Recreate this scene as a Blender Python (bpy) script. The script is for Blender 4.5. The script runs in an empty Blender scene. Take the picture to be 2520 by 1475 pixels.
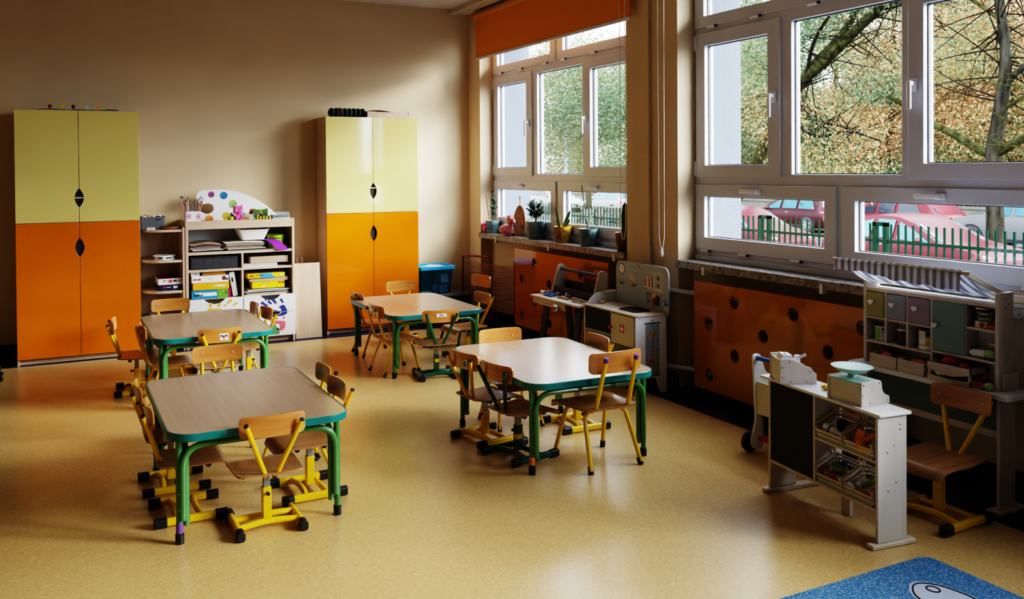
import bpy, bmesh, math, random
import numpy as np
from mathutils import Vector, Matrix
random.seed(7)
SC = bpy.context.scene
COL = SC.collection
PI = math.pi
R = math.radians

# ---------------------------------------------------------------- geometry builder
class G:
    def __init__(s, *mats):
        s.v = []; s.f = []; s.fm = []; s.mats = list(mats); s.mi = 0; s.T = None
    def use(s, m):
        if m not in s.mats: s.mats.append(m)
        s.mi = s.mats.index(m); return s
    def add(s, vs, fs):
        b = len(s.v)
        for p in vs:
            p = Vector(p)
            s.v.append(s.T @ p if s.T else p)
        for f in fs:
            s.f.append([b + i for i in f]); s.fm.append(s.mi)
        return s
    def box(s, x0, x1, y0, y1, z0, z1):
        return s.add([(x0,y0,z0),(x1,y0,z0),(x1,y1,z0),(x0,y1,z0),(x0,y0,z1),(x1,y0,z1),(x1,y1,z1),(x0,y1,z1)],
                     [(3,2,1,0),(4,5,6,7),(0,1,5,4),(1,2,6,5),(2,3,7,6),(3,0,4,7)])
    def tube(s, pts, r, n=8, closed=False, caps=True):
        pts = [Vector(p) for p in pts]; N = len(pts)
        rs = r if isinstance(r, (list, tuple)) else [r]*N
        vs = []; fs = []; prev = None
        for i, p in enumerate(pts):
            if closed: d = pts[(i+1) % N] - pts[i-1]
            else: d = pts[min(i+1, N-1)] - pts[max(i-1, 0)]
            d.normalize()
            if prev is None:
                a = Vector((0,0,1)) if abs(d.z) < .9 else Vector((1,0,0))
                u = d.cross(a).normalized()
            else:
                u = (prev - d*prev.dot(d)).normalized()
            prev = u; w = d.cross(u)
            for k in range(n):
                t = 2*PI*k/n
                vs.append(p + (u*math.cos(t) + w*math.sin(t))*rs[i])
        for i in range(N if closed else N-1):
            j = (i+1) % N
            for k in range(n):
                k2 = (k+1) % n
                fs.append((i*n+k, i*n+k2, j*n+k2, j*n+k))
        if caps and not closed:
            fs.append(tuple(reversed(range(n)))); fs.append(tuple((N-1)*n+k for k in range(n)))
        return s.add(vs, fs)
    def cyl(s, p0, p1, r0, r1=None, n=14):
        return s.tube([p0, p1], [r0, r0 if r1 is None else r1], n)
    def lathe(s, prof, c=(0,0,0), n=24, caps=True):
        vs = []; fs = []; m = len(prof)
        for r, z in prof:
            for k in range(n):
                t = 2*PI*k/n
                vs.append((c[0]+r*math.cos(t), c[1]+r*math.sin(t), c[2]+z))
        for i in range(m-1):
            for k in range(n):
                k2 = (k+1) % n
                fs.append((i*n+k, i*n+k2, (i+1)*n+k2, (i+1)*n+k))
        if caps:
            fs.append(tuple(reversed(range(n)))); fs.append(tuple((m-1)*n+k for k in range(n)))
        return s.add(vs, fs)
    def ell(s, c, r, n=14, m=8):
        if not isinstance(r, (list, tuple)): r = (r, r, r)
        vs = [(c[0], c[1], c[2]-r[2])]; fs = []
        for i in range(1, m):
            a = -PI/2 + PI*i/m
            for k in range(n):
                t = 2*PI*k/n
                vs.append((c[0]+r[0]*math.cos(a)*math.cos(t), c[1]+r[1]*math.cos(a)*math.sin(t), c[2]+r[2]*math.sin(a)))
        vs.append((c[0], c[1], c[2]+r[2])); top = len(vs)-1
        for k in range(n):
            k2 = (k+1) % n
            fs.append((0, 1+k2, 1+k)); fs.append((top, top-n+k, top-n+k2))
            for i in range(m-2):
                fs.append((1+i*n+k, 1+i*n+k2, 1+(i+1)*n+k2, 1+(i+1)*n+k))
        return s.add(vs, fs)
    def prism(s, poly, o=(0,0,0), u=(1,0,0), v=(0,1,0), w=(0,0,.01)):
        o, u, v, w = Vector(o), Vector(u), Vector(v), Vector(w)
        n = len(poly)
        if u.cross(v).dot(w) < 0: poly = poly[::-1]
        A = sum(poly[i][0]*poly[(i+1) % n][1] - poly[(i+1) % n][0]*poly[i][1] for i in range(n))
        if (A < 0) != (u.cross(v).dot(w) < 0): poly = poly[::-1]
        a = [o + u*p[0] + v*p[1] for p in poly]
        fs = [tuple(reversed(range(n))), tuple(n+i for i in range(n))]
        for i in range(n):
            j = (i+1) % n
            fs.append((i, j, n+j, n+i))
        return s.add(a + [p + w for p in a], fs)
    def hprism(s, outer, holes, o=(0,0,0), u=(1,0,0), v=(0,1,0), w=(0,0,.01)):
        """extruded polygon with holes"""
        o, u, v, w = Vector(o), Vector(u), Vector(v), Vector(w)
        bm = bmesh.new(); es = []
        for loop in [outer] + holes:
            vv = [bm.verts.new((p[0], p[1], 0)) for p in loop]
            es += [bm.edges.new((vv[i], vv[(i+1) % len(vv)])) for i in range(len(vv))]
        bmesh.ops.triangle_fill(bm, use_beauty=True, use_dissolve=False, edges=es)
        bm.verts.index_update()
        P = [(x.co.x, x.co.y) for x in bm.verts]; F = [[q.index for q in f.verts] for f in bm.faces]
        bd = [(e.verts[0].index, e.verts[1].index) for e in es]
        bm.free(); n = len(P)
        a = [o + u*p[0] + v*p[1] for p in P]
        fs = [tuple(f) for f in F] + [tuple(n+i for i in reversed(f)) for f in F] + [(i, j, n+j, n+i) for i, j in bd]
        s.add(a + [p + w for p in a], fs); s.fixn = True
        return s
    def plate(s, rows, th):
        """rows: list of point rows; th: list (per row) of thickness vectors or one vector"""
        m = len(rows[0]); n = len(rows); vs = []
        ths = th if isinstance(th, list) else [th]*n
        for i, r in enumerate(rows): vs += [Vector(p) for p in r]
        for i, r in enumerate(rows): vs += [Vector(p) + Vector(ths[i]) for p in r]
        fs = []; N = n*m
        for i in range(n-1):
            for j in range(m-1):
                a, b, c, d = i*m+j, i*m+j+1, (i+1)*m+j+1, (i+1)*m+j
                fs.append((d, c, b, a)); fs.append((N+a, N+b, N+c, N+d))
        for i in range(n-1):
            a, d = i*m, (i+1)*m; fs.append((a, N+a, N+d, d))
            b, c = i*m+m-1, (i+1)*m+m-1; fs.append((b, c, N+c, N+b))
        for j in range(m-1):
            fs.append((j, j+1, N+j+1, N+j)); a = (n-1)*m+j; fs.append((a, N+a, N+a+1, a+1))
        s.fixn = True
        return s.add(vs, fs)

def rr(x0, x1, y0, y1, r, k=6):
    out = []
    for cx, cy, a0 in ((x1-r, y1-r, 0), (x0+r, y1-r, 90), (x0+r, y0+r, 180), (x1-r, y0+r, 270)):
        for i in range(k+1):
            t = R(a0 + 90*i/k); out.append((cx + r*math.cos(t), cy + r*math.sin(t)))
    return out
def circ(cx, cy, r, n=24, ry=None):
    return [(cx + r*math.cos(2*PI*i/n), cy + (ry or r)*math.sin(2*PI*i/n)) for i in range(n)]
def fillet(pts, r, k=6):
    pts = [Vector(p) for p in pts]; out = [pts[0]]
    for i in range(1, len(pts)-1):
        p = pts[i]; a = pts[i-1]-p; b = pts[i+1]-p
        ra = min(r, a.length*.49, b.length*.49)
        A = p + a.normalized()*ra; B = p + b.normalized()*ra
        for j in range(k+1):
            t = j/k; out.append(A*(1-t)**2 + p*2*t*(1-t) + B*t*t)
    out.append(pts[-1]); return out
def smooth_path(pts, k=5, closed=False):
    """Catmull-Rom"""
    P = [Vector(p) if len(p) == 3 else Vector((p[0], p[1], 0)) for p in pts]; n = len(P); out = []
    for i in range(n if closed else n-1):
        if closed: a, b, c, d = P[i-1], P[i], P[(i+1) % n], P[(i+2) % n]
        else: a, b, c, d = P[max(i-1,0)], P[i], P[i+1], P[min(i+2,n-1)]
        for j in range(k):
            t = j/k
            out.append(.5*((2*b)+(c-a)*t+(2*a-5*b+4*c-d)*t*t+(3*b-a-3*c+d)*t**3))
    if not closed: out.append(P[-1])
    return out
def blob(pts, k=5):
    return [(p.x, p.y) for p in smooth_path(pts, k, True)]

# ---------------------------------------------------------------- objects
MW = {}
def mesh_of(name, g, smooth=35):
    me = bpy.data.meshes.new(name)
    me.from_pydata([tuple(p) for p in g.v], [], g.f)
    for m in g.mats: me.materials.append(m)
    if g.fm: me.polygons.foreach_set('material_index', g.fm)
    if getattr(g, 'fixn', False):
        bm = bmesh.new(); bm.from_mesh(me); bmesh.ops.recalc_face_normals(bm, faces=bm.faces); bm.to_mesh(me); bm.free()
    if smooth:
        me.polygons.foreach_set('use_smooth', [True]*len(me.polygons))
        me.set_sharp_from_angle(angle=R(smooth))
    me.update(); return me
def tag(o, label=None, cat=None, group=None, kind=None):
    if label: o['label'] = label
    if cat: o['category'] = cat
    if group: o['group'] = group
    if kind: o['kind'] = kind
    return o
def ob(name, g, parent=None, bevel=0, smooth=35, world=False, seg=2):
    """one mesh object. world=True: the vertices are in room coordinates (moved into the parent's frame)."""
    base = None
    if parent is not None and world:
        inv = MW[parent.name].inverted(); g.v = [inv @ p for p in g.v]
    if parent is None:
        xs = [p.x for p in g.v]; ys = [p.y for p in g.v]; zs = [p.z for p in g.v]
        base = Vector(((min(xs)+max(xs))/2, (min(ys)+max(ys))/2, min(zs)))
        g.v = [p - base for p in g.v]
    me = mesh_of(name, g, smooth)
    o = bpy.data.objects.new(name, me); COL.objects.link(o)
    if parent is not None:
        o.parent = parent; MW[o.name] = MW[parent.name]
    else:
        o.location = base; MW[o.name] = Matrix.Translation(base)
    if bevel:
        b = o.modifiers.new('Bevel', 'BEVEL'); b.width = bevel; b.segments = seg; b.limit_method = 'ANGLE'; b.angle_limit = R(40); b.harden_normals = False
    return o
def thing(name, label, cat, loc=(0,0,0), rz=0, group=None, kind=None):
    o = bpy.data.objects.new(name, None); COL.objects.link(o); o.empty_display_size = .05
    o.location = loc; o.rotation_euler = (0, 0, rz)
    MW[o.name] = Matrix.Translation(Vector(loc)) @ Matrix.Rotation(rz, 4, 'Z')
    return tag(o, label, cat, group, kind)
def single(name, g, label, cat, group=None, **k):
    return tag(ob(name, g, None, **k), label, cat, group)
def struct(name, g, **k):
    return tag(ob(name, g, None, **k), kind='structure')
def dup(root, loc, rz, label=None, group=None, cat=None):
    def cp(o, par):
        c = o.copy(); COL.objects.link(c); c.parent = par
        for ch in list(o.children): cp(ch, c)
        return c
    r = cp(root, None); r.location = loc; r.rotation_euler = (0, 0, rz)
    MW[r.name] = Matrix.Translation(Vector(loc)) @ Matrix.Rotation(rz, 4, 'Z')
    if label: r['label'] = label
    if group: r['group'] = group
    if cat: r['category'] = cat
    return r
def text(s, size, o, u, v, m, parent, name='lettering', world=True, bold=0, align='CENTER'):
    """flat lettering standing .0006 proud of a face; o = centre, u = reading direction, v = up"""
    cu = bpy.data.curves.new('t', 'FONT'); cu.body = s; cu.size = size; cu.align_x = align; cu.align_y = 'CENTER'; cu.offset = bold
    t = bpy.data.objects.new('t', cu); COL.objects.link(t)
    dg = bpy.context.evaluated_depsgraph_get(); me = bpy.data.meshes.new_from_object(t.evaluated_get(dg))
    bpy.data.objects.remove(t); bpy.data.curves.remove(cu)
    u = Vector(u).normalized(); v = Vector(v).normalized(); w = u.cross(v)
    g = G(m); g.add([Vector(o) + u*p.co.x + v*p.co.y + w*.0008 for p in me.vertices], [tuple(f.vertices) for f in me.polygons])
    bpy.data.meshes.remove(me)
    return ob(name, g, parent, smooth=0, world=world)

# ---------------------------------------------------------------- materials
def nodes(name):
    m = bpy.data.materials.new(name); m.use_nodes = True
    nt = m.node_tree; b = nt.nodes['Principled BSDF']
    return m, nt, b
def N(nt, t, **k):
    n = nt.nodes.new(t)
    for a, b in k.items():
        if a.startswith('i_'):
            key = a[2:].replace('_', ' ')
            n.inputs[key].default_value = b
        else: setattr(n, a, b)
    return n
def ramp(nt, stops):
    n = nt.nodes.new('ShaderNodeValToRGB'); e = n.color_ramp.elements
    while len(e) < len(stops): e.new(.5)
    for i, (p, c) in enumerate(stops):
        e[i].position = p; e[i].color = (*c, 1) if len(c) == 3 else c
    return n
def M(name, c, rough=.5, var=.10, scale=14, metal=0, bump=0, bscale=None, stretch=(1,1,1), coat=0, spec=.5, sheen=0):
    m, nt, b = nodes(name); L = nt.links.new
    tc = N(nt, 'ShaderNodeTexCoord'); mp = N(nt, 'ShaderNodeMapping'); mp.inputs['Scale'].default_value = stretch
    L(tc.outputs['Object'], mp.inputs['Vector'])
    no = N(nt, 'ShaderNodeTexNoise', i_Scale=scale, i_Detail=3.0)
    L(mp.outputs[0], no.inputs['Vector'])
    lo = tuple(max(0, x*(1-var)) for x in c); hi = tuple(min(1, x*(1+var)) for x in c)
    rp = ramp(nt, [(.3, lo), (.7, hi)]); L(no.outputs[0], rp.inputs[0]); L(rp.outputs[0], b.inputs['Base Color'])
    b.inputs['Roughness'].default_value = rough; b.inputs['Metallic'].default_value = metal
    b.inputs['Specular IOR Level'].default_value = spec
    b.inputs['Coat Weight'].default_value = coat; b.inputs['Coat Roughness'].default_value = .08
    if sheen: b.inputs['Sheen Weight'].default_value = sheen
    if bump:
        n2 = N(nt, 'ShaderNodeTexNoise', i_Scale=bscale or scale*4, i_Detail=3.0); L(mp.outputs[0], n2.inputs['Vector'])
        bp = N(nt, 'ShaderNodeBump', i_Strength=bump, i_Distance=.01); L(n2.outputs[0], bp.inputs['Height']); L(bp.outputs[0], b.inputs['Normal'])
    return m
def wood(name, c1, c2, rough=.4, axis=0, scale=1, coat=0, ring=18, spec=.5):
    """wood grain running along an object axis"""
    m, nt, b = nodes(name); L = nt.links.new
    tc = N(nt, 'ShaderNodeTexCoord'); mp = N(nt, 'ShaderNodeMapping')
    s = [ring*scale]*3; s[axis] = 1.3*scale; mp.inputs['Scale'].default_value = s
    L(tc.outputs['Object'], mp.inputs['Vector'])
    no = N(nt, 'ShaderNodeTexNoise', i_Scale=1.0, i_Detail=5.0, i_Roughness=.6, i_Distortion=.15); L(mp.outputs[0], no.inputs['Vector'])
    rp = ramp(nt, [(.3, c2), (.5, tuple((a+b_)/2 for a, b_ in zip(c1, c2))), (.68, c1)])
    L(no.outputs[0], rp.inputs[0]); L(rp.outputs[0], b.inputs['Base Color'])
    b.inputs['Roughness'].default_value = rough; b.inputs['Coat Weight'].default_value = coat; b.inputs['Coat Roughness'].default_value = .12
    b.inputs['Specular IOR Level'].default_value = spec
    return m
def stripes(name, c1, c2, axis, period, rough=.8, duty=.5):
    m, nt, b = nodes(name); L = nt.links.new
    tc = N(nt, 'ShaderNodeTexCoord'); sp = N(nt, 'ShaderNodeSeparateXYZ'); L(tc.outputs['Object'], sp.inputs[0])
    d = N(nt, 'ShaderNodeMath', operation='DIVIDE'); d.inputs[1].default_value = period; L(sp.outputs[axis], d.inputs[0])
    fr = N(nt, 'ShaderNodeMath', operation='FRACT'); L(d.outputs[0], fr.inputs[0])
    rp = ramp(nt, [(0, c1), (duty, c2)]); rp.color_ramp.interpolation = 'CONSTANT'
    L(fr.outputs[0], rp.inputs[0]); L(rp.outputs[0], b.inputs['Base Color']); b.inputs['Roughness'].default_value = rough
    tl = N(nt, 'ShaderNodeBsdfTranslucent'); mx = N(nt, 'ShaderNodeMixShader'); mx.inputs[0].default_value = .45; L(rp.outputs[0], tl.inputs[0])
    L(b.outputs[0], mx.inputs[1]); L(tl.outputs[0], mx.inputs[2]); L(mx.outputs[0], nt.nodes['Material Output'].inputs[0])
    return m
def clear(name, tint=(1,1,1), gloss=.06, alpha=None, rough=.0):
    """thin clear sheet: mostly transparent with a faint reflection"""
    m = bpy.data.materials.new(name); m.use_nodes = True; nt = m.node_tree; nt.nodes.clear(); L = nt.links.new
    out = N(nt, 'ShaderNodeOutputMaterial'); tr = N(nt, 'ShaderNodeBsdfTransparent'); gl = N(nt, 'ShaderNodeBsdfGlossy'); gl.inputs['Roughness'].default_value = rough
    tr.inputs[0].default_value = (*tint, 1)
    no = N(nt, 'ShaderNodeTexNoise', i_Scale=3.0); mr = N(nt, 'ShaderNodeMapRange'); mr.inputs[3].default_value = gloss*.8; mr.inputs[4].default_value = gloss*1.2
    L(no.outputs[0], mr.inputs[0])
    mx = N(nt, 'ShaderNodeMixShader'); L(mr.outputs[0], mx.inputs[0])
    L(tr.outputs[0], mx.inputs[1])
    if alpha:
        df = N(nt, 'ShaderNodeBsdfPrincipled'); df.inputs['Base Color'].default_value = (*alpha, 1); df.inputs['Roughness'].default_value = .15
        L(df.outputs[0], mx.inputs[2])
    else: L(gl.outputs[0], mx.inputs[2])
    L(mx.outputs[0], out.inputs[0]); return m
SKY = 33.0; SUN = 13.0; EXPO = -0.24; VT = 'Filmic'; LOOK = 'Very High Contrast'
# ---------------------------------------------------------------- palette
WALL = M('wall_paint', (.595,.465,.305), .75, .03, 3, bump=.04, bscale=220)
CEIL = M('ceiling_paint', (.62,.56,.50), .85, .03, 3)
def lino():
    m, nt, b = nodes('yellow_linoleum'); L = nt.links.new
    tc = N(nt, 'ShaderNodeTexCoord')
    n1 = N(nt, 'ShaderNodeTexNoise', i_Scale=85.0, i_Detail=6.0, i_Roughness=.8, i_Distortion=.7); n2 = N(nt, 'ShaderNodeTexNoise', i_Scale=1.1, i_Detail=2.0)
    L(tc.outputs['Object'], n1.inputs['Vector']); L(tc.outputs['Object'], n2.inputs['Vector'])
    r1 = ramp(nt, [(.32, (.475,.305,.125)), (.5, (.605,.412,.185)), (.68, (.715,.525,.265))]); L(n1.outputs[0], r1.inputs[0])
    r2 = ramp(nt, [(.05, (.90,.88,.84)), (.95, (1,1,1))]); L(n2.outputs[0], r2.inputs[0])
    mx = N(nt, 'ShaderNodeMixRGB', blend_type='MULTIPLY'); mx.inputs[0].default_value = 1; L(r1.outputs[0], mx.inputs[1]); L(r2.outputs[0], mx.inputs[2])
    L(mx.outputs[0], b.inputs['Base Color'])
    mr = N(nt, 'ShaderNodeMapRange'); mr.inputs[3].default_value = .20; mr.inputs[4].default_value = .32; L(n2.outputs[0], mr.inputs[0]); L(mr.outputs[0], b.inputs['Roughness'])
    n3 = N(nt, 'ShaderNodeTexNoise', i_Scale=110.0, i_Detail=2.0); L(tc.outputs['Object'], n3.inputs['Vector'])
    bp = N(nt, 'ShaderNodeBump', i_Strength=.05, i_Distance=.004); L(n3.outputs[0], bp.inputs['Height']); L(bp.outputs[0], b.inputs['Normal'])
    b.inputs['Specular IOR Level'].default_value = .55
    return m
LINO = lino()
NAVYLINO = M('navy_linoleum', (.014,.023,.075), .35, .3, 60)
NAVYSKIRT = M('navy_skirting', (.012,.016,.035), .4, .2, 20)
PVC = M('white_pvc', (.60,.63,.74), .30, .02, 4)
PVCHANDLE = M('white_handle', (.80,.80,.84), .3, .02, 4)
GASKET = M('black_gasket', (.015,.012,.02), .5, .2, 20)
GLASS = clear('window_glass', (.97,.99,.99), .05)
def terrazzo():
    m, nt, b = nodes('grey_terrazzo'); L = nt.links.new
    tc = N(nt, 'ShaderNodeTexCoord'); vo = N(nt, 'ShaderNodeTexVoronoi', i_Scale=95.0); no = N(nt, 'ShaderNodeTexNoise', i_Scale=30.0, i_Detail=4.0)
    L(tc.outputs['Object'], vo.inputs['Vector']); L(tc.outputs['Object'], no.inputs['Vector'])
    r1 = ramp(nt, [(.0, (.10,.08,.07)), (.25, (.22,.20,.185)), (.6, (.36,.34,.33))]); L(vo.outputs['Color'], r1.inputs[0])
    r2 = ramp(nt, [(.35, (.45,.42,.4)), (.65, (1,1,1))]); L(no.outputs[0], r2.inputs[0])
    mx = N(nt, 'ShaderNodeMixRGB', blend_type='MULTIPLY'); mx.inputs[0].default_value = 1; L(r1.outputs[0], mx.inputs[1]); L(r2.outputs[0], mx.inputs[2])
    L(mx.outputs[0], b.inputs['Base Color']); b.inputs['Roughness'].default_value = .35
    return m
SILL = terrazzo()
FRONTW = M('unseen_wall_paint', (.52,.44,.34), .8, .05, 3)
STUCCO = M('stucco', (.085,.105,.135), .9, .10, 60, bump=.5, bscale=120)
LAMY = M('pale_yellow_laminate', (.66,.555,.20), .07, .03, 3, spec=.6)
LAMO = M('orange_laminate', (.61,.15,.002), .07, .05, 3, spec=.6)
PANELO = M('orange_panel', (.41,.135,.003), .07, .05, 3, spec=.6)
OAK = wood('oak_laminate', (.60,.45,.33), (.46,.325,.23), .45, 2)
OAKH = wood('oak_laminate_horizontal', (.60,.45,.33), (.44,.31,.22), .45, 0)
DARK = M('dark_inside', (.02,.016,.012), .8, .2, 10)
WHITELAM = M('white_laminate', (.76,.76,.80), .3, .02, 4)
BEECH = wood('beech_table_laminate', (.44,.305,.215), (.385,.262,.18), .20, 1, 1.0, ring=48, spec=1.0)
PLY = wood('varnished_plywood', (.56,.25,.075), (.40,.155,.04), .25, 0, 2.2, coat=.25, ring=12)
PLYSEAT = wood('worn_plywood_seat', (.40,.20,.085), (.27,.12,.05), .27, 1, 2.2, coat=.2, ring=12)
YEL = M('yellow_paint', (.80,.50,.012), .28, .06, 12, coat=.2)
YELO = M('orange_yellow_paint', (.66,.33,.03), .3, .06, 12, coat=.2)
GRN = M('dark_green_paint', (.005,.085,.045), .3, .08, 12, coat=.2)
TGRN = M('leaf_green_paint', (.055,.20,.06), .3, .08, 12, coat=.2)
TEAL = M('teal_edging', (.005,.17,.17), .32, .08, 10)
RUB = M('black_rubber', (.012,.012,.014), .45, .2, 20)
STEEL = M('steel', (.55,.55,.57), .3, .06, 20, metal=1)
GALV = M('galvanised_post', (.33,.34,.36), .4, .1, 20, metal=.7)
PURP = M('purple_plastic', (.16,.07,.32), .4, .08, 10)
TAPEO = M('orange_tape', (.75,.22,.05), .5, .15, 10)
STICK = M('white_sticker', (.82,.82,.82), .5, .02, 4)
INK = M('black_ink', (.02,.02,.025), .6, .1, 10)
BIRCH = wood('birch_ply', (.66,.56,.45), (.55,.45,.35), .5, 1, 1.5, ring=10)
BIRCHV = wood('birch_ply_upright', (.64,.58,.52), (.55,.49,.43), .5, 2, 1.5, ring=10)
WHITEW = M('white_painted_wood', (.74,.72,.70), .45, .04, 6)
CREAM = M('cream_painted_wood', (.62,.58,.47), .45, .04, 6)
NAVY = M('navy_painted_wood', (.018,.028,.055), .45, .15, 8)
BLACK = M('black_board', (.012,.013,.014), .6, .2, 8)
SAGE = M('sage_green', (.30,.37,.29), .5, .06, 8)
GREYB = M('grey_blue_board', (.36,.41,.47), .5, .04, 6)
MINT = M('mint_plastic', (.42,.62,.56), .35, .04, 6)
RED = M('red_paint', (.48,.02,.03), .35, .1, 10)
DRED = M('dark_red_metal', (.20,.014,.018), .35, .1, 10)
BLUE = M('blue_paint', (.03,.13,.42), .4, .1, 10)
YELT = M('yellow_toy', (.82,.52,.02), .4, .08, 10)
ORT = M('orange_toy', (.78,.27,.03), .45, .1, 10)
GRNT = M('green_toy', (.25,.45,.06), .5, .15, 14)
WHITE = M('white_matt', (.80,.79,.77), .55, .03, 6)
PAPER = M('paper', (.74,.72,.68), .7, .05, 8)
KRAFT = M('kraft_card', (.42,.31,.22), .7, .08, 8)
PINK = M('pink_plush', (.60,.21,.25), .9, .12, 60, bump=.4, bscale=300, sheen=.4)
PINKT = M('pink_toy', (.75,.10,.38), .4, .06, 8)
GREYF = M('grey_felt', (.10,.11,.125), .9, .12, 80)
# ---------------------------------------------------------------- camera
cam = bpy.data.cameras.new('camera'); co = bpy.data.objects.new('camera', cam); COL.objects.link(co); SC.camera = co
yaw, pitch, roll = .474163182, -.0133125889, -.00706992
fw = Vector((math.sin(yaw)*math.cos(pitch), math.cos(yaw)*math.cos(pitch), math.sin(pitch)))
rt = Vector((math.cos(yaw), -math.sin(yaw), 0)); up = rt.cross(fw)
r2 = rt*math.cos(roll) + up*math.sin(roll); u2 = up*math.cos(roll) - rt*math.sin(roll)
mw = Matrix((r2, u2, -fw)).transposed().to_4x4(); mw.translation = (0, 0, 1.5); co.matrix_world = mw
cam.sensor_width = 36; cam.lens = 2200/2520*36; cam.shift_x = 0; cam.shift_y = (447.414 - 737.5)/2520; cam.clip_start = .05; cam.clip_end = 400

# ---------------------------------------------------------------- sky
w = bpy.data.worlds.new('sky'); SC.world = w; w.use_nodes = True; nt = w.node_tree; nt.nodes.clear(); L = nt.links.new
wo = N(nt, 'ShaderNodeOutputWorld'); bg = N(nt, 'ShaderNodeBackground'); bg.inputs[1].default_value = SKY
tc = N(nt, 'ShaderNodeTexCoord'); sp = N(nt, 'ShaderNodeSeparateXYZ'); L(tc.outputs['Generated'], sp.inputs[0])
no = N(nt, 'ShaderNodeTexNoise', i_Scale=2.5, i_Detail=3.0); L(tc.outputs['Generated'], no.inputs['Vector'])
rp = ramp(nt, [(.0, (.30,.32,.34)), (.06, (.80,.86,.94)), (1, (.90,.96,1.06))]); L(sp.outputs[2], rp.inputs[0])
r2_ = ramp(nt, [(.3, (.88,.9,.94)), (.7, (1,1,1))]); L(no.outputs[0], r2_.inputs[0])
mx = N(nt, 'ShaderNodeMixRGB', blend_type='MULTIPLY'); mx.inputs[0].default_value = 1; L(rp.outputs[0], mx.inputs[1]); L(r2_.outputs[0], mx.inputs[2])
ry = ramp(nt, [(.0, (1,1,1)), (.35, (.72,.72,.72)), (.62, (.42,.42,.42)), (1, (.34,.34,.34))])
my = N(nt, 'ShaderNodeMapRange'); my.inputs[1].default_value = -1; my.inputs[2].default_value = 1; L(sp.outputs[1], my.inputs[0]); L(my.outputs[0], ry.inputs[0])
mz = N(nt, 'ShaderNodeMixRGB', blend_type='MULTIPLY'); mz.inputs[0].default_value = 1; L(mx.outputs[0], mz.inputs[1]); L(ry.outputs[0], mz.inputs[2])
L(mz.outputs[0], bg.inputs[0]); L(bg.outputs[0], wo.inputs[0])
SC.view_settings.view_transform = VT; SC.view_settings.look = LOOK; SC.view_settings.exposure = EXPO; SC.view_settings.gamma = 1
cy = SC.cycles; cy.max_bounces = 8; cy.diffuse_bounces = 4; cy.glossy_bounces = 4; cy.transparent_max_bounces = 24; cy.transmission_bounces = 4
cy.caustics_reflective = False; cy.caustics_refractive = False; cy.sample_clamp_indirect = 6; cy.use_denoising = True; cy.use_adaptive_sampling = True; cy.adaptive_threshold = .03; cy.adaptive_min_samples = 16
try: cy.denoiser = 'OPENIMAGEDENOISE'; cy.denoising_input_passes = 'RGB_ALBEDO_NORMAL'; cy.denoising_prefilter = 'ACCURATE'
except Exception: pass

# ---------------------------------------------------------------- room shell
XW, XN, XO, YB, ZC = 3.80, 3.93, 4.36, 8.358, 3.13      # pier face, niche back, outer face, back wall, ceiling
XL, YF = -5.2, -5.0  # unseen left and front walls, set far back and toned to steer bounce light
WY = [8.095, 4.92, 1.745]; WW = 2.56                     # far edges of the windows, their width
ZS, ZT = .876, 2.94                                     # sill, lintel
struct('floor', G(LINO).box(XL, 3.52, YF, 7.868, -.05, 0))
g = G(NAVYLINO).box(3.52, XO, YF, YB, -.05, 0).box(XL, 3.52, 7.868, YB, -.05, 0); struct('floor_border', g)
struct('ceiling', G(CEIL).box(XL-.1, XO, YF-.1, YB+.1, ZC, ZC+.1))
struct('wall_back', G(WALL).box(XL-.1, XO, YB, YB+.1, 0, ZC))
struct('wall_left', G(FRONTW).box(XL-.1, XL, YF, YB, 0, ZC))
struct('wall_front', G(FRONTW).box(XL, XO, YF-.1, YF, 0, ZC))
g = G(WALL)
piers = [(WY[0], YB), (WY[1], WY[0]-WW), (WY[2], WY[1]-WW), (YF, WY[2]-WW)]
for a, b in piers:
    g.use(WALL).box(XW, 4.06, a, b, 0, ZC); g.use(STUCCO).box(4.06, XO, a, b, -1.2, ZC)
for y in WY:
    g.use(WALL).box(XN, 4.06, y-WW, y, 0, ZS-.05).box(XW, 4.06, y-WW, y, ZT, ZC)
    g.use(STUCCO).box(4.06, XO, y-WW, y, -1.2, ZS-.03).box(4.06, XO, y-WW, y, ZT, ZC)
struct('wall_right', g)
struct('baseboard_back', G(NAVYSKIRT).box(XL, XW, YB-.012, YB, 0, .10))
g = G(NAVYSKIRT)
for a, b in piers: g.box(XW-.012, XW, a, b, 0, .10)
for y in WY: g.box(XN-.012, XN, y-WW, y, 0, .10)
struct('baseboard_right', g)
g = G(CEIL).box(3.60, XW, YF, YB, 3.085, ZC)
for x in (3.60, 3.64, 3.68): g.box(x-.008, x+.004, YF, YB, 3.075, 3.09)
struct('trim_1', g)
for i, y in enumerate(WY):
    g = G(SILL).box(3.77, 4.06, y-WW+.004, y-.004, ZS-.05, ZS)
    g.use(WHITE)
    for d in ((.40, 1.42, 2.43) if i == 0 else (.30, 1.31, 2.3)):
        g.box(3.764, 3.80, y-d-.012, y-d+.012, ZS-.075, ZS-.02)
    tag(ob('trim_%d' % (i+2), g, None, bevel=.003), kind='structure', label='grey speckled stone window sill')

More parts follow.
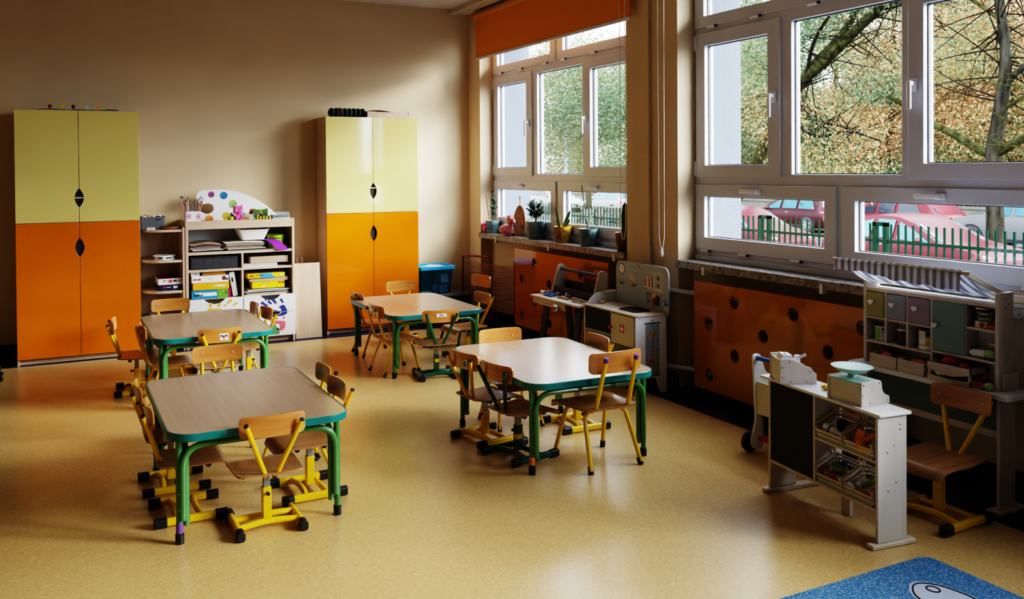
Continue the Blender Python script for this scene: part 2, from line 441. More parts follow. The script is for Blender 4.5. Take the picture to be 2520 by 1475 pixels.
# windows: white pvc, two tall sashes with a fixed pane between, low sashes below, top lights above
def ring(g, a0, a1, z0, z1, b, x0, x1, y):
    """mitred frame ring; a = distance from the window's far edge"""
    Y = lambda a: y-a
    b = b if isinstance(b, tuple) else (b,)*4      # left, right, bottom, top
    o = [(a0,z0),(a1,z0),(a1,z1),(a0,z1)]; i_ = [(a0+b[0],z0+b[2]),(a1-b[1],z0+b[2]),(a1-b[1],z1-b[3]),(a0+b[0],z1-b[3])]
    vs = [(x, Y(a), z) for x in (x0, x1) for a, z in o] + [(x, Y(a), z) for x in (x0, x1) for a, z in i_]
    fs = []
    for k in range(4):
        j = (k+1) % 4
        fs += [(k, j, 8+j, 8+k), (4+j, 4+k, 12+k, 12+j), (k, 4+k, 4+j, j), (8+k, 8+j, 12+j, 12+k)]
    g.fixn = True
    return g.add(vs, fs)
def lever(name, par, y, z, hor=False):
    g = G(PVCHANDLE)
    if hor: g.box(3.925, 3.94, y-.028, y+.028, z-.016, z+.016).box(3.90, 3.925, y-.012, y+.018, z-.011, z+.011).box(3.896, 3.912, y-.02, y+.13, z-.011, z+.011)
    else: g.box(3.925, 3.94, y-.016, y+.016, z-.035, z+.035).box(3.895, 3.925, y-.011, y+.011, z-.004, z+.020).box(3.886, 3.902, y-.011, y+.011, z-.125, z+.02)
    return ob(name, g, par, bevel=.004, world=True)
for i, y in enumerate(WY):
    t = thing('window_%d' % (i+1), 'white pvc window beside the back wall' if i == 0 else 'wide white pvc window on the right, over the toy stall' if i == 1 else 'white pvc window nearest the viewer', None, (3.96, y-WW/2, ZS), kind='structure')
    fx0, fx1 = 3.955, 4.03
    g = G(PVC); ring(g, 0, WW, ZS, 2.93, (.012,.012,.069,.03), fx0, fx1, y)
    g.box(fx0, fx1, y-WW+.01, y-.01, 1.375, 1.46).box(fx0, fx1, y-WW+.01, y-.01, 2.385, 2.47)
    for a0, a1, z0, z1 in ((.80,.90,1.46,2.385), (1.685,1.76,1.46,2.385), (1.24,1.31,.94,1.38), (1.24,1.31,2.46,2.91)):
        g.box(fx0+.001, fx1-.001, y-a1, y-a0, z0, z1)
    g.box(3.935, 3.96, y-WW+.01, y-.01, ZS, ZS+.035)
    ob('frame', g, t, bevel=.003, world=True)
    g = G(GASKET); ring(g, .90, 1.685, 1.46, 2.385, .006, 3.985, 4.0, y); ob('gasket', g, t, world=True)
    ob('pane', G(GLASS).box(3.990, 3.994, y-1.683, y-.902, 1.462, 2.383), t, world=True)
    for a0, a1, z0, z1, b, hd, hg in ((.02,.82,1.44,2.42,(.092,.108,.082,.088),(.775,1.935,0),((.012,1.50),(.012,2.36))),
                              (1.735,2.54,1.436,2.42,(.092,.09,.082,.088),(1.78,1.92,0),((2.545,1.5),(2.545,2.36))),
                              (.01,1.256,.945,1.392,(.094,.088,.088,.082),(.63,1.352,1),((.13,.94),(.50,.94),(.96,.94))),
                              (1.294,2.55,.945,1.392,(.094,.092,.088,.078),(1.93,1.352,1),((1.5,.94),(1.9,.94),(2.4,.94))),
                              (.01,1.256,2.458,2.90,(.094,.088,.075,.08),None,((.2,2.452),(.62,2.452),(1.1,2.452))),
                              (1.294,2.55,2.458,2.90,(.094,.092,.075,.08),None,((1.42,2.452),(1.9,2.452),(2.4,2.452)))):
        g = G(PVC); ring(g, a0, a1, z0, z1, b, 3.94, 4.02, y); s = ob('sash', g, t, bevel=.004, world=True)
        gz = G(GASKET); ring(gz, a0+b[0]-.001, a1-b[1]+.001, z0+b[2]-.001, z1-b[3]+.001, .006, 3.975, 3.992, y); ob('gasket', gz, s, world=True)
        ob('pane', G(GLASS).box(3.983, 3.987, y-a1+b[1], y-a0-b[0], z0+b[2], z1-b[3]), s, world=True)
        if hd: lever('handle', s, y-hd[0], hd[1], hd[2])
        for a, z in hg:
            g = G(PVCHANDLE)
            if len(hg) == 3: g.cyl((3.932, y-a+.045, z), (3.932, y-a-.03, z), .009).use(GASKET).cyl((3.932, y-a-.03, z), (3.932, y-a-.045, z), .008)
            else: g.cyl((3.938, y-a, z-.05), (3.938, y-a, z+.05), .007)
            ob('hinge', g, s, world=True)

# roller blinds
def blind(y1, y0, zb, cy, zc, label, ny):
    t = thing('roller_blind', label, 'blind', (3.74, (y0+y1)/2, zb), group=None)
    ob('fabric', G(FABO).box(3.738, 3.7415, y0, y1, zb+.022, 3.02), t, world=True)
    ob('bottom_bar', G(PVC).box(3.733, 3.746, y0, y1, zb, zb+.024), t, bevel=.003, world=True)
    ob('tube', G(ORBAR).cyl((3.755, y0-.06, 3.03), (3.755, y1+.07, 3.03), .036, n=20), t, world=True)
    c = ob('pull_chain', G(PVCHANDLE).tube([(3.735, cy+.035, 3.03), (3.738, cy+.03, zc+.1), (3.738, cy+.012, zc+.02), (3.738, cy-.012, zc+.02), (3.738, cy-.03, zc+.1), (3.735, cy-.04, 3.03)], .0026, 6), t, world=True)
    if ny: ob('pendant', G(PVCHANDLE).lathe([(.004,0),(.012,.012),(.014,.03),(.008,.06),(.003,.07)], (3.738, cy, zc-.045), 12), c, world=True)
FABO = M('orange_fabric', (.66,.235,.008), .85, .05, 90); ORBAR = M('orange_bar', (.55,.24,.06), .5, .05, 8)
blind(8.045, 5.395, 2.585, 5.49, .96, 'orange roller blind half drawn over the window by the back wall', 0)
blind(4.98, 2.30, 2.90, 5.022, .935, 'rolled up orange blind with a long bead chain above the wide window', 1)

# heating pipes and the cable duct on the pier
g = G(WALL).box(3.775, XW, 5.222, 5.292, .95, ZC).box(3.768, XW, 5.215, 5.30, 1.60, 1.612).box(3.772, XW, 5.21, 5.305, .3, .955)
struct('trim_5', g, bevel=.004)
g = G(WHITE)
for z0, z1 in ((.675, .655), (.14, .135)):
    g.tube(smooth_path([(3.765, 5.50, z0), (3.765, 5.06, z0), (3.78, 4.95, (z0+z1)/2), (3.84, 4.86, z1), (3.86, 4.70, z1), (3.86, 3.2, z1)]), .016, 10)
struct('trim_6', g)
# ---------------------------------------------------------------- tall cupboards
def almond(cx, cz, hw, hh, n=10):
    """pointed oval between two doors -> right half and left half outlines"""
    return [(hw*(1-(2*k/n-1)**2), cz - hh + 2*hh*k/n) for k in range(n+1)]
def cupboard(label, x0, x1, y0, y1, zt, zm, hz_up, hz_lo, bar):
    t = thing('cupboard', label, 'cupboard', ((x0+x1)/2, (y0+y1)/2, 0))
    cx = (x0+x1)/2; yb = y0+.018
    g = G(OAK).box(x0, x0+.018, yb, y1, 0, zt).box(x1-.018, x1, yb, y1, 0, zt)
    g.use(OAKH).box(x0+.018, x1-.018, yb, y1, zt-.018, zt).box(x0+.018, x1-.018, yb+.004, y1, .05, .068).box(x0+.018, x1-.018, yb, y1, zm-.009, zm+.009)
    g.use(DARK).box(x0+.018, x1-.018, y1-.008, y1, .05, zt-.018)
    ob('carcass', g, t, world=True)
    ob('plinth', G(OAKH).box(x0+.018, x1-.018, yb+.022, yb+.04, .006, .05), t, world=True)
    for lo, hi, hz, m in ((.052, zm-.002, hz_lo, LAMO), (zm+.002, zt, hz_up, LAMY)):
        arc = almond(cx, hz, .031, .074)
        for sgn in (-1, 1):
            e = x0 if sgn < 0 else x1
            poly = [(cx+sgn*.0018, lo)] + [(cx+sgn*(.0018+d), z) for d, z in arc] + [(cx+sgn*.0018, hi), (e, hi), (e, lo)]
            g = G(m).prism(poly, (0, y0, 0), (1,0,0), (0,0,1), (0,.017,0)); g.fixn = True
            d = ob('door', g, t, bevel=.0012, world=True)
            tag(d, 'glossy orange lower door' if m is LAMO else 'pale yellow upper door')
        g = G(DARK).prism([(cx+d, z) for d, z in arc] + [(cx-d, z) for d, z in arc[::-1]], (0, y0+.0172, 0), (1,0,0), (0,0,1), (0,.002,0)); ob('handle_hole', g, t, world=True)
        if m is LAMY: ob('shelf_edge', G(BIRCH).box(cx-.03, cx+.03, y0+.004, y0+.016, hz+bar-.005, hz+bar+.005), t, world=True)
    return t
cupboard('tall cupboard with yellow and orange doors at the left end of the back wall', -.263, .625, 7.87, 8.345, 1.993, 1.109, 1.302, .909, 0)
cupboard('tall shiny cupboard with yellow and orange doors between the bookcase and the windows', 2.211, 3.101, 8.01, 8.35, 1.998, 1.110, 1.312, .916, .028)
# on the cupboards
t = thing('peg_board', 'thin wooden game board with coloured pegs on the left cupboard', 'game board', (.18, 8.02, 1.993))
ob('board', G(OAKH).box(-.125, .485, 7.94, 8.18, 1.993, 2.003), t, world=True)
g = G(PAPER); g.plate([[(-.12+.6*i/8, y, 2.0045+.006*math.sin(i*1.1)**2+(.004 if i > 6 else 0)) for i in range(9)] for y in (7.93, 8.05, 8.17)], (0,0,.004)); ob('paper', g, t, world=True)
for x, m in ((-.016, DRED), (.072, YELT), (.15, NAVY), (.247, MINT), (.336, ORT)):
    ob('peg', G(m).box(x-.012, x+.012, 7.968, 7.992, 2.006, 2.043), t, bevel=.002, world=True)
g = G(M('dark_green_cloth', (.02,.045,.04), .8, .2, 20))
for i in range(8):
    x = 2.285 + i*.042; g.ell((x+.02, 8.15, 2.043), (.027, .075, .045), 12, 8)
g.use(DRED).ell((2.375, 8.15, 2.045), (.02, .077, .046), 12, 8)
single('rolled_bag', g, 'dark green ribbed roll with a red band on the right cupboard', 'bag')
t = thing('wooden_tray', 'flat wooden tray of red papers on top of the right cupboard', 'tray', (2.83, 8.14, 1.998))
g = G(OAKH).box(2.62, 3.04, 8.055, 8.065, 1.998, 2.053).box(2.62, 3.04, 8.245, 8.255, 1.998, 2.053).box(2.62, 2.63, 8.065, 8.245, 1.998, 2.06).box(3.03, 3.04, 8.065, 8.245, 1.998, 2.06).box(2.63, 3.03, 8.065, 8.245, 1.998, 2.004)
ob('tray', g, t, world=True)
g = G(DRED).plate([[(2.66+.3*i/6, y, 2.066-.01*i/6+.006*math.sin(i)) for i in range(7)] for y in (8.07, 8.24)], (0,0,.002)); ob('paper', g, t, world=True)
g = G(STEEL); [g.ell((x, 8.0545, 2.035), .006, 8, 6) for x in (2.628, 3.03)]; ob('screw', g, t, world=True)

# ---------------------------------------------------------------- corner shelf and bookcase
BX0, BX1, BY0, BY1 = .985, 1.90, 7.945, 8.345
t = thing('corner_shelf', 'open rounded corner shelf between the left cupboard and the bookcase', 'shelf', (.81, 8.15, 0))
ob('side_panel', G(OAK).box(.962, .984, 7.95, BY1, 0, 1.035), t, world=True)
ob('back_panel', G(OAK).box(.64, .962, 8.325, BY1, 0, 1.03), t, world=True)
for z in (.04, .262, .505, .762, 1.018):
    poly = [(.962, 8.325), (.962, 7.955)] + [(.962-.325*(k/12), 8.325-.37*(1-(k/12)**5.5)**(1/2.2)) for k in range(1, 12)] + [(.637, 8.325)]
    g = G(OAKH).prism(poly, (0,0,z-.02), (1,0,0), (0,1,0), (0,0,.02)); ob('shelf_board', g, t, world=True)

t = thing('bookcase', 'oak bookcase with white drawers of painted handprints and a paint palette top', 'bookcase', (1.44, 8.15, 0))
g = G(OAK).box(BX0, BX0+.022, BY0, BY1, 0, 1.085).box(BX1-.02, BX1, BY0, BY1, 0, 1.085).box(1.442, 1.458, BY0+.002, BY1, .42, .795)
g.use(OAKH).box(BX0+.022, BX1-.02, BY0+.002, BY0+.02, 1.012, 1.082).box(BX0+.022, BX1-.02, BY0+.02, BY1, 1.055, 1.072)
g.box(BX0+.022, BX1-.02, BY0+.004, BY1, .794, .817).box(BX0+.022, 1.442, BY0+.004, BY1, .648, .668).box(1.458, BX1-.02, BY0+.004, BY1, .648, .668).box(BX0+.022, BX1-.02, BY0+.004, BY1, .392, .418)
g.use(OAKH).box(BX0+.022, BX1-.02, BY0+.03, BY0+.05, .004, .052)
ob('carcass', g, t, world=True)
ob('back_board', G(WHITELAM).box(BX0+.022, BX1-.02, BY1-.006, BY1-.001, .817, 1.055), t, world=True)
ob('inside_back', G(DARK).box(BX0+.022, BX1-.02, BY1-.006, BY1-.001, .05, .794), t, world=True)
YPAINT = M('yellow_paint_print', (.62,.33,.03), .5, .15, 30); BPAINT = M('blue_paint_print', (.02,.03,.20), .5, .15, 30)
PPAINT = M('pink_paint_print', (.55,.13,.17), .5, .12, 30); GPAINT = M('green_paint_print', (.10,.28,.12), .5, .12, 30)
HP = lambda a, b: (1.004+(a-180)*.000465, .417-(b-(740-(a-180)*.0727))*.000463)
def stroke(a, b, wd, n=8):
    (x0, z0), (x1, z1) = HP(*a), HP(*b); d = Vector((x1-x0, z1-z0)); q = Vector((-d.y, d.x)).normalized()*wd*.00058
    W = ((.02,.5),(.12,.85),(.35,.78),(.6,.62),(.85,.72),(.97,.4))
    return blob([(x0+d.x*t+q.x*w_, z0+d.y*t+q.y*w_) for t, w_ in W] + [(x0+d.x*t-q.x*w_, z0+d.y*t-q.y*w_) for t, w_ in W[::-1]], 3)
def clipz(poly, zlo=None, zhi=None):
    return [(x, max(zlo if zlo is not None else -9, min(zhi if zhi is not None else 9, z))) for x, z in poly]
ND = 7.927
for x0, x1 in ((1.003, 1.447), (1.453, 1.899)):
    for z0, z1 in ((.267, .417), (.055, .263)):
        cx = (x0+x1)/2 - (.012 if x0 < 1.2 else -.006); n = []
        for k in range(13):
            q = -1+2*k/12; n.append((cx+q*.088, z1 - .045*(1-abs(q)**2.2)))
        poly = [(x0, z0), (x1, z0), (x1, z1)] + n[::-1] + [(x0, z1)]
        g = G(WHITELAM).prism(poly, (0, ND, 0), (1,0,0), (0,0,1), (0,.016,0)); g.fixn = True
        g.use(DARK).box(x0+.01, x1-.01, ND+.018, ND+.02, z0+.01, z1-.003)
        d = ob('drawer', g, t, bevel=.001, world=True)
        P = []
        if z1 > .4 and x0 < 1.2:
            P = [(YPAINT, stroke(*q)) for q in (((562,775),(545,872),22), ((735,785),(672,855),22), ((930,722),(845,795),22), ((832,812),(785,842),14), ((1028,778),(950,830),18))]
            P.append((YPAINT, blob([HP(*q) for q in ((500,905),(560,885),(680,890),(750,900),(740,1000),(640,1050),(520,1000))])))
        elif z1 > .4:
            P = [(BPAINT, stroke(*q)) for q in (((1462,770),(1585,848),24), ((1540,705),(1570,725),28), ((1590,745),(1655,805),22), ((1670,705),(1745,795),26), ((1825,705),(1872,782),22))]
            P.append((BPAINT, clipz(blob([HP(*q) for q in ((1745,852),(1790,858),(1850,825),(1895,825),(1935,900),(1942,945),(1840,946),(1835,905),(1795,868))], 3), .267)))
            P.append((BPAINT, clipz(blob([HP(*q) for q in ((1650,945),(1700,918),(1780,938),(1770,945))], 3), .267)))
        elif x0 > 1.2:
            P = [(BPAINT, clipz(blob([HP(*q) for q in ((1935,938),(1942,985),(1880,1020),(1790,1035),(1690,1034),(1690,1025),(1800,1000),(1860,945))], 3), None, .262)),
                 (PPAINT, stroke((1735,1055),(1765,1090),18)), (PPAINT, stroke((1880,1040),(1888,1090),18)),
                 (PPAINT, blob([HP(*q) for q in ((1700,1130),(1890,1130),(1910,1200),(1895,1270),(1840,1310),(1770,1300),(1740,1265),(1800,1262),(1805,1200),(1770,1175),(1720,1190))], 3)),
                 (GPAINT, blob([HP(*q) for q in ((1680,1190),(1740,1225),(1790,1300),(1800,1370),(1690,1385),(1590,1380),(1600,1300))], 3))]
        for m, poly in P:
            g = G(m).prism(poly, (0, ND-.0012, 0), (1,0,0), (0,0,1), (0,.001,0)); g.fixn = True; ob('handprint', g, d, world=True, smooth=0)
# the palette
PX = lambda a, b: (1.107+(a-390)*.000467, 1.277-(b-290)*.000463-(a-390)*.000012)
pal = blob([PX(*q) for q in ((390,290),(400,225),(460,160),(600,140),(800,136),(1000,146),(1200,195),(1400,272),(1600,380),(1720,470),(1790,530),(1900,640),(1960,690),(1500,700),(1000,720),(600,725),(370,720),(300,690),(380,560),(440,550),(500,570),(560,598),(630,590),(690,540),(702,480),(680,430),(630,405),(570,405),(500,415),(430,370)) ], 4)
pl = ob('palette_board', (lambda g: (setattr(g, 'fixn', True), g)[1])(G(WHITELAM).prism(pal, (0, 8.20, 0), (1,0,0), (0,0,1), (0,.018,0))), t, bevel=.002, world=True)
for a, b, r, c in ((663,230,58,(.25,.06,.24)), (890,247,70,(.02,.17,.36)), (1058,408,77,(.22,.45,.10)), (622,698,72,(.75,.24,.03)), (935,640,76,(.52,.36,.04))):
    x, z = PX(a, b); r *= .000465
    g = G(M('palette_dot', c, .5, .05)).prism(circ(x, z, r), (0, 8.1988, 0), (1,0,0), (0,0,1), (0,.001,0))
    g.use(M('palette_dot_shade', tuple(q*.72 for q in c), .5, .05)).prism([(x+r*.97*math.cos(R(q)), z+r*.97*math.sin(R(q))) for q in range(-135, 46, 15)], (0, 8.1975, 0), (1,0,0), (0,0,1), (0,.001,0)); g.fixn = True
    ob('paint_spot', g, pl, world=True, smooth=0)
# leaning boards
g = G(OAK); g.T = Matrix.Translation((2.026, 7.955, 0)) @ Matrix.Rotation(R(-6), 4, 'X')
single('loose_board', g.box(-.117, .117, -.009, .009, .004, .675), 'tall oak board leaning in the gap right of the bookcase', 'board')
for x, h in ((1.955, .69), (1.998, .70), (2.043, .705)):
    single('paper_roll', G(KRAFT).lathe([(.018, 0), (.018, h), (.013, h), (.013, .02)], (x, 8.255, .002), 14), 'rolled brown paper standing behind the leaning oak board', 'paper roll', 'paper rolls behind the leaning board')
# ---------------------------------------------------------------- things on the corner shelf
t = thing('felt_basket', 'dark grey fabric basket of wooden toys on the corner shelf', 'basket', (.735, 8.13, 1.018))
g = G(GREYF).plate([[(.735+q*w_, 8.13+s*.10*k_, z) for q, w_ in ((-1,.105),(1,.105))] for s in (1,) for z, k_ in ((1.02,.9),(1.13,1))], (0,.006,0))
o_ = [(rr(.735-.095, .735+.095, 8.04, 8.22, .02), 1.0185), (rr(.735-.105, .735+.105, 8.03, 8.23, .025), 1.125)]
g = G(GREYF); n = len(o_[0][0])
g.add([(x, y, z) for p, z in o_ for x, y in p] + [(.735+(x-.735)*.94, 8.13+(y-8.13)*.94, 1.122) for x, y in o_[1][0]] + [(.735+(x-.735)*.93, 8.13+(y-8.13)*.93, 1.08) for x, y in o_[1][0]],
      [tuple(range(n))] + [(r_*n+k, r_*n+(k+1) % n, (r_+1)*n+(k+1) % n, (r_+1)*n+k) for r_ in range(3) for k in range(n)] + [tuple(3*n+k for k in range(n))]); g.fixn = True
ob('basket', g, t, world=True)
ob('handle_slot', G(DARK).box(.772, .80, 8.025, 8.0305, 1.103, 1.109), t, world=True)
for k in range(12):
    x, y = .66+random.random()*.15, 8.07+random.random()*.1; a = random.random()*3
    g = G(random.choice((BIRCH, WHITEW, BIRCH, YELT))); g.T = Matrix.Translation((x, y, 1.118+random.random()*.018)) @ Matrix.Rotation(a, 4, 'Z') @ Matrix.Rotation(.5, 4, 'Y')
    g.cyl((0,0,-.006), (0,0,.006), .02 if k % 2 else .014, n=8).box(-.022, .022, -.004, .004, -.005, .005)
    single('wooden_toy', g, 'small pale wooden piece heaped in the grey fabric basket', 'toy', 'wooden pieces in the grey basket', bevel=.001)
t = thing('name_card', 'small white folded name card in front of the grey basket', 'card', (.725, 7.985, 1.018))
g = G(STICK).prism([(-.014,0),(.014,0),(.001,.021),(-.001,.021)], (.69, 7.99, 1.0185), (0,1,0), (0,0,1), (.06,0,0)); g.fixn = True
ob('card', g, t, world=True)
text('Praca', .018, (.72, 7.9815, 1.0285), (1,0,0), (0,.5,.85), INK, t, bold=.0004)
t = thing('toy_plate', 'orange plate of green cloth beside the grey basket', 'plate', (.885, 8.05, 1.018))
ob('plate', G(ORT).lathe([(.05,0),(.075,.012),(.085,.02),(.082,.021),(.05,.006)], (.885, 8.05, 1.0185), 24), t, world=True)
g = G(M('green_cloth', (.06,.13,.10), .9, .2, 40)).plate([[(.82+.14*i/6, 8.0+.1*j/4, 1.041+.007*math.sin(i*1.3+j)) for i in range(7)] for j in range(5)], (0,0,.003)); ob('cloth', g, t, world=True)
t = thing('tambourine', 'white tambourine lying on the second corner shelf', 'tambourine', (.83, 8.08, .762))
ob('hoop', G(WHITE).lathe([(.088,0),(.09,.004),(.09,.034),(.088,.037),(.08,.037),(.08,0)], (.83, 8.08, .7625), 32, caps=False), t, world=True)
for k in range(8):
    a = 2*PI*k/8 + .3; g = G(GASKET); g.T = Matrix.Translation((.83, 8.08, .78)) @ Matrix.Rotation(a, 4, 'Z'); g.box(.0805, .0925, -.022, .022, -.007, .007); ob('jingle', g, t, bevel=.003, world=True)
def cbox(name, x0, x1, y0, y1, z0, z1, front, label, cat, topm=None, group=None, rz=0):
    t = thing(name, label, cat, ((x0+x1)/2, (y0+y1)/2, z0), R(rz), group)
    w_, d_, h_ = (x1-x0)/2, (y1-y0)/2, z1-z0
    g = G(front).box(-w_, w_, -d_, d_, .0005, h_)
    if topm: g.use(topm).box(-w_, w_, -d_+.0005, d_, h_, h_+.0008)
    ob('box', g, t, bevel=.0015); return t, w_, d_, h_
BOXN = M('navy_card', (.012,.018,.06), .35, .1, 8); BOXR = M('red_card', (.16,.01,.03), .35, .1, 8)
t, w_, d_, h_ = cbox('paper_ream', .775, .962, 7.985, 8.27, .505, .553, BOXN, 'navy paper ream at the bottom of the corner shelf pair', 'paper ream')
for a, b_, m in ((-.06,-.045,RED), (.02,.055,STICK)): ob('print', G(m).box(a, b_, -d_-.0008, -d_, .018, .038), t, smooth=0)
ob('print', G(STICK).box(-.035, -.0, -d_-.0008, -d_, .026, .031), t, smooth=0)
t, w_, d_, h_ = cbox('paper_ream', .772, .962, 7.985, 8.27, .555, .606, WHITE, 'white paper ream with a dark red top on the navy ream', 'paper ream', BOXR)
for a, b_, m in ((-.02,-.014,RED), (-.008,.012,RED), (.02,.05,INK), (.058,.066,INK), (.07,.074,INK), (.078,.086,INK)):
    ob('print', G(m).box(a, b_, -d_-.0008, -d_, .016, .042) if m is RED else G(m).box(a, b_, -d_-.0008, -d_, .022, .04), t, smooth=0)
ob('print', G(RED).box(-.062, -.032, -d_-.0008, -d_, .033, .039).box(-.062, -.040, -d_-.0008, -d_, .024, .027), t, smooth=0)
single('wooden_box', G(OAKH).box(.72, .93, 8.02, 8.25, .262, .30), 'dark wooden box on the lowest visible corner shelf', 'box', bevel=.002)

# ---------------------------------------------------------------- on the bookcase top
ZB = 1.0725
t = thing('brush_box', 'pink orchid box full of paintbrushes at the left of the bookcase top', 'box', (1.055, 8.04, ZB))
g = G(WHITE)
for a in ((.995,.999,7.98,8.10), (1.111,1.115,7.98,8.10), (.999,1.111,7.98,7.984), (.999,1.111,8.096,8.10)): g.box(*a, ZB, 1.165)
g.box(.999, 1.111, 7.984, 8.096, ZB, ZB+.004); ob('box', g, t, world=True)
ORCH = M('orchid_pink', (.66,.36,.46), .6, .2, 60); ORCD = M('orchid_centre', (.35,.03,.12), .6, .1)
for cx, cz in ((1.016, 1.125), (1.098, 1.12)):
    for k in range(5):
        a = 2*PI*k/5+.4; px, pz = cx+.014*math.cos(a), cz+.017*math.sin(a)
        P = [(max(.9955, min(1.1145, x)), max(ZB, min(1.163, z))) for x, z in circ(px, pz, .013, 12)]
        ob('petal', G(ORCH).prism(P, (0, 7.9792-.0002*k, 0), (1,0,0), (0,0,1), (0,.0006,0)), t, world=True, smooth=0)
    ob('flower_centre', G(ORCD).prism(circ(cx, cz, .006, 10), (0, 7.977, 0), (1,0,0), (0,0,1), (0,.001,0)), t, world=True, smooth=0)
for k in range(22):
    x, y = 1.004+.10*((k*7) % 22)/22, 8.0+.08*((k*5) % 9)/9; dx = (-.03 if x < 1.05 else .035)*random.random(); dz = .055+.045*random.random()
    m = (RED, WHITE, BLACK, KRAFT, DRED, GALV)[k % 6]
    a = Vector((x, y, 1.09)); b_ = Vector((x+dx*1.5, y+.01, 1.165+dz))
    g = G(m).cyl(a, b_, .0032, n=7).use(STEEL).cyl(b_, b_+(b_-a)*.10, .0036, n=7).use(BLACK).cyl(b_+(b_-a)*.10, b_+(b_-a)*.22, .0042, .0012, n=7)
    single('paintbrush', g, 'thin paintbrush standing bristles up in the orchid box', 'paintbrush', 'paintbrushes in the orchid box')
t = thing('pink_figure', 'pink plastic toy figure with blue wings on the bookcase', 'toy', (1.432, 8.03, ZB))
g = G(PINKT).ell((1.432, 8.03, 1.10), (.031,.026,.033)).ell((1.416, 8.005, 1.084), (.013,.02,.012)).ell((1.449, 8.005, 1.084), (.013,.02,.012)).ell((1.41, 8.012, 1.108), (.008,.012,.02)).ell((1.455, 8.012, 1.108), (.008,.012,.02)); ob('body', g, t, world=True)
h = ob('head', G(PINKT).prism(rr(-.04, .04, 0, .07, .018), (1.43, 8.005, 1.132), (1,0,0), (.06,0,1), (0,.055,0)), t, bevel=.01, world=True, seg=3)
for sx in (-1, 1):
    e = ob('eye', G(WHITE).ell((1.431+sx*.02, 8.003, 1.163), (.010,.003,.011), 12, 8), h, world=True)
    ob('pupil', G(INK).ell((1.433+sx*.02, 8.0, 1.163), (.005,.002,.007), 10, 6), h, world=True)
    ob('eyebrow', G(INK).tube([(1.431+sx*.012, 8.003, 1.178), (1.431+sx*.022, 8.002, 1.182), (1.431+sx*.03, 8.003, 1.178)], .0014, 6), h, world=True)
    ob('ear', G(PINKT).ell((1.431+sx*.034, 8.03, 1.2), (.01,.008,.012), 10, 6), h, world=True)
    ob('wing', G(M('blue_wing', (.10,.16,.40), .4)).prism(blob([(0,0),(.03,.03),(.034,.0),(.02,-.03),(.0,-.035)], 3), (1.432+sx*.028, 8.045, 1.115), (sx,0,0), (0,0,1), (0,.004,0)), t, world=True)
ob('nose', G(PINKT).ell((1.431, 8.0, 1.150), (.007,.006,.006), 10, 6), h, world=True)
ob('mouth', G(M('mouth_red', (.3,.01,.08), .5)).tube(smooth_path([(1.418, 8.003, 1.143), (1.431, 8.001, 1.138), (1.444, 8.003, 1.143)]), .002, 6), h, world=True)
single('green_cup', G(M('lime_plastic', (.38,.46,.03), .35)).lathe([(.022,0),(.027,.038),(.024,.038),(.02,.004)], (1.368, 8.02, ZB), 20), 'small lime green cup left of the pink figure', 'cup')
g = G(ORT).cyl((1.478,8.03,ZB+.004), (1.478,8.03,1.125), .005).cyl((1.478,8.03,1.098), (1.515,8.02,1.096), .006).cyl((1.478,8.03,ZB+.006), (1.51,8.02,ZB+.006), .006)
single('orange_tool', g, 'orange bent toy tube right of the pink figure', 'toy')
g = G(YELT).cyl((1.52,8.0,ZB+.012), (1.545,8.0,ZB+.010), .008, .011).use(GRN).cyl((1.545,8.0,ZB+.010), (1.58,8.0,ZB+.010), .004)
single('pipette', g, 'tiny yellow and green toy lying by the egg carton', 'toy')
t = thing('egg_carton', 'yellow green egg carton shaped tray on the bookcase', 'tray', (1.64, 8.02, ZB))
g = G(M('olive_plastic', (.22,.25,.03), .5)).box(1.575, 1.708, 7.985, 8.06, ZB, ZB+.006)
for k in range(5): g.lathe([(.009,0),(.013,.03),(.011,.03),(.008,.005)], (1.589+k*.0265, 7.998, ZB+.006), 10).lathe([(.009,0),(.013,.03),(.011,.03),(.008,.005)], (1.589+k*.0265, 8.03, ZB+.006), 10)
ob('tray', g, t, world=True)
for k in range(5): ob('yellow_egg', G(YELT).ell((1.589+k*.0265, 7.992, ZB+.02), (.010,.010,.013), 10, 6), t, world=True)
single('blue_yellow_toy', G(BOXN).ell((1.628, 8.02, 1.121), (.017,.015,.014)).use(YELT).ell((1.623, 8.02, 1.138), (.013,.012,.011)).ell((1.604, 8.02, 1.115), (.012,.01,.008)), 'blue and yellow ball toy resting in the egg carton', 'toy')
t = thing('pencil_pouch', 'dark green see-through pouch propped behind the egg carton', 'pouch', (1.64, 8.11, ZB))
g = G(M('pouch_green', (.04,.09,.03), .35)); g.plate([[(1.575+.125*i/6+.004*j, 8.09+.02*j, ZB+.02+.078*j-.012*j*math.sin(PI*i/6)) for i in range(7)] for j in (0,.5,1)], (0,.012,0)); ob('pouch', g, t, world=True)
ob('zip', G(GRNT).plate([[(1.577+.125*i/6, 8.108, ZB+.096-.012*math.sin(PI*i/6)) for i in range(7)] for j in (0,1)][:1] + [[(1.577+.125*i/6, 8.108, ZB+.103-.012*math.sin(PI*i/6)) for i in range(7)]], (0,.015,0)), t, world=True)
g = G(M('orange_card', (.48,.13,.05), .6)); g.T = Matrix.Translation((1.567, 8.14, 1.145)) @ Matrix.Rotation(R(18), 4, 'Y'); single('orange_card', g.box(-.016,.016,-.001,.001,-.024,.024), 'orange card sticking up behind the green pouch', 'card')
t = thing('storage_box', 'flat clear plastic box of dark beads on a blue box', 'box', (1.79, 8.05, ZB))
ob('lower_box', G(M('light_blue_box', (.33,.50,.56), .4)).box(1.72, 1.872, 7.99, 8.11, ZB, ZB+.02), t, bevel=.003, world=True)
CLR = clear('clear_plastic', (.9,.93,.95), .18, (.75,.8,.85))
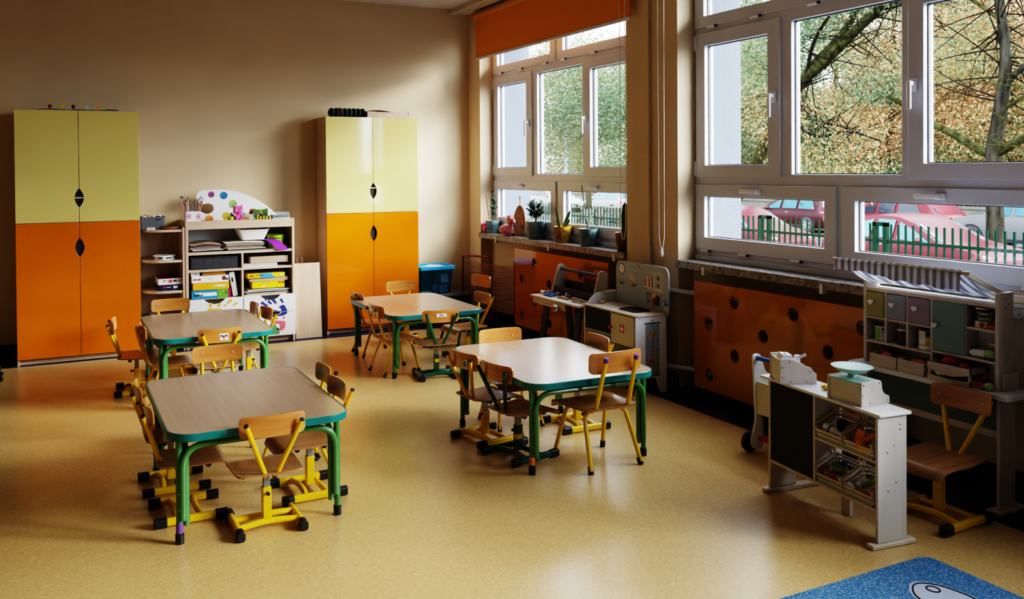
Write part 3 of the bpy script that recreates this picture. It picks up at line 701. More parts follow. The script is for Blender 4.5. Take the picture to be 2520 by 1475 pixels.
ob('clear_lid', G(CLR).box(1.715, 1.868, 7.985, 8.105, ZB+.0205, ZB+.068), t, bevel=.004, world=True)
ob('beads', G(DARK).box(1.722, 1.86, 7.995, 8.095, ZB+.023, ZB+.038), t, bevel=.004, world=True)

# ---------------------------------------------------------------- in the bookcase
def papers(x0, x1, y0, y1, z, n, cols, amp, seed, name, label, group):
    rnd = random.Random(seed)
    for k in range(n):
        dx = rnd.uniform(-.02,.02); dy = rnd.uniform(-.01,.01); c = cols[k % len(cols)]; a = amp*(k+1)/n; ph = rnd.random()
        rows = [[(x0+dx+(x1-x0)*i/8, y0+dy+(y1-y0)*j/3, z+k*.0105+a*abs(math.sin(PI*(i/8-.15+ph*.1)))*(.6+.4*j/3)) for i in range(9)] for j in range(4)]
        single(name, G(c).plate(rows, (0,0,.007)), label, 'folder', group)
FOLD = [M('folder_brown', (.34,.25,.18), .7, .15, 20), M('folder_maroon', (.13,.05,.06), .6, .15, 20), PAPER, M('folder_black', (.02,.02,.025), .5, .2, 20), M('folder_pinkish', (.42,.30,.27), .7, .1, 20)]
papers(1.04, 1.29, 7.97, 8.26, .8175, 6, [FOLD[3], FOLD[2], FOLD[4], FOLD[0], FOLD[1], FOLD[0]], .022, 3, 'paper_folder', 'worn paper folder in the left pile on the upper bookcase shelf', 'folders in the left pile on the upper shelf')
papers(1.315, 1.64, 7.97, 8.26, .8175, 7, [FOLD[3], FOLD[2], FOLD[0], KRAFT, FOLD[4], KRAFT, FOLD[2]], .010, 5, 'paper_folder', 'cardboard folder in the right pile on the upper bookcase shelf', 'folders in the right pile on the upper shelf')
g = G(WHITE); a_ = rr(-.095,.095,-.08,.08,.02); b_ = rr(-.14,.14,-.11,.11,.025); n = len(a_)
zt_ = lambda x: .068 + .035*(abs(x)/.14)**2
g.add([(1.556+x, 8.09+y, .902) for x, y in a_] + [(1.556+x, 8.09+y, .902+zt_(x)) for x, y in b_] + [(1.556+x*.97, 8.09+y*.97, .902+zt_(x)) for x, y in b_] + [(1.556+x*.97, 8.09+y*.97, .906) for x, y in a_],
      [tuple(range(n))] + [(r_*n+k, r_*n+(k+1) % n, (r_+1)*n+(k+1) % n, (r_+1)*n+k) for r_ in range(3) for k in range(n)] + [tuple(3*n+k for k in range(n))]); g.fixn = True
single('square_bowl', g, 'white square bowl with flared rim on the folders', 'bowl')
g = G(M('purple_paper', (.25,.02,.36), .6, .05)).plate([[(1.60+.03*j+q*.05, 8.02-.082*min(1,j/3)*1.05-(.002 if j > 2 else 0), .902-.01*j*.3-(.028*(j-2.2) if j > 2 else 0)) for q in (0,1,2)] for j in range(6)], (0,-.0006,.0006))
single('purple_strip', g, 'strip of purple paper hanging over the upper shelf edge', 'paper')
t = thing('heart_basket', 'lime green plastic basket with heart shaped holes', 'basket', (1.757, 8.06, .8175))
g = G(M('lime_green', (.22,.40,.02), .4)).lathe([(.058,0),(.062,.004),(.078,.118),(.082,.122),(.075,.122),(.056,.006)], (1.757, 8.06, .8175), 28); ob('basket', g, t, world=True)
hs = [(0,-.0062),(.0062,.0012),(.0042,.0052),(.0018,.0052),(0,.003),(-.0018,.0052),(-.0042,.0052),(-.0062,.0012)]
for r_ in range(4):
    for c_ in range(4):
        rad = .0625+.016*(.028+r_*.021)/.118+.0006; a = R(-90-9.5*1.5-6+9.5*c_*1.35); q = Vector((math.cos(a), math.sin(a), 0))
        ob('heart_hole', G(DARK).prism(hs, Vector((1.757, 8.06, .8175+.028+r_*.021))+q*rad, (-q.y, q.x, 0), (0,0,1), q*.0008), t, world=True, smooth=0)
BSK = M('black_weave', (.018,.02,.026), .45, .2, 30); HOLE = M('basket_gap', (.09,.09,.1), .7, .2, 30)
t = thing('black_basket', 'black woven plastic basket in the middle left compartment', 'basket', (1.225, 8.12, .669))
g = G(BSK).box(1.028, 1.415, 7.965, 7.97, .669, .772).box(1.028, 1.415, 8.265, 8.27, .669, .772).box(1.028, 1.033, 7.97, 8.265, .669, .772).box(1.41, 1.415, 7.97, 8.265, .669, .772).box(1.033, 1.41, 7.97, 8.265, .669, .673).box(1.024, 1.419, 7.96, 7.975, .764, .774)
ob('basket', g, t, world=True)
g = G(HOLE)
for i in range(36):
    for j in range(8): g.box(1.040+i*.0103, 1.0452+i*.0103, 7.9642, 7.9652, .680+j*.0102, .6848+j*.0102)
ob('weave', g, t, world=True, smooth=0)
single('cardboard_tray', G(KRAFT).box(1.522, 1.85, 7.975, 8.25, .698, .754), 'flat brown cardboard box in the middle right compartment', 'box', bevel=.002)
single('paper_stack', G(PAPER).box(1.462, 1.752, 7.96, 8.22, .6685, .683).use(M('paper_grey', (.45,.45,.47), .6)).box(1.465, 1.75, 7.955, 8.22, .683, .697), 'stack of white paper under the brown cardboard box', 'paper')
g = G(clear('film_bag', (.8,.8,.82), .3, (.35,.33,.35))); g.plate([[(1.55+.2*i/9, 8.0+.12*j/4, .757+.028*abs(math.sin(i*1.2+j))*(1 if 0 < i < 9 else .1)) for i in range(10)] for j in range(5)], (0,0,.002)); single('plastic_bag', g, 'crumpled clear plastic bag on the brown cardboard box', 'bag')
YBOX = M('amber_card', (.72,.36,.015), .4, .08); BBOX = M('bright_blue_card', (.02,.22,.48), .35, .06); GBOX = M('green_card', (.10,.30,.03), .4, .08); MAG = M('magenta_card', (.35,.01,.10), .4)
t, w_, d_, h_ = cbox('ring_binder', 1.028, 1.348, 7.965, 8.25, .419, .489, BBOX, 'blue and green ring binder box at the bottom of the left stack', 'binder', rz=1)
ob('green_spine', G(GBOX).box(.052, .138, -d_-.001, d_+.001, .0, h_+.001), t); ob('magenta_end', G(MAG).box(.138, w_+.001, -d_-.001, d_+.001, 0, h_+.001), t)
ob('spine_label', G(STICK).box(-.10, .045, -d_-.0012, -d_, .022, .05), t, smooth=0)
for x, z, r_, m in ((.075,.032,.004,STICK), (.098,.056,.004,STICK), (.122,.042,.007,INK)): ob('print', G(m).prism(circ(x, z, r_, 12), (0,-d_-.002,0), (1,0,0), (0,0,1), (0,.0008,0)), t, smooth=0)
text('PLAC', .02, (-.108, -d_-.0014, .048), (1,0,0), (0,0,1), STICK, t, world=False, bold=.0012); text('ZABAW', .021, (-.105, -d_-.0014, .029), (1,0,0), (0,0,1), INK, t, world=False, bold=.0012)
t, w_, d_, h_ = cbox('paper_ream', 1.043, 1.340, 7.972, 8.25, .491, .553, YBOX, 'amber paper ream in the middle of the left stack', 'paper ream')
text('Multilaser', .026, (.068, -d_-.0008, .032), (-1,0,0), (0,0,-1), STICK, t, world=False, bold=.0012)
t, w_, d_, h_ = cbox('paper_ream', 1.034, 1.335, 7.968, 8.25, .5535, .612, WHITE, 'white paper ream on top of the amber one', 'paper ream')
text('XEROX', .014, (-.118, -d_-.0008, .03), (1,0,0), (0,0,1), DRED, t, world=False, bold=.0008); ob('logo', G(RED).prism(circ(-.085, .03, .0085, 16), (0,-d_-.0012,0), (1,0,0), (0,0,1), (0,.001,0)), t, smooth=0)
text('Performer', .011, (.0, -d_-.0008, .036), (1,0,0), (0,0,1), INK, t, world=False); text('Multifunctional', .007, (.01, -d_-.0008, .025), (1,0,0), (0,0,1), INK, t, world=False)
ob('print', G(DRED).box(.098, .128, -d_-.0008, -d_, .032, .05), t, smooth=0); ob('print', G(GASKET).box(.098, .148, -d_-.0008, -d_, .018, .031), t, smooth=0)
single('small_white_box', G(WHITE).box(1.03, 1.10, 7.985, 8.10, .6125, .645).use(INK).box(1.05, 1.085, 7.9842, 7.985, .628, .632), 'small white carton on the white paper ream', 'box', bevel=.001)
g = G(M('mustard_cloth', (.50,.24,.02), .8, .15, 30)).prism([(1.118,.6135),(1.315,.6135),(1.318,.624),(1.305,.640),(1.26,.6445),(1.21,.641),(1.16,.6445),(1.125,.635)], (0,7.988,0), (1,0,0), (0,0,1), (0,.17,0)); single('mustard_envelope', g, 'crumpled mustard padded envelope on the white ream', 'envelope', bevel=.004)
t = thing('paper_ream', 'white paper ream standing on end and leaning', 'paper ream', (1.392, 8.1, .4185), R(0))
g = G(M('ream_wrap', (.60,.58,.56), .3, .12, 30)); g.T = Matrix.Rotation(R(-9), 4, 'Y') @ Matrix.Translation((.002,0,.0)); g.box(-.022,.024,-.125,.15,.005,.217); ob('ream', g, t, bevel=.004)
g = G(INK); g.T = Matrix.Rotation(R(-9), 4, 'Y'); g.box(-.008,.006,-.126,-.125,.13,.17); ob('barcode', g, t, smooth=0)
YB2 = M('sunny_card', (.78,.55,.01), .35, .05); SKY2 = M('sky_card', (.05,.30,.60), .35)
g = G(WHITE)
cols = [PAPER, GRNT, WHITE, DRED, M('magazine_purple', (.2,.1,.25), .4), WHITE, M('magazine_teal', (.05,.25,.2), .4), WHITE]
for k in range(8):
    x0 = 1.465 + .012*((k*5) % 4); rows = [[(x0+.36*i/6, 7.962+.004*((k*3) % 5)+.28*j/2, .4185+k*.0055+.006*(k/7)*math.sin(PI*i/6)) for i in range(7)] for j in range(3)]
    single('magazine', G(cols[k]).plate(rows, (0,0,.0042)), 'thin glossy magazine lying flat in the right compartment', 'magazine', 'magazines under the yellow boxes')
t, w_, d_, h_ = cbox('modelling_clay_box', 1.54, 1.82, 7.985, 8.24, .474, .535, YB2, 'yellow clay box lying right on the magazines', 'box', rz=-1)
text('Play-Doh', .016, (.115, -d_-.0008, .045), (1,0,0), (0,.0,1), DRED, t, world=False, bold=.001)
for k in range(3): ob('print', G(KRAFT).box(-.03, .02-.01*k, -d_-.0008, -d_, .04-.007*k, .042-.007*k), t, smooth=0)
ob('print', G(STICK).box(-.05,-.03,-d_-.0008,-d_,.012,.024), t, smooth=0)
single('cardboard_box', G(KRAFT).box(1.515, 1.848, 7.98, 8.24, .536, .567), 'brown cardboard lid between the two yellow boxes', 'box', bevel=.001)
t, w_, d_, h_ = cbox('modelling_clay_box', 1.492, 1.815, 7.968, 8.24, .568, .607, YB2, 'yellow and blue game box on the brown cardboard lid', 'box', rz=1.5)
g = G(SKY2).prism([(-.05,.001),(.075,.001),(.04,h_-.001),(-.055,h_-.001)], (0,-d_-.001,0), (1,0,0), (0,0,1), (0,.001,0)); ob('print', g, t, smooth=0)
text('JOVI', .02, (-.125, -d_-.001, .019), (1,0,0), (0,0,1), DRED, t, world=False, bold=.001); ob('print', G(INK).box(-.09, -.03, -d_-.0016, -d_-.001, .021, .027), t, smooth=0)
ob('print', G(INK).prism(circ(.13,.02,.011,16), (0,-d_-.001,0), (1,0,0), (0,0,1), (0,.001,0)), t, smooth=0); ob('print', G(STICK).prism(circ(.13,.02,.009,16), (0,-d_-.002,0), (1,0,0), (0,0,1), (0,.001,0)), t, smooth=0)

# ---------------------------------------------------------------- plastic box on a low bench by the back wall
t = thing('low_bench', 'low dark bench with a grey top in the corner by the back wall', 'bench', (3.35, 8.15, 0))
ob('top', G(M('grey_bench_top', (.22,.22,.23), .4)).box(3.106, 3.66, 7.97, 8.345, .275, .298), t, bevel=.003, world=True)
ob('front_panel', G(NAVY).box(3.106, 3.64, 8.0, 8.012, .01, .275), t, world=True); ob('side_panel', G(NAVY).box(3.63, 3.645, 8.0, 8.345, .0, .275), t, world=True)
TUB = clear('blue_tub_plastic', (.40,.66,.82), .22, (.05,.18,.28)); LID = M('bright_blue_lid', (.02,.36,.72), .3, .04)
t = thing('storage_tub', 'translucent blue storage tub with bright blue lid on the low bench', 'storage box', (3.28, 8.16, .299))
a_ = rr(3.115,3.445,8.03,8.31,.03); b_ = rr(3.105,3.47,8.015,8.325,.03); n = len(a_)
g = G(TUB).add([(x,y,.2995) for x,y in a_]+[(x,y,.54) for x,y in b_], [tuple(range(n))]+[(k,(k+1)%n,n+(k+1)%n,n+k) for k in range(n)]); g.fixn = True; ob('tub', g, t, world=True)
g = G(LID); L1 = rr(3.104,3.49,8.0,8.34,.035); g.hprism(L1, [rr(3.13,3.465,8.03,8.31,.03)], (0,0,.535), (1,0,0), (0,1,0), (0,0,.035)).prism(rr(3.13,3.465,8.03,8.31,.03), (0,0,.54), (1,0,0), (0,1,0), (0,0,.012)); ob('lid', g, t, bevel=.004, world=True)
for nm, a, m in (('toy_inside', (3.25,3.31,8.05,8.07,.305,.39), M('mauve', (.28,.15,.20), .6)), ('toy_inside', (3.33,3.42,8.05,8.06,.303,.38), GREYB), ('toy_inside', (3.15,3.26,8.06,8.2,.303,.33), CREAM), ('toy_inside', (3.18,3.3,8.1,8.3,.33,.5), NAVY), ('toy_inside', (3.35,3.43,8.06,8.15,.40,.50), PAPER)):
    ob(nm, G(m).box(*a), t, bevel=.008, world=True)
for k in range(5):
    g = G((PAPER, GREYB, WHITE, KRAFT, PAPER)[k]); g.T = Matrix.Translation((3.30, 8.16, .5525+k*.0025)) @ Matrix.Rotation(k*.35-.6, 4, 'Z'); g.box(-.10,.10,-.07,.07,0,.002); single('drawing', g, 'loose drawing lying on the blue tub lid', 'paper', 'drawings on the blue lid')
# ---------------------------------------------------------------- tables (local: x = short side .74, y = long side 1.09)
def make_table():
    t = thing('childrens_table', 'x', 'table', (0,0,0))
    ob('tabletop', G(BEECH).prism(rr(-.366,.366,-.534,.534,.105,10), (0,0,.43), (1,0,0), (0,1,0), (0,0,.029)), t, bevel=.002)
    g = G(TEAL); g.hprism(rr(-.372,.372,-.540,.540,.11,10), [rr(-.366,.366,-.534,.534,.105,10)], (0,0,.427), (1,0,0), (0,1,0), (0,0,.032)); ob('edge_band', g, t, bevel=.0025)
    r = .0135; lx, ly = .325, .455
    for sx in (-1, 1):
        for sy in (-1, 1):
            l = ob('leg', G(TGRN).tube([(sx*lx, sy*ly, .43), (sx*lx, sy*ly, .035)], r, 12), t)
            ob('rubber_foot', G(RUB).lathe([(.017,0),(.0175,.04),(.0145,.042)], (sx*lx, sy*ly, .0005), 14), l)
            for z in (.14, .205): ob('bolt', G(STEEL).ell((sx*(lx), sy*(ly+.0135), z), (.006,.004,.006), 8, 6), l)
    for sy in (-1, 1):   # rails under the short sides, bent down beside the legs
        y = sy*(ly+.020)
        p = fillet([(-lx+.012, y, .10), (-lx+.012, y, .398), (lx-.012, y, .398), (lx-.012, y, .10)], .095, 8)
        ob('apron_rail', G(TGRN).tube(p, r, 10), t)
    for sx in (-1, 1):
        x = sx*(lx-.027)
        p = fillet([(x, -ly+.004, .07), (x, -ly+.004, .404), (x, ly-.004, .404), (x, ly-.004, .07)], .09, 7)
        ob('apron_rail', G(TGRN).tube(p, r*.95, 10), t)
    return t
tab = make_table()
TABLES = [(.762, 4.265, 0, 'beech table with green legs nearest the viewer, a purple band on one leg'),
          (.915, 6.45, 0, 'small beech table with green legs in front of the left cupboard and bookcase'),
          (2.50, 6.57, 0, 'small beech table with green legs in front of the right hand cupboard'),
          (2.42, 4.30, -2, 'brightly shining beech table with green legs nearest the windows, orange tape on one leg')]
TT = []
for i, (x, y, a, lab) in enumerate(TABLES):
    o = tab if i == 0 else dup(tab, (0,0,0), 0)
    o.location = (x, y, 0); o.rotation_euler.z = R(a); tag(o, lab, 'table', "children's tables"); TT.append(o)
def band(t, x, y, z0, z1, m, r=.0146):
    l = [c for c in t.children if c.name.startswith('leg')]
    l = min(l, key=lambda c: sum((v.co - Vector((x, y, .2))).length for v in c.data.vertices))
    MW[l.name] = MW.get(t.name, Matrix()); return ob('tape_band', G(m).tube([(x, y, z0), (x, y, z1)], r, 12), l)
band(TT[0], -.325, -.455, .043, .085, PURP); band(TT[3], -.325, -.455, .050, .085, TAPEO)

# ---------------------------------------------------------------- chairs (local: sitter looks along +y)
def back_plate(zc, h, w=.268, y0=-.150, bow=.022, th=.008, r=.022, lean=.05):
    rows = []; n = 18
    xs = [(w/2-r)*k/6 for k in range(7)] + [w/2-r+r*math.sin(R(a)) for a in (20,40,58,74,86,90)]
    for x in [-x for x in xs[:0:-1]] + xs:
        q = 2*x/w; d = abs(x)-(w/2-r)
        hh = h/2 if d <= 0 else h/2 - r + math.sqrt(max(r*r-d*d, 0))
        y = y0 - bow*(1-q*q)
        rows.append([(x, y-lean*(zz), zc+zz) for zz in (-hh, -hh*.33, hh*.33, hh)])
    return rows, (0, th, 0)
def seat_plate(z, w=.285, y0=-.13, y1=.165, th=.008):
    ys = [y0, y0+.006, y0+.02, y0+.04, -.03, .03, .09, .125, .145, .158, .165]
    zs = [.004, .004, .003, .001, -.002, -.003, 0, -.002, -.008, -.020, -.034]
    rows = []
    for k, (y, dz) in enumerate(zip(ys, zs)):
        e = max(0, (y0+.025-y)/.025); hw = w/2*(.93+.07*min(1,(y-y0)/.18)) - .025*(1-math.sqrt(max(0,1-e*e)))
        if y > .13: hw -= .012*((y-.13)/.035)**2
        rows.append([(hw*q, y, z+dz-.003*(1-q*q)) for q in (-1,-.6,-.2,.2,.6,1)])
    return rows, (0, 0, th)
def make_cantilever(paint, name='yellow'):
    t = thing('school_chair', 'x', 'chair', (0,0,0))
    r_, th = seat_plate(.247); s = ob('seat', G(PLYSEAT).plate(r_, th), t)
    r_, th = back_plate(.463, .090); b = ob('backrest', G(PLY).plate(r_, th), t, bevel=.0015)
    for sx in (-1, 1):
        ob('screw', G(STEEL).ell((sx*.098, -.1515, .463), (.005,.003,.005), 8, 6), b)
        p = fillet([(sx*.022, .03, .236), (sx*.022, -.085, .236), (sx*.024, -.112, .247), (sx*.112, -.186, .478)], .03, 6)
        u = ob('back_tube', G(paint).tube(p, .0105, 10), t)
        d = (p[-1]-p[-2]).normalized(); ob('end_cap', G(RUB).cyl(p[-1]-d*.002, p[-1]+d*.006, .0108, .0095, 12), u)
    for y in (-.05, .075):
        u = ob('seat_rail', G(RUB).cyl((-.098, y, .236), (.098, y, .236), .0095, n=10), t)
        for sx in (-1, 1): ob('end_cap', G(RUB).cyl((sx*.098, y, .236), (sx*.108, y, .236), .0125, n=12), u)
    ob('post_sleeve', G(paint).box(-.018, .018, -.030, .006, .035, .168), t, bevel=.003)
    ob('post_rod', G(GALV).box(-.0135, .0135, -.0255, .0015, .10, .247), t, bevel=.002)
    ob('clamp_knob', G(RUB).cyl((0, -.03, .145), (0, -.05, .145), .005, n=8).cyl((0, -.042, .145), (0, -.052, .145), .008, n=10), t)
    for sx in (-1, 1):
        x = sx*.128
        u = ob('foot_bar', G(paint).prism(rr(-.0125,.0125,0,.034,.010,4), (x, -.12, .005), (1,0,0), (0,0,1), (0,.24,0)), t)
        for sy in (-1, 1):
            ob('end_cap', G(RUB).prism(rr(-.0165,.0165,0,.042,.012,4), (x, sy*.098, .0005), (1,0,0), (0,0,1), (0,sy*.052,0)), u, bevel=.003)
    for y in (-.052, .032):
        p = smooth_path([(-.122, y*1.2+.003, .024), (-.06, y*1.06, .031), (0, y, .033), (.06, y*1.06, .031), (.122, y*1.2+.003, .024)], 4)
        ob('cross_bar', G(paint).tube(p, .0135, 10), t)
    return t
def make_fourleg(paint, loop=False, cap=RUB):
    t = thing('school_chair', 'x', 'chair', (0,0,0))
    r_, th = seat_plate(.252, y1=.155); ob('seat', G(PLYSEAT).plate(r_, th), t)
    r_, th = back_plate(.463, .090, y0=-.148); b = ob('backrest', G(PLY).plate(r_, th), t, bevel=.0015)
    for sx in (-1, 1): ob('screw', G(STEEL).ell((sx*.080, -.155, .463), (.005,.003,.005), 8, 6), b)
    if loop:
        p = fillet([(-.10, .05, .243), (-.10, -.12, .243), (-.055, -.186, .488), (.055, -.186, .488), (.10, -.12, .243), (.10, .05, .243)], .05, 7)
        ob('back_tube', G(paint).tube(p, .0095, 10), t)
    else:
        for sx in (-1, 1):
            p = fillet([(sx*.085, .06, .242), (sx*.085, -.115, .242), (sx*.078, -.190, .486)], .05, 7)
            u = ob('back_tube', G(paint).tube(p, .0095, 10), t)
            d = (p[-1]-p[-2]).normalized(); ob('end_cap', G(cap).cyl(p[-1]-d*.014, p[-1]+d*.006, .0112, .0105, 12), u)
    for y0, y1, x1 in ((-.06, -.15, .13), (.075, .14, .13)):
        for sx in (-1, 1):
            p = fillet([(0, y0, .241), (sx*.105, y0, .241), (sx*x1, y1, .012)], .045, 7)
            l = ob('leg', G(paint).tube(p, .0095, 10), t)
            d = (p[-1]-p[-2]).normalized(); e = Vector((sx*x1, y1, .0))
            ob('rubber_foot', G(RUB).cyl((e.x, e.y, .001), e - d*.032, .0125, .0120, 12), l)
    return t
AY = make_cantilever(YEL); AG = make_cantilever(GRN); BY = make_fourleg(YEL); BG = make_fourleg(GRN, cap=PURP); BO = make_fourleg(YELO, loop=True); BP = make_fourleg(YEL, cap=PURP)
T1, T2, T3, T4 = 'table nearest the viewer on the left', 'table by the left cupboard', 'table by the right cupboard', 'shining table near the windows'
CH = [  # proto, x, y, facing (deg, 0 = +y, ccw), scale, label
 (AY, .787, 3.845, 0, 1, 'yellow pedestal chair in the foreground, back turned, at the near end of its table'),
 (AY, .508, 4.137, -90, 1, 'yellow pedestal chair at the left side of the left front table, nearer of the two'),
 (AY, .497, 4.54, -90, 1, 'yellow pedestal chair at the left side of the left front table, farther of the two'),
 (AY, 1.04, 4.147, 92, 1, 'yellow pedestal chair at the right side of the left front table, nearer of the two'),
 (BY, 1.065, 4.475, 90, 1, 'yellow four-legged chair at the right side of the left front table'),
 (BY, .815, 5.10, 180, 1.02, 'yellow four-legged chair facing the viewer at the far end of the left front table'),
 (AY, .505, 6.60, -96, 1, 'yellow pedestal chair in front of the orange door of the left cupboard'),
 (BO, .655, 6.23, -88, 1.02, 'dull yellow four-legged chair at the left of the table by the left cupboard'),
 (AY, .79, 7.13, 180, 1.04, 'yellow pedestal chair facing the viewer before the corner shelf'),
 (AY, .93, 6.035, 0, 1, 'yellow pedestal chair with a winged emblem sticker on its back'),
 (AY, 1.225, 6.58, 94, 1, 'yellow pedestal chair at the right of the table by the bookcase, the nearer one'),
 (BY, 1.19, 6.88, 90, 1, 'yellow four-legged chair at the right of the table by the bookcase, the farther one'),
 (BO, 2.345, 7.06, -88, 1, 'dull yellow chair with looped back tube against the orange cupboard'),
 (BY, 2.262, 6.345, -84, 1, 'yellow four-legged chair with a small name label, left of the table by the right cupboard'),
 (AG, 2.462, 6.03, -8, 1, 'dark green pedestal chair with a printed name strip on its back'),
 (AY, 2.735, 7.36, 180, 1.02, 'yellow pedestal chair facing the viewer before the right cupboard'),
 (AY, 2.93, 6.53, 94, 1, 'yellow pedestal chair at the right of the table by the right cupboard'),
 (BG, 3.14, 7.03, 97, 1.15, 'dark green four-legged chair with purple caps beside the red drying rack'),
 (AY, 2.134, 4.484, -80, 1, 'yellow pedestal chair with a round emblem sticker at the left of the shining table'),
 (AG, 2.16, 4.139, -79, 1, 'dark green pedestal chair at the left of the shining table'),
 (BY, 2.40, 4.71, 177, 1.05, 'yellow four-legged chair facing the viewer at the far end of the shining table'),
 (AY, 2.70, 4.47, 88, 1.02, 'yellow pedestal chair on the window side of the shining table'),
 (BP, 2.478, 3.895, 2, 1.17, 'tall yellow four-legged chair with purple caps at the near end of the shining table'),
 (AY, 3.335, 2.55, 92, 1.06, 'yellow pedestal chair in the shadow between the toy counter and the toy stall'),
]
used = set(); CC = []
for p, x, y, a, s, lab in CH:
    if p.name in used: o = dup(p, (x, y, 0), R(a))
    else: used.add(p.name); o = p; o.location = (x, y, 0); o.rotation_euler.z = R(a)
    o.scale = (s, s, s); tag(o, lab, 'chair', "children's chairs"); MW[o.name] = Matrix(); CC.append(o)
def part_of(o, base): return [c for c in o.children if c.name.split('.')[0] == base][0]
def sticker(c, x, z, w_, h_, words=None, emblem=0, sz=.02):
    b = part_of(c, 'backrest'); MW[b.name] = Matrix()
    z += .031; y = -.150-.022*(1-(x/.134)**2)-.05*(z-.463) - .001
    s = ob('sticker', G(STICK).box(x-w_/2, x+w_/2, y-.0006, y, z-h_/2, z+h_/2), b, smooth=0); MW[s.name] = Matrix()
    if words: text(words, sz, (x, y-.001, z), (1,0,0), (0,0,1), INK, b, world=False, bold=.0003)
    Y = y-.0018
    if emblem == 1:
        for sx in (-1, 1):
            ob('emblem', G(INK).prism(blob([(sx*.004,-.002),(sx*.010,.010),(sx*.017,.012),(sx*.020,.003),(sx*.015,-.005),(sx*.013,.003),(sx*.009,.003)], 3), (x, Y, z), (1,0,0), (0,0,1), (0,.0008,0)), b, smooth=0)
        ob('emblem', G(DRED).prism(blob([(-.005,.004),(0,.008),(.005,.004),(.003,-.010),(0,-.014),(-.003,-.010)], 3), (x, Y, z), (1,0,0), (0,0,1), (0,.0008,0)), b, smooth=0)
    if emblem == 2:
        g = G(INK); o_ = circ(0,-.003,.015,20); g.hprism(o_, [circ(0,-.003,.011,20)], (x, Y, z), (1,0,0), (0,0,1), (0,.0008,0)).prism(circ(0,-.005,.005,12), (x, Y, z), (1,0,0), (0,0,1), (0,.0008,0)).prism([(-.002,.0),(.002,.0),(.003,.018),(-.003,.018)], (x, Y, z), (1,0,0), (0,0,1), (0,.0008,0)); ob('emblem', g, b, smooth=0)
sticker(CC[9], .02, .425, .052, .042, emblem=1)
sticker(CC[18], .035, .418, .046, .046, emblem=2)
sticker(CC[14], 0, .44, .075, .024, 'Eliot', sz=.020)
sticker(CC[13], -.02, .44, .04, .022)
sticker(CC[6], 0, .44, .035, .02)
for c, z0, z1, m in ((CC[9], .335, .365, TAPEO), (CC[1], .345, .365, DRED), (CC[2], .345, .365, DRED), (CC[16], .335, .36, TAPEO)):
    u = [q for q in c.children if q.name.split('.')[0] == 'back_tube'][0]; MW[u.name] = Matrix()
    f = lambda z: Vector((-.024-.088*(z-.247)/.231, -.112-.074*(z-.247)/.231, z))
    ob('tape_band', G(m).tube([f(z0), f(z1)], .0113, 10), u)
s = part_of(CC[19], 'post_sleeve'); MW[s.name] = Matrix(); ob('tape_band', G(YELT).box(-.0185, .0185, -.0305, .0065, .095, .12), s)
s = part_of(CC[14], 'post_sleeve'); MW[s.name] = Matrix(); ob('tape_band', G(YELT).box(-.0155, .0155, -.0306, -.03, .11, .135), s)
# ---------------------------------------------------------------- orange perforated panels under the windows
for y1, y0, z0, z1, holes, lab in ((7.243, 5.70, .09, .785, ((6.869,.685),(7.108,.522),(6.611,.52),(7.1,.19),(6.611,.187),(6.863,.34),(6.35,.50),(6.1,.66),(6.1,.34),(5.85,.5),(5.85,.2)), 'orange radiator panel with round holes behind the toy workbench'),
                           (4.676, 3.133, .068, .764, ((4.289,.665),(4.529,.501),(3.792,.663),(4.035,.498),(4.287,.335),(4.528,.169),(3.536,.494),(3.305,.66),(3.792,.33),(4.035,.169),(3.536,.169),(3.305,.33)), 'orange radiator panel with round holes under the wide window')):
    t = thing('radiator_panel', lab, 'panel', (3.749, (y0+y1)/2, z0))
    g = G(PANELO); g.hprism(rr(y0, y1, z0, z1, .012, 3), [circ(a, b, .040, 20) for a, b in holes], (3.74, 0, 0), (0,1,0), (0,0,1), (.018,0,0)); ob('panel', g, t, world=True)
    for y in (y1-.047, y0+.047):
        for z in (.275, .563): ob('screw', G(STEEL).ell((3.739, y, z), (.003,.005,.005), 8, 6), t, world=True)
    for y in (y1-.06, y0+.06): ob('spacer', G(PVC).cyl((3.758, y, .5), (XN, y, .5), .012), t, world=True)
# ---------------------------------------------------------------- red drying rack
t = thing('drying_rack', 'dark red wire drying rack with many wire shelves beside the orange panel', 'drying rack', (3.66, 7.88, 0))
A, B = Vector((3.585, 8.06, 0)), Vector((3.712, 7.70, 0)); D = Vector((.19, -.75, 0))
for o_ in (Vector((0,0,0)), D):
    p = fillet([A+o_+Vector((0,0,.06)), A+o_+Vector((0,0,.665)), B+o_+Vector((0,0,.665)), B+o_+Vector((0,0,.06))], .035, 6)
    f = ob('end_frame', G(DRED).tube(p, .011, 10), t, world=True)
    for q in (A+o_, B+o_): ob('castor', G(RUB).cyl((q.x-.01, q.y, .03), (q.x+.01, q.y, .03), .029, n=18), f, world=True)
nA = B-A
for k in range(17):
    z = .17 + .0265*k; g = G(DRED)
    for j in range(5):
        q = A + nA*(j/4); up_ = .010 if j % 2 else -.004
        pts = [q + D*s + Vector((0,0,z + up_*math.sin(s*PI*5.0+k*PI) )) for s in [i/10 for i in range(11)]]
        g.tube(pts, .0013, 4)
    for s in (.02, .33, .66, .98):
        a, b = A+D*s, B+D*s; g.tube([a+Vector((0,0,z)), a.lerp(b,.15)+Vector((0,0,z-.012)), a.lerp(b,.85)+Vector((0,0,z-.010)), b+Vector((0,0,z))], .0021, 5)
    ob('wire_shelf', g, t, world=True)

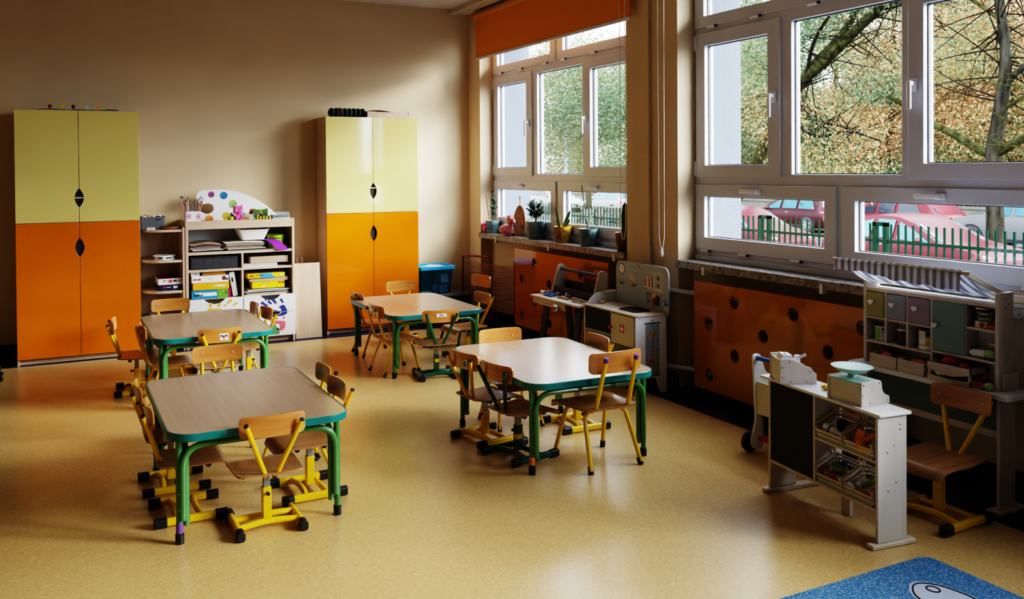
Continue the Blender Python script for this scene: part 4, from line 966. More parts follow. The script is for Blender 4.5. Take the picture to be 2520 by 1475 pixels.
# ---------------------------------------------------------------- toy workbench
t = thing('toy_workbench', 'wooden toy workbench with navy legs and a tool rack, in front of the orange panel', 'workbench', (3.5, 5.87, 0))
ob('worktop', G(BIRCH).prism(rr(3.345, 3.66, 5.50, 6.225, .02), (0,0,.50), (1,0,0), (0,1,0), (0,0,.014)), t, bevel=.002, world=True)
g = G(BIRCH); g.hprism(rr(5.70, 6.18, .455, .50, .004, 2), [circ(6.145-.042*k, .474, .006, 10) for k in range(8)], (3.352, 0, 0), (0,1,0), (0,0,1), (.012,0,0)); ob('front_apron', g, t, world=True)
ob('apron_block', G(BIRCH).box(3.346, 3.366, 5.685, 5.715, .45, .50), t, bevel=.003, world=True)
g = G(STEEL).cyl((3.352, 5.76, .468), (3.315, 5.76, .468), .006); g.T = Matrix.Translation((3.318, 5.775, .462)) @ Matrix.Rotation(R(35), 4, 'X'); g.box(-.004,.004,-.03,.03,-.012,.012).box(-.004,.004,-.012,.012,-.03,.03); ob('clamp_handle', g, t, bevel=.002, world=True)
for y, sp in ((6.08, .035), (5.62, -.035)):
    for xa, xb in ((3.42, 3.36), (3.60, 3.66)):
        g = G(NAVY).prism([(y-.04, .50), (y+.04, .50), (y+.04+sp, 0), (y-.04+sp, 0)], (xa, 0, 0), (0,1,0), (0,0,1), (.016,0,0)); g.fixn = True
        g.v = [p + Vector(((xb-xa)*(1-p.z/.5), 0, 0)) for p in g.v]
        l = ob('leg', g, t, bevel=.001, world=True)
        for z in (.15, .28): ob('screw', G(STEEL).ell((xa+(xb-xa)*(1-z/.5)-.001, y+sp*(1-z/.5), z), (.002,.004,.004), 8, 6), l, world=True)
for y in (6.19, 5.585):
    poly = [(3.52,.514),(3.655,.514)] + [(3.655,.70)] + [(3.615+.04*math.cos(a), .705+.04*math.sin(a)) for a in [PI*k/10 for k in range(11)]]
    ob('rack_side', G(BIRCHV).prism(poly, (0, y-.007, 0), (1,0,0), (0,0,1), (0,.014,0)), t, bevel=.001, world=True)
ob('rack_bar', G(NAVY).cyl((3.612, 6.18, .706), (3.612, 5.59, .706), .012), t, world=True)
ob('tool_shelf', G(NAVY).box(3.545, 3.56, 5.592, 6.183, .514, .573), t, world=True); ob('back_board', G(BLACK).box(3.64, 3.655, 5.592, 6.183, .514, .618), t, world=True)
TZ = .5145
def tool(name, lab, g, **k): return single(name, g, lab, 'toy tool', **k)
g = G(STEEL).cyl((3.44, 6.20, TZ+.018), (3.44, 6.135, TZ+.018), .013).cyl((3.465, 6.13, TZ+.02), (3.44, 6.105, TZ+.02), .018).use(BLUE).cyl((3.455, 6.11, TZ+.012), (3.47, 6.03, TZ+.012), .010); tool('toy_hammer', 'grey and blue toy hammer at the far left end of the workbench', g)
g = G(BLUE).box(3.435, 3.455, 6.00, 6.12, TZ, TZ+.016).box(3.40, 3.435, 6.06, 6.10, TZ, TZ+.016).box(3.40, 3.435, 6.005, 6.03, TZ, TZ+.012); tool('toy_wrench', 'blue toy wrench near the front edge of the workbench', g, bevel=.003)
g = G(ORT).cyl((3.52, 6.10, TZ+.011), (3.51, 6.055, TZ+.011), .011).use(BLUE).cyl((3.51, 6.055, TZ+.011), (3.495, 6.0, TZ+.011), .013); tool('toy_screwdriver', 'orange and blue toy screwdriver by the tool shelf', g)
tool('wooden_peg', 'small upright wooden peg in the middle of the workbench', G(BIRCHV).cyl((3.505, 5.93, TZ), (3.505, 5.93, TZ+.034), .008))
g = G(KRAFT); g.T = Matrix.Translation((3.445, 5.87, TZ+.006)) @ Matrix.Rotation(R(5), 4, 'Z'); g.box(-.01,.01,-.07,.07,-.006,.006); tool('wooden_strip', 'brown wooden strip along the front of the workbench', g, bevel=.002)
tool('red_nut', 'dark red wooden nut on the workbench', G(DRED).lathe([(.016,0),(.018,.012),(.014,.026),(.006,.028)], (3.475, 5.84, TZ), 8))
g = G(NAVY).cyl((3.545, 5.96, TZ+.014), (3.56, 5.88, TZ+.018), .012).use(KRAFT).cyl((3.56, 5.88, TZ+.02), (3.57, 5.855, TZ+.022), .013).use(YELT).cyl((3.57, 5.855, TZ+.025), (3.585, 5.775, TZ+.025), .024, .026); tool('toy_drill', 'yellow handled navy toy screwdriver lying on the workbench', g)
g = G(KRAFT); g.T = Matrix.Translation((3.48, 5.73, TZ+.01)) @ Matrix.Rotation(R(-4), 4, 'Z'); g.box(-.014,.014,-.085,.075,-.01,.008).box(-.012,.012,-.14,-.085,-.006,.004); tool('toy_saw', 'brown wooden toy saw at the right end of the workbench', g, bevel=.003)
g = G(BIRCH).cyl((3.42, 5.70, TZ+.006), (3.43, 5.60, TZ+.006), .006).use(STEEL).box(3.425, 3.437, 5.53, 5.60, TZ+.003, TZ+.007); tool('toy_chisel', 'pale handled toy chisel on the near corner of the workbench', g)

# ---------------------------------------------------------------- play kitchen / desk
t = thing('play_kitchen', 'white wooden play kitchen with grey back board, sink and giraffe chart', 'play kitchen', (3.52, 5.17, 0))
kx0, kx1, ky0, ky1 = 3.40, 3.642, 4.857, 5.50
def kside(y):
    poly = [(kx0,.0),(kx0+.035,0),(kx0+.075,.10),(kx0+.085,.106),(kx1-.085,.106),(kx1-.075,.10),(kx1-.045,.008),(kx1-.03,0),(kx1+.008,0),(kx1+.008,.52),(kx0,.52)]
    g = G(WHITELAM).prism(poly, (0, y, 0), (1,0,0), (0,0,1), (0,.012,0)); g.fixn = True; return g
s1 = ob('side_panel', kside(ky0), t, bevel=.002, world=True); ob('side_panel', kside(ky1-.012), t, bevel=.002, world=True)
ob('worktop', G(BIRCH).prism(rr(kx0-.006, kx1, ky0-.006, ky1+.01, .02), (0,0,.52), (1,0,0), (0,1,0), (0,0,.011)), t, bevel=.001, world=True)
poly = rr(ky0-.035, ky1-.055, .50, .838, .055)
ob('back_board', G(GREYB).prism(poly, (kx1, 0, 0), (0,1,0), (0,0,1), (.010,0,0)), t, bevel=.002, world=True)
ob('splash_guard', G(WHITELAM).prism([(3.415+.21*(k/14), .531+.075*math.sin(PI*k/14)**.7) for k in range(15)], (0, ky1-.03, 0), (1,0,0), (0,0,1), (0,.010,0)), t, world=True)
ob('inside', G(CREAM).box(kx0+.02, kx1, ky0+.012, ky1-.012, .11, .12).box(kx1-.02, kx1-.01, ky0+.012, ky1-.012, .11, .52).box(kx0+.004, kx1, 5.148, 5.158, .11, .52).box(kx0+.004, kx1-.02, ky0+.012, 5.148, .312, .322).box(kx0+.004, kx1-.02, 5.158, ky1-.012, .352, .362).box(kx0+.004, kx1-.03, 5.296, 5.302, .12, .352), t, world=True)
d = ob('door', G(CREAM).box(kx0-.006, kx0+.004, 4.872, 5.143, .325, .514), t, bevel=.001, world=True)
ob('knob', G(RED).cyl((kx0-.006, 5.128, .42), (kx0-.03, 5.128, .42), .007, .012), d, world=True)
ob('cross_sign', G(RED).prism(rr(4.983, 5.035, .396, .45, .006), (kx0-.0068, 0, 0), (0,1,0), (0,0,1), (.0008,0,0)), d, world=True, smooth=0)
ob('white_cross', G(STICK).box(kx0-.0082, kx0-.0066, 4.990, 5.002, .416, .430).box(kx0-.0082, kx0-.0066, 5.016, 5.028, .416, .430).box(kx0-.0082, kx0-.0066, 5.002, 5.016, .402, .444), d, world=True, smooth=0)
ob('hinge', G(STEEL).box(kx0-.008, kx0+.002, 4.868, 4.880, .495, .508).box(kx0-.008, kx0+.002, 4.868, 4.880, .33, .342), d, world=True)
g = G(M('navy_felt', (.09,.095,.11), .9, .15, 40))
rows = [[(kx0+.004+.010*math.sin(k*PI/2), 5.16+.318*k/40, z) for k in range(41)] for z in (.375, .515)]
g.plate(rows, (.004,0,0)); ob('curtain', g, t, world=True); ob('curtain_hem', G(NAVY).box(kx0-.002, kx0+.014, 5.16, 5.48, .362, .378), t, world=True)
g = G(BLACK); S = rr(3.462, 3.618, 4.955, 5.165, .03); g.hprism(S, [rr(3.475, 3.605, 4.968, 5.152, .025)], (0,0,.531), (1,0,0), (0,1,0), (0,0,.006)).prism(rr(3.475, 3.605, 4.968, 5.152, .025), (0,0,.5305), (1,0,0), (0,1,0), (0,0,.002)); ob('sink', g, t, world=True)
g = G(M('amber_wood', (.55,.30,.06), .45, .1)).cyl((3.60, 4.955, .531), (3.60, 4.955, .545), .015).tube([(3.60, 4.955, .54), (3.603, 4.95, .60), (3.605, 4.935, .63), (3.59, 4.915, .645)], [.0105, .010, .012, .015], 10); ob('tap', g, t, world=True)
KX = kx1-.0008
def pr(poly, m, nm='print', k=0): return ob(nm, G(m).prism(poly, (KX-.0004*k, 0, 0), (0,1,0), (0,0,1), (.0008,0,0)), t, world=True, smooth=0)
pr(circ(5.37,.782,.040,24), INK, 'clock'); pr(circ(5.37,.782,.035,24), STICK, 'clock_face', 1)
for k in range(12):
    a = PI/6*k; pr([(5.37+math.cos(a)*q+math.sin(a)*e, .782+math.sin(a)*q-math.cos(a)*e) for q, e in ((.027,.002),(.032,.002),(.032,-.002),(.027,-.002))], INK, 'clock_mark', 2)
for a, l_ in ((R(125), .018), (R(215), .02)): pr([(5.37+math.cos(a)*q+math.sin(a)*e, .782+math.sin(a)*q-math.cos(a)*e) for q, e in ((-.004,.002),(l_,.0015),(l_,-.0015),(-.004,.002))], INK, 'clock_hand', 2)
LG = M('print_grey', (.42,.42,.42), .6); PEACH = M('print_peach', (.58,.44,.32), .6); LINE = M('print_line', (.20,.21,.23), .6)
pr(blob([(5.285,.742),(5.255,.766),(5.235,.768),(5.20,.735),(5.195,.715),(5.235,.715)],4), LG, 'lamp_shade'); pr(blob([(5.285,.735),(5.24,.735),(5.195,.712),(5.225,.708),(5.26,.715)],4), PEACH, 'lamp_light', 1)
pr([(5.238,.768),(5.228,.782),(5.125,.805),(5.118,.795),(5.222,.770)], LG, 'lamp_arm', 1); pr([(5.135,.80),(5.175,.832),(5.182,.832),(5.145,.798)], LINE, 'lamp_arm', 1); pr(circ(5.13,.798,.014,14), LG, 'lamp_joint', 2); pr(circ(5.13,.798,.006,10), LINE, 'lamp_joint', 3)
pr([(5.105,.690),(5.105,.682),(4.885,.655),(4.885,.668)], CREAM, 'printed_shelf')
for k in range(6): y = 5.085-.015*k; pr([(y,.690-.002*k),(y-.011,.689-.002*k),(y-.011,.748+.006*(k % 3)),(y,.748+.006*(k % 3))], (RED, WHITE, BIRCHV, RED, WHITE, DRED)[k], 'printed_book', 1)
pr([(4.985,.790),(4.885,.795),(4.885,.670),(4.985,.675)], CREAM, 'printed_cabinet', 1)
for z0, z1 in ((.735,.782), (.685,.728)): pr([(4.975,z1),(4.895,z1+.004),(4.895,z0),(4.975,z0)], GREYB, 'cabinet_pane', 2); pr([(4.945,z0+.008),(4.925,z0+.008),(4.93,z1-.012),(4.94,z1-.012)], INK, 'printed_figure', 3)
pr([(5.066,.648),(4.921,.632),(4.921,.565),(5.066,.585)], INK, 'printed_screen', 1); pr([(5.058,.640),(4.985,.632),(4.985,.581),(5.058,.592)], GREYB, 'screen_panel', 2)
for z in (.628, .612, .598):
    pr([(5.05-.07*i/8, z-.007*i/8+(.006 if i % 2 else -.003)) for i in range(9)] + [(5.05-.07*i/8, z-.007*i/8+(.003 if i % 2 else -.006)) for i in range(8,-1,-1)], INK, 'printed_wave', 3); pr([(4.975,z-.004),(4.93,z-.009),(4.93,z-.014),(4.975,z-.009)], LINE, 'printed_row', 3)
pr([(4.862,.60),(4.835,.60),(4.828,.580),(4.868,.580)], BLUE, 'printed_bottle', 1); pr([(4.853,.60),(4.846,.60),(4.846,.618),(4.872,.614),(4.872,.609),(4.853,.609)], BLUE, 'printed_bottle', 1)
pr([(4.858,.568),(4.835,.568),(4.835,.545),(4.858,.545)], WHITE, 'printed_tag', 1); pr(circ(4.847,.556,.006,10), INK, 'printed_tag', 2)
for y, z in ((5.347,.683), (5.201,.682)): ob('peg', G(KRAFT).cyl((kx1, y, z), (kx1-.035, y, z), .006, .009), t, world=True)
# growth chart on the side
KY = ky0-.0008
def ps(poly, m, nm, k=0): return ob(nm, G(m).prism(poly, (0, KY-.0004*k, 0), (1,0,0), (0,0,1), (0,.0008,0)), s1, world=True, smooth=0)
ps([(3.478,.125),(3.592,.125),(3.592,.472),(3.478,.472)], M('chart_blue', (.30,.35,.42), .6), 'growth_chart'); ps([(3.470,.470),(3.600,.470),(3.600,.477),(3.470,.477)], INK, 'chart_rod', 1); ps([(3.474,.118),(3.600,.118),(3.600,.125),(3.474,.125)], INK, 'chart_rod', 1)
ps([(3.518,.477),(3.532,.497),(3.536,.497),(3.552,.477),(3.549,.477),(3.534,.494),(3.521,.477)], INK, 'chart_string', 1)
GIR = M('giraffe_ochre', (.55,.30,.07), .6, .1); SPOT = M('giraffe_spot', (.05,.03,.02), .6)
ps([(3.528,.235),(3.541,.235),(3.538,.37),(3.540,.40),(3.553,.416),(3.566,.418),(3.56,.408),(3.548,.404),(3.545,.40)], GIR, 'giraffe', 1)
ps(blob([(3.492,.385),(3.512,.408),(3.53,.416),(3.548,.41),(3.542,.396),(3.51,.380),(3.496,.376)],3), GIR, 'giraffe', 1)
ps(blob([(3.495,.215),(3.51,.235),(3.545,.24),(3.548,.205),(3.535,.195),(3.505,.195)],3), GIR, 'giraffe', 1)
for x in (3.507,.0+3.522,3.535): ps([(x,.2),(x+.008,.2),(x+.007,.135),(x+.001,.135)], GIR, 'giraffe', 1)
ps([(3.492,.225),(3.495,.225),(3.496,.255),(3.493,.255)], SPOT, 'giraffe_tail', 1); ps(circ(3.494,.258,.005,10), SPOT, 'giraffe_tail', 2); ps(circ(3.495,.381,.004,10), SPOT, 'giraffe_nose', 2); ps(circ(3.519,.249,.011,12), M('bird_pink', (.55,.25,.18), .6), 'bird', 2)
for x, z, r_ in ((3.51,.215,.005),(3.526,.225,.006),(3.538,.212,.006),(3.535,.265,.004),(3.535,.29,.005),(3.536,.318,.004),(3.535,.345,.005),(3.537,.372,.004),(3.518,.205,.004)): ps(circ(x, z, r_, 10), SPOT, 'giraffe_spot', 3)
for k in range(7): z = .135+.053*k; ps([(3.570,z),(3.588,z),(3.588,z+.0015),(3.570,z+.0015)], LINE, 'chart_mark', 1); ps(circ(3.573,z+.003,.004,8), LINE, 'chart_mark', 2)
for k in range(26): z = .13+.0132*k; ps([(3.580,z),(3.590,z),(3.590,z+.001),(3.580,z+.001)], LINE, 'chart_mark', 1)
for x, z in ((3.43,.505),(3.425,.31),(3.60,.32),(3.60,.2)): ps(circ(x, z, .003, 8), GASKET, 'screw', 1)
g = G(M('pale_blue_shelf', (.45,.55,.62), .45))
for z in (.492, .375): g.prism([(3.42,5.512),(3.64,5.512)] + [(3.53+.11*math.cos(a), 5.512+.06*math.sin(a)) for a in [PI*k/12 for k in range(1,12)]], (0,0,z), (1,0,0), (0,1,0), (0,0,.01))
ob('side_shelf', g, t, world=True)
single('wooden_block', G(BIRCH).box(3.49, 3.52, 5.405, 5.445, .5315, .552), 'small plain wooden block on the play kitchen top', 'block', bevel=.002)
g = G(WHITE).box(3.60, 3.72, 5.515, 5.60, 0, .60).use(GASKET).prism([(5.525,.25),(5.59,.25)]+[(5.5575+.0325*math.cos(a), .52+.05*math.sin(a)) for a in [PI*k/10 for k in range(11)]], (3.599,0,0), (0,1,0), (0,0,1), (.0015,0,0)).use(STEEL).box(3.597,3.601,5.52,5.60,.585,.59)
single('toy_appliance', g, 'narrow white toy appliance wedged behind the play kitchen', 'toy kitchen', bevel=.002)
# ---------------------------------------------------------------- toy market counter (local: x = depth 0-.165, y = length 0-.735)
CR = R(-6.2); CO = Vector((2.863, 2.456, 0)); CM = Matrix.Translation(CO) @ Matrix.Rotation(CR, 4, 'Z')
def cw(x, y, z=0): return CM @ Vector((x, y, z))
t = thing('toy_counter', 'white wooden toy shop counter with a blackboard and crate shelves', 'toy counter', CO, CR)
for p in ((.008,-.006),):
    pass
ob('counter_top', G(WHITEW).prism(rr(-.004, .168, -.012, .745, .012), (0,0,.517), (1,0,0), (0,1,0), (0,0,.012)), t, bevel=.002)
for y in (.040, .64):
    for x in (.05, .115): ob('screw', G(STEEL).cyl((x, y, .5292), (x, y, .5297), .004, n=10), t)
sp = ob('side_panel', G(BIRCHV).box(.002, .148, .0, .014, .02, .517), t, bevel=.001); ob('side_panel', G(BIRCHV).box(.002, .148, .672, .686, .02, .517), t, bevel=.001)
for x, z in ((.115,.48),(.115,.46),(.085,.40),(.05,.375),(.095,.25),(.055,.22)): ob('screw', G(STEEL).ell((x, -.0005, z), (.004,.002,.004), 8, 6), sp)
ob('foot_plate', G(BIRCH).prism(rr(-.035, .185, -.014, .026, .004, 3), (0,0,.0005), (1,0,0), (0,1,0), (0,0,.018)), t, bevel=.004)
ob('foot_plate', G(BIRCH).prism(rr(-.03, .28, .655, .70, .018, 5), (0,0,.0005), (1,0,0), (0,1,0), (0,0,.018)), t, bevel=.002)
ob('stretcher', G(BIRCHV).box(.13, .15, .30, .35, .0, .15), t)
ob('divider', G(BIRCHV).box(.003, .148, .367, .379, .14, .517), t)
ob('blackboard', G(BLACK).box(.004, .010, .380, .671, .160, .512), t); ob('bottom_rail', G(BIRCH).box(.001, .148, .014, .672, .140, .152), t)
ob('back_panel', G(WHITEW).box(.142, .148, .014, .379, .455, .517).box(.142, .148, .379, .672, .152, .517).box(.142, .148, .014, .379, .325, .345), t)
ob('shelf', G(BIRCH).box(.003, .142, .014, .367, .331, .341), t)
for z in (.3415, .1525): ob('crate_stop', G(SAGE).prism([(.004, z), (.026, z), (.019, z+.018), (.009, z+.018)], (0,.03,0), (1,0,0), (0,0,1), (0,.325,0)), t, bevel=.002)
def crate(u0, u1, z, lab):
    t = thing('toy_crate', lab, 'crate', cw(.075, (u0+u1)/2, z+.012), CR, 'slatted crates in the toy counter')
    L_ = (u1-u0)/2 - .004; T = Matrix.Translation((0,0,.018)) @ Matrix.Rotation(R(-24), 4, 'Y')
    def mk(nm, *bs):
        g = G(BIRCH); g.T = T
        for b in bs: g.box(*b)
        ob(nm, g, t, bevel=.0008)
    mk('base', (-.066,.06,-L_,L_,.0,.004))
    mk('front_slats', *[(-.070,-.066,-L_,L_,.004+.021*k,.018+.021*k) for k in range(2)]); mk('back_slats', *[(.06,.064,-L_,L_,.004+.021*k,.018+.021*k) for k in range(3)])
    for s in (-1, 1):
        mk('end_slats', *[(-.066,.06,s*L_-.002,s*L_+.002,.004+.021*k,.018+.021*k) for k in range(3)])
        mk('corner_post', (-.066,-.058,s*(L_-.006)-.004,s*(L_-.006)+.004,.0,.048)); mk('corner_post', (.052,.06,s*(L_-.006)-.004,s*(L_-.006)+.004,.0,.085))
crate(.195, .362, .345, 'slatted wooden crate with the milk bottle, upper left in the toy counter')
crate(.02, .19, .345, 'slatted wooden crate with oranges and lemon, upper right in the toy counter')
crate(.195, .362, .156, 'slatted wooden crate with watermelon and mug, lower left in the toy counter')
crate(.02, .19, .156, 'slatted wooden crate with bottle and fruit, lower right in the toy counter')
def item(nm, lab, g, cat='toy food', **k):
    g.v = [CM @ p for p in g.v]; return single(nm, g, lab, cat, **k)
MEL = M('melon_pink', (.48,.06,.16), .45, .1, 30); RIND = M('melon_rind', (.45,.55,.25), .5, .15, 30)
def bottle(a, b, r, body, band_, cap):
    a, b = Vector(a), Vector(b); d = b-a
    g = G(body).tube([a, a+d*.02, a+d*.55, a+d*.75, a+d*.85], [r*.85, r, r, r*.5, r*.42], 14).use(band_).tube([a+d*.30, a+d*.42], r*1.02, 14).use(cap).tube([a+d*.85, b], r*.5, 12); return g
item('toy_milk_bottle', 'white toy milk bottle lying in the upper left crate', bottle((.03,.335,.392), (.035,.235,.378), .017, WHITE, BLUE, WHITE))
item('toy_cup', 'dark plum toy cup in the upper left crate', G(M('plum', (.07,.02,.04), .5)).lathe([(.018,0),(.022,.035),(.019,.035),(.016,.004)], (.08,.29,.385), 16))
item('toy_wedge', 'flat orange wooden wedge in the upper right crate', G(ORT).prism([(0,0),(.06,.012),(.05,.05),(.01,.055)], (.025,.165,.372), (0,-1,0), (.35,0,1), (.012,0,0)))
item('toy_orange', 'round orange toy fruit at the front of the upper right crate', G(ORT).ell((.018,.108,.377), .023).use(ORT).cyl((.03,.10,.395), (.06,.075,.42), .011))
item('toy_lemon', 'yellow toy lemon at the right of the upper right crate', G(YELT).ell((.035,.052,.38), (.017,.024,.017)).ell((.03,.078,.38), (.006,.006,.006)))
item('toy_chilli', 'dark red toy vegetable behind the orange wedge', G(DRED).ell((.06,.14,.39), (.02,.028,.02)))
item('toy_banana', 'yellow toy banana under the lemon in the upper right crate', G(YELT).tube(smooth_path([(.0,.10,.362),(.008,.07,.366),(.012,.04,.366)]), .009, 10))
g = G(M('patterned_mug', (.30,.32,.05), .5, .5, 90)).lathe([(.028,0),(.033,.05),(.030,.05),(.026,.004)], (.075,.295,.185), 20).use(BLUE).lathe([(.0335,.044),(.0340,.052),(.031,.052)], (.075,.295,.185), 20, caps=False); item('toy_mug', 'yellow green spotted toy mug in the lower left crate', g)
def slice_(c, r, a, tilt):
    g = G(MEL); g.T = Matrix.Translation(c) @ Matrix.Rotation(a, 4, 'Z') @ Matrix.Rotation(tilt, 4, 'X'); P = [(r*math.cos(R(q)), r*math.sin(R(q))) for q in range(180, 361, 15)]
    g.prism([(x*.86, y*.86) for x, y in P], (0,-.006,0), (1,0,0), (0,0,1), (0,.012,0)).use(RIND).prism(P + [(x*.86, y*.86) for x, y in P[::-1]], (0,-.0058,0), (1,0,0), (0,0,1), (0,.0116,0)); g.fixn = True; return g
item('toy_melon_slice', 'toy watermelon slice leaning at the left of the lower left crate', slice_((.03,.33,.212), .032, R(80), R(-10)))
item('toy_melon_slice', 'toy watermelon slice lying in front of the spotted mug', slice_((.025,.285,.205), .034, R(110), R(20)))
item('toy_sauce_bottle', 'white toy bottle with a yellow end across the lower crates', bottle((.02,.225,.196), (.02,.13,.178), .016, WHITE, BLUE, MEL).use(YELT).ell((.02,.232,.197), (.010,.008,.010)))
item('toy_melon_slice', 'toy watermelon slice at the front of the lower right crate', slice_((.018,.075,.19), .034, R(85), R(0)))
item('toy_mango', 'red and yellow toy mango in the lower right crate', G(YELT).ell((.035,.06,.195), (.016,.023,.017)).use(MEL).ell((.034,.055,.2), (.0145,.020,.0155)))
item('toy_leek', 'pale green toy vegetable in the lower right crate', G(GRNT).cyl((.06,.15,.19), (.085,.12,.215), .010).use(RIND).cyl((.085,.12,.215), (.095,.108,.225), .010, .013))
item('toy_pea_pod', 'green toy leaf poking out of the lower left crate', G(GRNT).ell((.022,.245,.185), (.008,.018,.014)).use(YELT).ell((.02,.25,.178), (.006,.014,.008)))
# register, scale and a small toy on the counter
RZ = .5292
t = thing('toy_cash_register', 'cream wooden toy cash register with white keys on the far end of the counter', 'cash register', (2.925, 3.08, RZ), R(-27))
prof = [(-.002,0),(.165,0),(.165,.045)] + [(.165-.03*k/8-.105*(k/8), .045+.068*math.sin(PI/2*k/8)) for k in range(1,9)] + [(0,.112)]
for y in (-.078, .066):
    g = G(BIRCHV).prism(prof, (0,y,0), (1,0,0), (0,0,1), (0,.012,0)); g.fixn = True; s = ob('side_panel', g, t, bevel=.002)
    for x, z in ((.012,.075),(.012,.03),(.05,.012),(.125,.012),(.135,.055),(.045,.098)): ob('screw', G(STEEL).ell((x, y-.001 if y < 0 else y+.013, z), (.004,.0025,.004), 8, 6), s)
ob('back_panel', G(CREAM).box(.003,.012,-.066,.066,.002,.104), t, bevel=.001); ob('deck', G(CREAM).prism([(.012,.0),(.15,.0),(.15,.03),(.03,.095),(.012,.10)], (0,-.066,0), (1,0,0), (0,0,1), (0,.132,0)), t)
KEY = M('white_keys', (.82,.82,.86), .4, .03)
g = G(KEY).prism([(.01,.095),(.075,.080),(.062,.125),(.02,.128)], (0,-.055,0), (1,0,0), (0,0,1), (0,.07,0)); g.use(GASKET).box(.034,.044,-.03,-.015,.1275,.1288); ob('display', g, t, bevel=.002)
g = G(KEY).lathe([(.014,0),(.014,.03),(.011,.034)], (.095,-.02,.085), 14).cyl((.10,-.03,.11), (.125,-.045,.125), .007); ob('key_drum', g, t)
t = thing('toy_scale', 'cream wooden toy shop scale with a mint green pan on the counter', 'scale', (2.975, 2.65, RZ), R(-1))
prof = [(-.08,0),(.08,0),(.08,.024),(.074,.032),(.056,.038),(.043,.050),(.037,.066),(.035,.088),(.028,.098),(-.08,.098)]
for y in (-.092, .08):
    g = G(BIRCHV).prism(prof, (0,y,0), (1,0,0), (0,0,1), (0,.012,0)); g.fixn = True; s = ob('side_panel', g, t, bevel=.002)
    for x, z in ((-.068,.088),(.022,.088),(-.072,.045),(-.03,.012),(.068,.015)): ob('screw', G(STEEL).ell((x, y-.001 if y < 0 else y+.013, z), (.004,.0025,.004), 8, 6), s)
ob('front_panel', G(CREAM).box(-.076,-.066,-.08,.08,.004,.086), t, bevel=.001); ob('step_panel', G(CREAM).box(.03,.07,-.08,.08,.004,.03), t)
ob('top_plate', G(MINT).box(-.082,.034,-.08,.08,.086,.0965), t, bevel=.002)
g = G(MINT).lathe([(.018,0),(.015,.010),(.018,.018),(.05,.024),(.076,.044),(.078,.046),(.073,.046),(.04,.028),(.01,.026)], (-.02,.012,.0965), 32); g.v = [Vector((p.x, p.y*1.15, p.z)) for p in g.v]; ob('pan', g, t)
g = G(YELT); a = cw(.07,.405,RZ+.012); b = cw(.10,.375,RZ+.012)
g.tube([a, a.lerp(b,.3), a.lerp(b,.35), b], [.008,.010,.0125,.0115], 8).use(GASKET).tube([a+(a-b)*.02, a], [.005,.0075], 8); single('yellow_toy_part', g, 'small bright yellow toy bottle lying on the counter by the scale', 'toy')

# ---------------------------------------------------------------- doll walker / push cart behind the counter
t = thing('push_cart', 'white wooden push cart with blue handle bar and black wheels behind the counter', 'push cart', (3.30, 3.40, 0))
poly = blob([(3.262,.50),(3.272,.517),(3.292,.521),(3.312,.512),(3.323,.49),(3.338,.45),(3.356,.418),(3.40,.40),(3.50,.39),(3.515,.35),(3.51,.28),(3.47,.255),(3.40,.25),(3.345,.235),(3.332,.19),(3.332,.14),(3.335,.08),(3.332,.04),(3.318,.018),(3.292,.014),(3.268,.022),(3.252,.045),(3.252,.08),(3.268,.125),(3.28,.18),(3.275,.27),(3.268,.40)], 3)
for y in (3.60, 3.24):
    g = G(WHITEW).prism(poly, (0, y-.006, 0), (1,0,0), (0,0,1), (0,.012,0)); g.fixn = True; ob('side_panel', g, t, bevel=.002, world=True)
    s_ = 1 if y > 3.4 else -1
    wh = ob('wheel', G(RUB).cyl((3.262, y+s_*.009, .056), (3.262, y+s_*.03, .056), .055, n=26), t, bevel=.004, world=True); ob('bolt', G(STEEL).cyl((3.293, y-.0075, .048), (3.293, y-.006, .048), .005), wh, world=True)
    ob('wheel', G(RUB).cyl((3.49, y+s_*.009, .046), (3.49, y+s_*.03, .046), .045, n=24), t, bevel=.004, world=True); g = G(WHITEW).prism([(3.475,.03),(3.505,.03),(3.505,.27),(3.475,.27)], (0,y-.006,0), (1,0,0), (0,0,1), (0,.012,0)); ob('front_strut', g, t, world=True)
ob('handle_bar', G(BLUE).cyl((3.292, 3.594, .498), (3.292, 3.246, .498), .0125), t, world=True); ob('axle', G(RED).cyl((3.305, 3.594, .072), (3.305, 3.246, .072), .012), t, world=True)
ob('body_panel', G(CREAM).box(3.285, 3.295, 3.246, 3.594, .205, .375), t, bevel=.001, world=True); ob('tray', G(WHITEW).box(3.295, 3.505, 3.246, 3.594, .26, .27), t, world=True)

